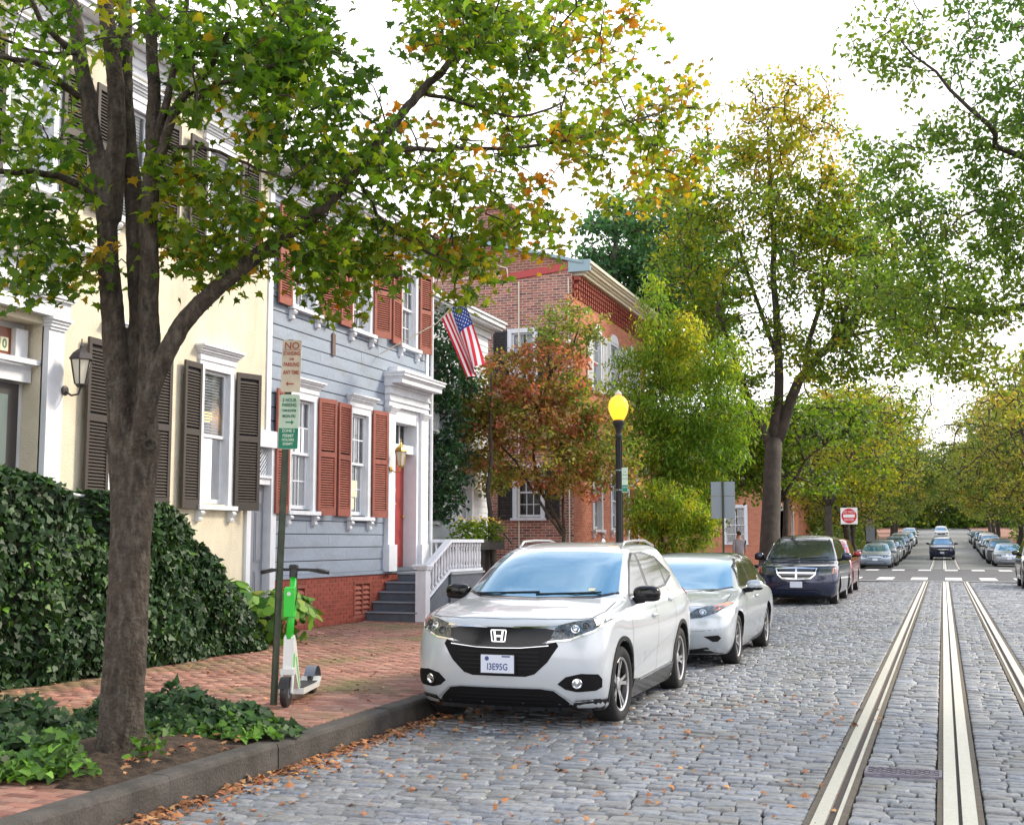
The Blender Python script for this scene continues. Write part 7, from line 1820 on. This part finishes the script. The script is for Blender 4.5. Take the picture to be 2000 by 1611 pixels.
# ---- ivy hedges in front of the yellow house
def hedge(nm, x0, x1, y0, y1, hfun, n, label, seed, bulge=.16):
    t = empty(nm, ((x0+x1)/2, (y0+y1)/2, KT), 0, label, 'hedge'); off = Vector(t.location); rs = np.random.RandomState(seed)
    def surf(u, v, side):      # u along y 0..1, v 0..1 up the face then over the top
        y = y0 + (y1 - y0) * u; h = hfun(u); 
        if v < .7: z = h * v / .7 * .93; d = 0
        else: k = (v - .7) / .3; z = h * (.93 + .07 * math.sin(k * PI / 2 * 1.2)); d = k * (x1 - x0)
        x = x1 - d + bulge * (noise.noise(Vector((y * 1.5, z * 1.6, seed))) + .5 * noise.noise(Vector((y * 4, z * 4, seed)))) - .12 * (z / max(h, .3)) ** 4
        return Vector((x, y + .1 * noise.noise(Vector((z * 2, x, seed + 3))), z + KT + .06 * noise.noise(Vector((y * 3, x * 3, seed + 5)))))
    mb = MB(); nu, nv = 50, 26
    vs = [surf(i / nu, j / nv, 0) - off - Vector((.06, 0, .03)) for j in range(nv + 1) for i in range(nu + 1)]
    fs = [(j*(nu+1)+i, j*(nu+1)+i+1, (j+1)*(nu+1)+i+1, (j+1)*(nu+1)+i) for j in range(nv) for i in range(nu)]
    mb.add(vs, fs)
    for yy, u in ((y0, 0), (y1, 1)):      # ends
        h = hfun(u); mb.add([(x1 - .1 - off.x, yy - off.y, 0), (x0 - off.x, yy - off.y, 0), (x0 - off.x, yy - off.y, h * .95), (x1 - .15 - off.x, yy - off.y, h * .9)], [(0, 1, 2, 3)])
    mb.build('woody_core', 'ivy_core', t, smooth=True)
    P = []; N = []; 
    for k in range(n):
        u, v = rs.rand(), rs.rand(); u = u * 1.04 - .02
        p = surf(u, v, 0) - off; nrm = (1, 0, .25) if v < .7 else (.35, 0, 1)
        P.append((p.x + rs.rand() * .07, p.y, p.z)); N.append(nrm)
    for k in range(n // 7):        # rounded ends
        u = 1.0 if rs.rand() < .75 else 0.0; h = hfun(u); z = rs.rand() * h * .97; x = x0 + (x1 - x0) * rs.rand(); y = (y1 if u else y0) + (.04 if u else -.06)
        P.append((x - off.x, y - off.y, z)); N.append((.3, 1 if u else -1, .2))
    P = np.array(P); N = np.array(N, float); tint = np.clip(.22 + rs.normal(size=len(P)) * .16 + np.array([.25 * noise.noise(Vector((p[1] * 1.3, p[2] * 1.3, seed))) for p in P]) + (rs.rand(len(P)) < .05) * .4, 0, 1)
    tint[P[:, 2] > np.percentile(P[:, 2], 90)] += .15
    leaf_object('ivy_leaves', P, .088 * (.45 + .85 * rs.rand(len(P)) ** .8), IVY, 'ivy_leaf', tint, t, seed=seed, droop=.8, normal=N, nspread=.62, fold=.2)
    return t
hedge('ivy_hedge', -9.75, -8.66, 7.0, 11.5, lambda u: 2.24 + .05 * math.sin(u * 9) - (max(0, u - .72) * 3.2) ** 1.6, 10500, 'tall ivy covered hedge at the left edge before the yellow house', 31)
hedge('ivy_hedge', -9.75, -8.66, 11.8, 14.6, lambda u: (1.5 + 4 * u) if u < .13 else (2.06 - .5 * (u - .13)) if u < .32 else (1.965 - (u - .32) * 2.35) , 10500, 'ivy covered hedge sloping down to the right behind the maple trunk', 37)

# ---- ivy ground cover in the tree pit
def ground_ivy(regs, n, label, seed, sz=.075, cat='ivy'):
    c0 = regs[0]; t = empty('ground_ivy', (c0[0], c0[1], KT), 0, label, cat); rs = np.random.RandomState(seed); P = []; T2 = []
    tot = sum(r[2] * r[3] for r in regs)
    for (x, y, rx, ry, h, tt) in regs:
        for k in range(int(n * rx * ry / tot)):
            a = rs.rand() * 2 * PI; q = rs.rand() ** .55; dx, dy = q * math.cos(a), q * math.sin(a)
            hh = h * max(0, 1 - q ** 2.2) * (.65 + .6 * noise.noise(Vector(((x + dx * rx) * 4, (y + dy * ry) * 4, 1)))); 
            P.append((x + dx * rx - c0[0], y + dy * ry - c0[1], .04 + hh * (1 - .35 * rs.rand() ** 2))); T2.append(tt + .35 * q + rs.normal() * .13)
    P = np.array(P); N = np.zeros_like(P); N[:, 2] = 1; N[:, 0] = .5; N[:, 1] = -.35
    o = leaf_object('leaves', P, sz, IVY, 'ivy_leaf', np.clip(np.array(T2), 0, 1), t, seed=seed, droop=.3, normal=N, nspread=.55, fold=.12); return t
ground_ivy([(-5.35, 8.25, .78, .42, .32, .15), (-5.9, 8.3, .7, .4, .36, .12), (-4.98, 8.1, .36, .26, .2, .5), (-5.6, 7.95, .5, .3, .2, .3)], 2600, 'low ivy spreading right of the maple trunk up to the kerb', 41)
ground_ivy([(-5.75, 6.45, .6, .42, .34, .28), (-5.3, 6.35, .38, .26, .26, .5), (-6.2, 6.7, .5, .5, .42, .12), (-5.42, 6.28, .36, .22, .2, .5), (-6.4, 7.3, .5, .55, .40, .1), (-5.95, 7.25, .40, .45, .25, .15)], 3600, 'low ivy with bright green tips left of the maple trunk', 43)
sp_ = empty('seedling', (-4.98, 7.0, KT), 0, 'small lone green seedling in the bare soil right of the trunk', 'plant')
rs = np.random.RandomState(3); P = rs.normal(size=(46, 3)) * np.array([.055, .055, .045]) + np.array([0, 0, .12]); leaf_object('leaves', P, .055, IVY, 'ivy_leaf', np.clip(.75 + rs.normal(size=46) * .15, 0, 1), sp_, seed=3, kind=None)
mb = MB(); mb.tube([(0, 0, 0), (.01, 0, .12)], .005, 5); mb.build('stem', 'twig', sp_)

# ---- hydrangea by the alley door
hy = empty('hydrangea_bush', (-8.98, 15.05, KT), 0, 'bright green broad leaved hydrangea bush below the alley door', 'shrub')
rs = np.random.RandomState(8); P = []; Nn = []
for k in range(430):
    v = rs.normal(size=3); v /= np.linalg.norm(v); v[2] = abs(v[2]) if rs.rand() < .6 else v[2] * .8
    if k < 170: c = np.array([-.35, -.3, .52]); e = np.array([.48, .6, .42])
    else: c = np.array([.05, .45, .36]); e = np.array([.55, .75, .42])
    p = c + v * e * (.8 + .25 * rs.rand()); 
    if p[2] < .05: p[2] = .05 + rs.rand() * .1
    P.append(p); Nn.append(v * .9 + np.array([.1, -.2, .35]))
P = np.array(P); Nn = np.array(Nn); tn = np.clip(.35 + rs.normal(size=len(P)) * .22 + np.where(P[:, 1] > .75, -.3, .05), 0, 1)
BIG = np.array([(0,0),(.2,.1),(.36,.4),(.28,.75),(0,1.05),(-.28,.75),(-.36,.4),(-.2,.1)])
dsc = np.argsort(np.array([score(*(p + np.array((-8.98, 15.05, KT)))) for p in P])); V, F, pe_ = None, None, None
hl = []
for k in range(8): V, F, q = leaves_np(np.zeros((1, 3)), np.array([.17]), BIG, rs, .5, np.array([[0, 0, 1.]]), .15, .25); hl.append(mesh_np('leaf', V, F, 'hydrangea_leaf', np.full(q, k / 8)))
for i in dsc[:280]:
    nv = Vector(Nn[i]).normalized(); rq = nv.to_track_quat('Z', 'Y'); e = (rq @ Matrix.Rotation(rs.uniform(2.2, 4.2), 3, 'Z').to_quaternion()).to_euler()
    inst('leaf', hl[min(7, int(tn[i] * 8))], hy, tuple(P[i]), e, (rs.uniform(.85, 1.35),) * 3)
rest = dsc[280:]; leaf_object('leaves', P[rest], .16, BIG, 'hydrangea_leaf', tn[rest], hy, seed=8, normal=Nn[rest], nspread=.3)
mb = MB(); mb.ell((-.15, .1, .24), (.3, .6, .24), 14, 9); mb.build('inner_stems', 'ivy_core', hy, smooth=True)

# ---- planters: yellow flowers on the neighbour's rail
fp_ = empty('flower_box', (-9.6, 25.2, KT), 0, 'planter of green leaves and yellow flowers behind the white balustrade', 'planter')
mb = MB(); mb.box(-.3, -.9, 1.25, .3, .9, 1.45); mb.box(-.05, -.8, 0, .05, .8, 1.25); mb.build('box', 'black_metal', fp_)
rs = np.random.RandomState(12); P = rs.uniform(-1, 1, size=(900, 3)) * np.array([.36, .95, .22]) + np.array([0, 0, 1.65]); leaf_object('foliage', P, .09, OVAL, 'street_leaf', np.clip(.25 + rs.normal(size=900) * .12, 0, 1), fp_, seed=12)
mat('flower_yellow', (.8, .62, .04), .6)
P = rs.uniform(-1, 1, size=(90, 3)) * np.array([.32, .9, .06]) + np.array([0, 0, 1.90]); leaf_object('flowers', P, .07, OVAL, 'flower_yellow', np.zeros(90), fp_, seed=13)

# ---- generic tree
def tree(nm, base, label, cat='tree', trunk_h=3.5, r=.2, lean=(0, 0), blobs=(), limbs_=(), leaf='street_leaf', lsize=.16, n=9000, tint=.3, tvar=.15, seed=1, bark='bark_grey', shape=DIAM, crad=.5, per=28, twr=.02, group=None, tgrad=0, droop=.5, twn=4):
    t = empty(nm, base, 0, label, cat, group); b = Vector(base); rs = np.random.RandomState(seed)
    top = Vector((lean[0], lean[1], trunk_h)); mid = top * .5 + Vector((rs.normal() * .08, rs.normal() * .08, 0))
    loc = Vector(t.location); t.location = (0, 0, 0)
    o, out, rad_ = limb([(0, 0, -.1), (lean[0]*.1, lean[1]*.1, .4), mid, top], r * 1.15, r * .8, .01, 12, seed, t, 'trunk', bark); nodes = [tuple(p) for p in out[-3:]]
    for i, L_ in enumerate(limbs_):
        pts_, r0, r1 = L_; o, out, rad_ = limb(pts_, r0, r1, .04, 8, seed + i, t, 'branch', bark); nodes += [tuple(p) for p in out[2:]]
    C = []; TT = []
    tot = sum((bb[3] * bb[4] * bb[5]) ** .8 for bb in blobs); nc = max(6, n // per)
    for bb in blobs:
        k = int(nc * (bb[3] * bb[4] * bb[5]) ** .8 / tot)
        for _ in range(k):
            v = rs.normal(size=3); v /= np.linalg.norm(v); q = (.35 + .65 * rs.rand() ** .6); p = np.array(bb[:3]) + v * np.array(bb[3:6]) * q
            if noise.noise(Vector(p * 1.1 / max(crad, .3) * .45) + Vector((seed, 0, 0))) < -.18: continue
            C.append(p); TT.append((bb[6] if len(bb) > 6 else tint) + rs.normal() * tvar)
    C = np.array(C); TT = np.array(TT); grow_twigs(nodes, C, 'twigs', 'twig', t, r=twr, seed=seed, n=twn)
    P = cluster_leaves(C, crad * (.6 + .8 * rs.rand(len(C))), per, rs, .7); tn = np.clip(np.repeat(TT, per) + rs.normal(size=len(P)) * .08, 0, 1)
    leaf_object('crown', P, lsize, shape, leaf, tn, t, seed=seed, droop=droop); t.location = loc; return t

# big street tree right of the centre
def rel(px, py, z, b): return tuple(at(px, py, z) - Vector(b))
b = (-5.3, 40.0, KT); q = lambda px, py, z=41.5: rel(px, py, z, b)
tree('street_tree', b, 'large yellow green street tree with a forked grey trunk behind the navy minivan', trunk_h=q(1512, 860)[2], r=.34, lean=(q(1512, 860)[0], q(1512, 860)[1]),
     limbs_=[([q(1505, 880), q(1470, 800), q(1445, 730), q(1400, 600, 40)], .17, .06), ([q(1512, 860), q(1522, 740), q(1515, 600), q(1505, 400, 42), (q(1500, 250, 42))], .20, .05),
             ([q(1518, 860), q(1560, 750), q(1625, 670, 41), q(1700, 590, 40), q(1750, 500, 39)], .22, .05), ([q(1570, 740), q(1590, 620, 42), q(1620, 500, 43), q(1640, 380, 43)], .11, .04), ([q(1600, 690), q(1660, 600, 40), q(1640, 560, 40)], .08, .03),
             ([q(1520, 700), q(1470, 560, 43), q(1420, 430, 43)], .10, .04), ([q(1640, 660), q(1720, 640, 40), q(1800, 600, 39)], .08, .03)],
     blobs=[(*q(1500, 260), 2.0, 2.0, 2.0, .62), (*q(1580, 330), 1.9, 2.2, 2.3, .62), (*q(1420, 330), 1.7, 2.0, 1.9, .5), (*q(1500, 480), 2.8, 3.0, 2.3, .38), (*q(1390, 500), 1.6, 2.0, 2.0, .45), (*q(1620, 500), 2.0, 2.6, 2.2, .42),
            (*q(1700, 620), 2.0, 2.4, 1.6, .35), (*q(1440, 680), 2.2, 2.4, 1.5, .35), (*q(1350, 650), 1.2, 1.6, 1.6, .4), (*q(1590, 640), 1.6, 2.0, 1.2, .35), (*q(1560, 200), 1.2, 1.4, 1.2, .75), (*q(1780, 560, 39), 1.8, 2.0, 1.8, .3), (*q(1470, 770), 1.0, 1.6, .8, .35), (*q(1690, 540, 40), 1.8, 2.2, 1.4, .35), (*q(1560, 420), 1.8, 2.2, 1.4, .45), (*q(1330, 420), 1.3, 1.6, 1.5, .5), (*q(1650, 400), 1.4, 1.8, 1.6, .45), (*q(1330, 560), 1.2, 1.6, 1.4, .4), (*q(1780, 650, 39), 1.8, 2.2, 1.2, .35), (*q(1690, 690, 39), 1.5, 2.0, .8, .35), (*q(1600, 720, 40), 1.2, 1.8, .8, .4), (*q(1840, 600, 38), 1.4, 2.0, 1.3, .35), (*q(1700, 450, 40), 1.2, 1.8, 1.2, .4)],
     n=50000, lsize=.16, seed=51, crad=.5, per=24, twr=.018)
# tall dark tree behind the brick house
b = (-13.5, 52.0, KT); q = lambda px, py, z=56: rel(px, py, z, b)
tree('broadleaf_tree', b, 'tall blue green tree rising behind the brick house roof', trunk_h=5, r=.4,
     limbs_=[([(0, 0, 5), (.3, 0, 9), (.2, 0, 13), (.2, .2, 16)], .3, .06)], blobs=[(*q(1200, 480), 2.0, 2.4, 2.4), (*q(1290, 470), 2.4, 2.6, 2.6), (*q(1250, 580), 3.2, 3, 2.6), (*q(1350, 580), 2.0, 2.4, 2.6), (*q(1190, 540), 1.6, 2, 2), (*q(1330, 680), 2.6, 2.6, 2.2), (*q(1340, 450), 1.2, 1.6, 1.4), (*q(1260, 700), 2.6, 2.6, 2.2), (*q(1230, 430), 1.4, 1.8, 1.4), (*q(1380, 520), 1.6, 2, 2.2)],
     leaf='blue_green_leaf', n=30000, lsize=.26, tint=.45, tvar=.25, seed=53, crad=.7, per=26, twr=.03)
# slender honey locust between lamp and big tree
b = (-7.2, 33.0, KT); q = lambda px, py, z=33.5: rel(px, py, z, b)
tree('locust_tree', b, 'slender locust with drooping fresh green and yellow foliage right of the lamp', trunk_h=2.8, r=.11,
     limbs_=[([(0, 0, 2.8), q(1300, 850), q(1290, 700), q(1285, 580)], .10, .03), ([q(1290, 880), q(1250, 800), q(1240, 760)], .05, .02), ([q(1300, 880), q(1360, 800), q(1390, 740)], .05, .02), ([(0, 0, 1.5), q(1250, 960), q(1230, 940)], .05, .02), ([(0, 0, 1.6), q(1360, 950), q(1400, 960)], .05, .02)],
     blobs=[(*q(1285, 600), .45, .6, .9, .3), (*q(1290, 680), .9, .9, .9, .4), (*q(1345, 700), .7, .9, .8, .5), (*q(1250, 740), .9, .9, 1.0, .3), (*q(1320, 790), 1.4, 1.3, 1.1, .28), (*q(1390, 760), .9, 1.0, 1.0, .32), (*q(1270, 860), 1.2, 1.2, .9, .25), (*q(1370, 880), 1.3, 1.3, .9, .2), (*q(1430, 820), .8, 1, .7, .3), (*q(1340, 650), .5, .6, .6, .62), (*q(1410, 700), .6, .8, .7, .35), (*q(1330, 930), 1.2, 1.2, .6, .25)],
     leaf='lime_leaf', n=42000, lsize=.15, seed=57, crad=.36, per=24, shape=LANCE, droop=1.4, twr=.010)
b = (-6.9, 31.5, KT); q = lambda px, py, z=32: rel(px, py, z, b)
tree('locust_shrub', b, 'low spreading yellow green tree just right of the lamp post foot', cat='shrub', trunk_h=1.4, r=.07,
     limbs_=[([(0, 0, 1.4), q(1300, 1000), q(1310, 960)], .05, .02), ([(0, 0, 1.2), q(1350, 1010), q(1380, 1000)], .04, .02)],
     blobs=[(*q(1290, 980), 1.0, 1.1, .6, .45), (*q(1340, 1010), .9, 1.1, .5, .5), (*q(1260, 1010), .6, .8, .5, .4), (*q(1310, 1050), 1.1, 1.1, .5, .3), (*q(1380, 1020), .5, .8, .45, .4)],
     leaf='lime_leaf', n=16000, lsize=.13, seed=59, crad=.26, per=24, shape=LANCE, droop=1.2, twr=.008)
# reddening maple / dogwood before the brick house
b = (-8.3, 27.5, KT); q = lambda px, py, z=28.5: rel(px, py, z, b)
tree('dogwood_tree', b, 'small tree turning russet and pink in front of the brick house', trunk_h=1.6, r=.07,
     limbs_=[([(0, 0, 1.6), q(1040, 900), q(1060, 780), q(1080, 650)], .05, .015), ([(0, 0, 1.5), q(1000, 900), q(960, 840), q(930, 800)], .04, .015), ([(0, 0, 1.6), q(1100, 900), q(1150, 830), q(1180, 800)], .04, .015), ([q(1050, 800), q(1000, 740), q(970, 700)], .04, .015), ([q(1070, 740), q(1120, 680), q(1130, 640)], .04, .015)],
     blobs=[(*q(1110, 640), .9, 1, .7, .15), (*q(1080, 700), .9, 1.1, .45, .60), (*q(1000, 720), .8, 1, .5, .5), (*q(1060, 760), 1.2, 1.3, .45, .72), (*q(960, 790), 1.1, 1.1, .6, .35), (*q(1130, 770), 1.0, 1.1, .6, .2), (*q(1050, 830), 1.5, 1.4, .55, .42), (*q(940, 860), .8, 1.0, .6, .45),
            (*q(1120, 820), .9, 1, .4, .78), (*q(1160, 870), 1.1, 1.2, .7, .2), (*q(1040, 900), 1.6, 1.4, .5, .48), (*q(940, 930), 1.0, 1.1, .5, .3), (*q(915, 800), .8, 1.0, .7, .28), (*q(1190, 920), .8, 1.0, .5, .3), (*q(1130, 940), 1.1, 1.2, .45, .5), (*q(1190, 820), .6, .8, .6, .15)],
     leaf='red_leaf', n=34000, lsize=.10, tint=.35, tvar=.2, seed=61, crad=.26, per=22, shape=OVAL, twr=.008, bark='bark_maple')
# holly between white house and pavement
b = (-9.5, 25.8, KT); q = lambda px, py, z=26.6: rel(px, py, z, b)
tree('holly_tree', b, 'dark green holly growing against the pale house behind the flag', trunk_h=1.5, r=.09, limbs_=[([(0, 0, 1.5), (0, 0, 3.2), (0, 0, 5.2)], .07, .02)],
     blobs=[(*q(860, 660), .5, .9, .7), (*q(870, 740), .65, 1.0, .8), (*q(862, 830), .6, 1.0, .8), (*q(868, 910), .55, .9, .8), (*q(862, 980), .45, .8, .5)], leaf='dark_leaf', n=9000, lsize=.10, tint=.3, tvar=.25, seed=67, crad=.22, per=22, shape=OVAL, twr=.008)

# trees beyond the crossing, both kerbs: the tunnel of crowns
LTG = 'trees lining the left side beyond the crossing'; RTG = 'trees lining the right side beyond the crossing'
def far_tree(x, y, h, w, tint, leaf, n, ls, label, group, seed, th=2.6, r=.26, up=0):
    rs_ = random.Random(seed); z = gz(y)
    bl = []
    for k in range(8):
        a = rs_.uniform(0, 2*PI); q_ = rs_.uniform(.25, .6); bl.append((w*.5*q_*math.cos(a)*1.5, w*.5*q_*math.sin(a)*1.5, th + (h - th) * rs_.uniform(.25, .8), w*.27, w*.27, (h-th)*.22, tint + rs_.uniform(-.12, .12)))
    bl.append((0, 0, h - (h-th)*.18, w*.22, w*.22, (h-th)*.18, tint)); bl.append((0, 0, th + (h-th)*.15, w*.4, w*.4, (h-th)*.15, tint - .05))
    return tree('street_tree', (x, y, z), label, trunk_h=th, r=r, lean=(rs_.uniform(-.2, .2), rs_.uniform(-.2, .2)), limbs_=[([(0, 0, th), (w*.15, .2, th + (h-th)*.4), (w*.25, .3, h*.75)], r*.6, r*.15), ([(0, 0, th), (-w*.15, -.2, th + (h-th)*.4), (-w*.2, 0, h*.8)], r*.6, r*.15), ([(0, 0, th - .1), (0, w*.2, th + (h-th)*.3), (.2, w*.3, h*.6)], r*.5, r*.12)],
                blobs=bl, leaf=leaf, n=n, lsize=ls, tint=tint, tvar=.14, seed=seed, crad=min(1.2, ls * 3.4), per=24, twr=.03, group=group, twn=3)
far_tree(-6.4, 76.5, 12.2, 10, .5, 'street_leaf', 17000, .22, 'yellow green tree with a dropping amber skirt above the no entry sign', LTG, 71, th=3.5)
far_tree(-5.6, 46.5, 6.6, 6.2, .25, 'street_leaf', 16000, .17, 'smaller green tree directly behind the big forked street tree', 'trees lining the near left kerb', 72, th=3.0, r=.13)
ylist = [(-6.2, 86, 12.0, 9.5, .5, 'amber tinted tree over the first parked cars on the left'), (-6.4, 97, 13, 10, .1, 'dark green tree behind the amber one on the left'), (-6.0, 110, 13, 10.5, .3, 'olive tree further along the left kerb'), (-6.5, 126, 15, 12, .15, 'tall green tree mid way down the left side'), (-5.5, 148, 17, 13, .5, 'pale tree far down the left side'), (-6, 175, 19, 14, .35, 'green tree near the far end of the left side'), (-7, 205, 15, 14, .25, 'last tree of the left row')]
for i, (x, y, h, w, tt, lb) in enumerate(ylist): far_tree(x, y, h, w, tt, 'far_leaf', 21000 if i < 3 else 12000, .18 + .035 * i, lb, LTG, 80 + i, th=2.3)
rlist = [(6.8, 84, 15, 11, .5, 'tree with rusty tinge at the right edge beyond the crossing'), (7.2, 97, 14, 10.5, .15, 'deep green tree second in the right row'), (7.0, 112, 14, 11, .5, 'brownish tree third in the right row'), (7, 130, 16, 12, .1, 'green tree fourth in the right row'), (6, 152, 17, 13, .45, 'olive tree fifth in the right row'), (6.5, 178, 19, 14, .3, 'green tree sixth in the right row'), (7, 208, 15, 14, .4, 'last tree of the right row')]
for i, (x, y, h, w, tt, lb) in enumerate(rlist): far_tree(x, y, h, w, tt, 'far_leaf', 20000 if i < 3 else 12000, .18 + .035 * i, lb, RTG, 90 + i, th=2.4)
far_tree(-.5, 262, 13, 26, .25, 'far_leaf', 16000, .7, 'broad tree closing the view at the end of the street', 'trees at the street end', 99, th=2)
far_tree(-16, 250, 15, 24, .25, 'far_leaf', 12000, .7, 'tree left of the closing tree at the end of the street', 'trees at the street end', 100, th=2)
far_tree(16, 255, 15, 24, .3, 'far_leaf', 12000, .7, 'tree right of the closing tree at the end of the street', 'trees at the street end', 101, th=2)
far_tree(-9.2, 44.5, 6.6, 5.0, .28, 'street_leaf', 13000, .16, 'small leafy tree in front of the corner house', 'trees lining the near left kerb', 74, th=1.6, r=.1)
# woods behind the far rows
for (x, y, w_, h_, lb, sd_) in ((0, 292, 110, 10, 'wooded slope closing the end of the street', 106), (-13, 115, 13, 9, 'dark wooded mass behind the left row', 102), (-17, 160, 18, 11, 'far wooded mass behind the left row', 103), (14, 115, 13, 10, 'dark wooded mass behind the right row', 104), (17, 160, 18, 12, 'far wooded mass behind the right row', 105)):
    rs = np.random.RandomState(sd_); n_ = 9000 if w_ < 50 else 60000; v = rs.normal(size=(n_, 3)); v /= np.linalg.norm(v, axis=1)[:, None]; v[:, 2] = np.abs(v[:, 2])
    P = v * np.array([w_/2, 24, h_]) * (.8 + .25 * rs.rand(n_) - (.8 * rs.rand(n_) if w_ > 50 else 0))[:, None] + np.array([x, y, gz(y)]); o = leaf_object('far_woods', P, .5 if w_ < 50 else 1.0, DIAM, 'far_leaf', np.clip(.12 + rs.normal(size=n_) * .12, 0, 1), None, seed=sd_)
    o['label'] = lb; o['category'] = 'woods'
# right side: big locust / elm whose boughs hang into the picture
b = (7.6, 30.0, KT); q = lambda px, py, z=26: rel(px, py, z, b)
tree('elm_tree', b, 'large fine leaved tree whose boughs reach in from the right edge', trunk_h=4.5, r=.4,
     limbs_=[([(0, 0, 4.5), (-.6, -2, 7.5), q(2000, 310, 26), q(1930, 245, 25), q(1820, 140, 24.5), q(1740, 60, 24)], .12, .01), ([(0, 0, 4.5), (-.5, -1, 6), q(1980, 420, 27), q(1860, 440, 27)], .10, .02), ([(0, 0, 4.3), q(2060, 600, 28), q(1950, 610, 28), q(1850, 600, 28)], .16, .03), ([(0, 0, 4.5), (.2, -1.5, 8), q(2080, 0, 26), q(1990, -60, 25)], .2, .04)],
     blobs=[(*q(1740, 60, 24), .9, 1.2, .8, .35), (*q(1700, 120, 24.5), .5, 1, .5, .35), (*q(1760, 160, 25), .7, 1, .5, .3), (*q(1960, 60, 25), 1.2, 1.4, 1.2, .1), (*q(1920, 130, 25), .7, 1.2, .7, .1), (*q(1990, 190, 25), .8, 1.2, .9, .1), (*q(1880, 250, 26), .8, 1.2, .5, .3),
            (*q(1820, 300, 26), 1.3, 1.4, .55, .2), (*q(1950, 330, 26), 1.0, 1.3, .8, .15), (*q(1760, 370, 27), 1.3, 1.5, .6, .15), (*q(1900, 440, 27), 1.5, 1.6, .7, .2), (*q(1800, 470, 27), 1.1, 1.4, .5, .3), (*q(1960, 560, 28), 1.3, 1.6, .9, .3), (*q(1850, 560, 28), 1.5, 1.6, .7, .25), (*q(1760, 600, 28), 1.2, 1.5, .7, .3), (*q(1900, 660, 28), 1.3, 1.5, .6, .4), (*q(1990, 700, 28), .9, 1.3, .8, .55),
            (*q(1830, 690, 29), .9, 1.4, .4, .35), (*q(2150, 300, 26), 2.2, 2.6, 2.6, .2), (*q(2200, -50, 26), 2.2, 2.6, 2.0, .2), (*q(1880, 30, 26), .6, .9, .4, .2), (*q(1700, 300, 27), .9, 1.2, .5, .25), (*q(1700, 430, 28), 1.0, 1.3, .5, .25), (*q(1680, 540, 29), .9, 1.2, .5, .3), (*q(1840, 380, 27), 1.2, 1.4, .5, .2), (*q(1990, 450, 27), .9, 1.3, 1.0, .2), (*q(1780, 530, 28), 1.0, 1.3, .5, .25), (*q(1930, 500, 28), 1.0, 1.4, .6, .2), (*q(1880, 610, 28), 1.0, 1.4, .5, .3), (*q(1930, 740, 29), 1.0, 1.5, .45, .55), (*q(1990, 780, 29), .7, 1.3, .5, .6), (*q(1880, 720, 29), .8, 1.4, .35, .5)],
     leaf='elm_leaf', n=36000, lsize=.13, seed=111, crad=.38, per=24, shape=OVAL, twr=.010, tvar=.1)
# trees on the right footway nearer than the frame edge: they close the street on that side
far_tree(6.6, 14, 11, 8, .35, 'street_leaf', 9000, .2, 'street tree on the near right footway', 'trees on the near right footway', 121, th=3.4)
far_tree(6.6, 2, 11, 8, .3, 'street_leaf', 8000, .22, 'street tree on the right footway beside the viewpoint', 'trees on the near right footway', 122, th=3.4)
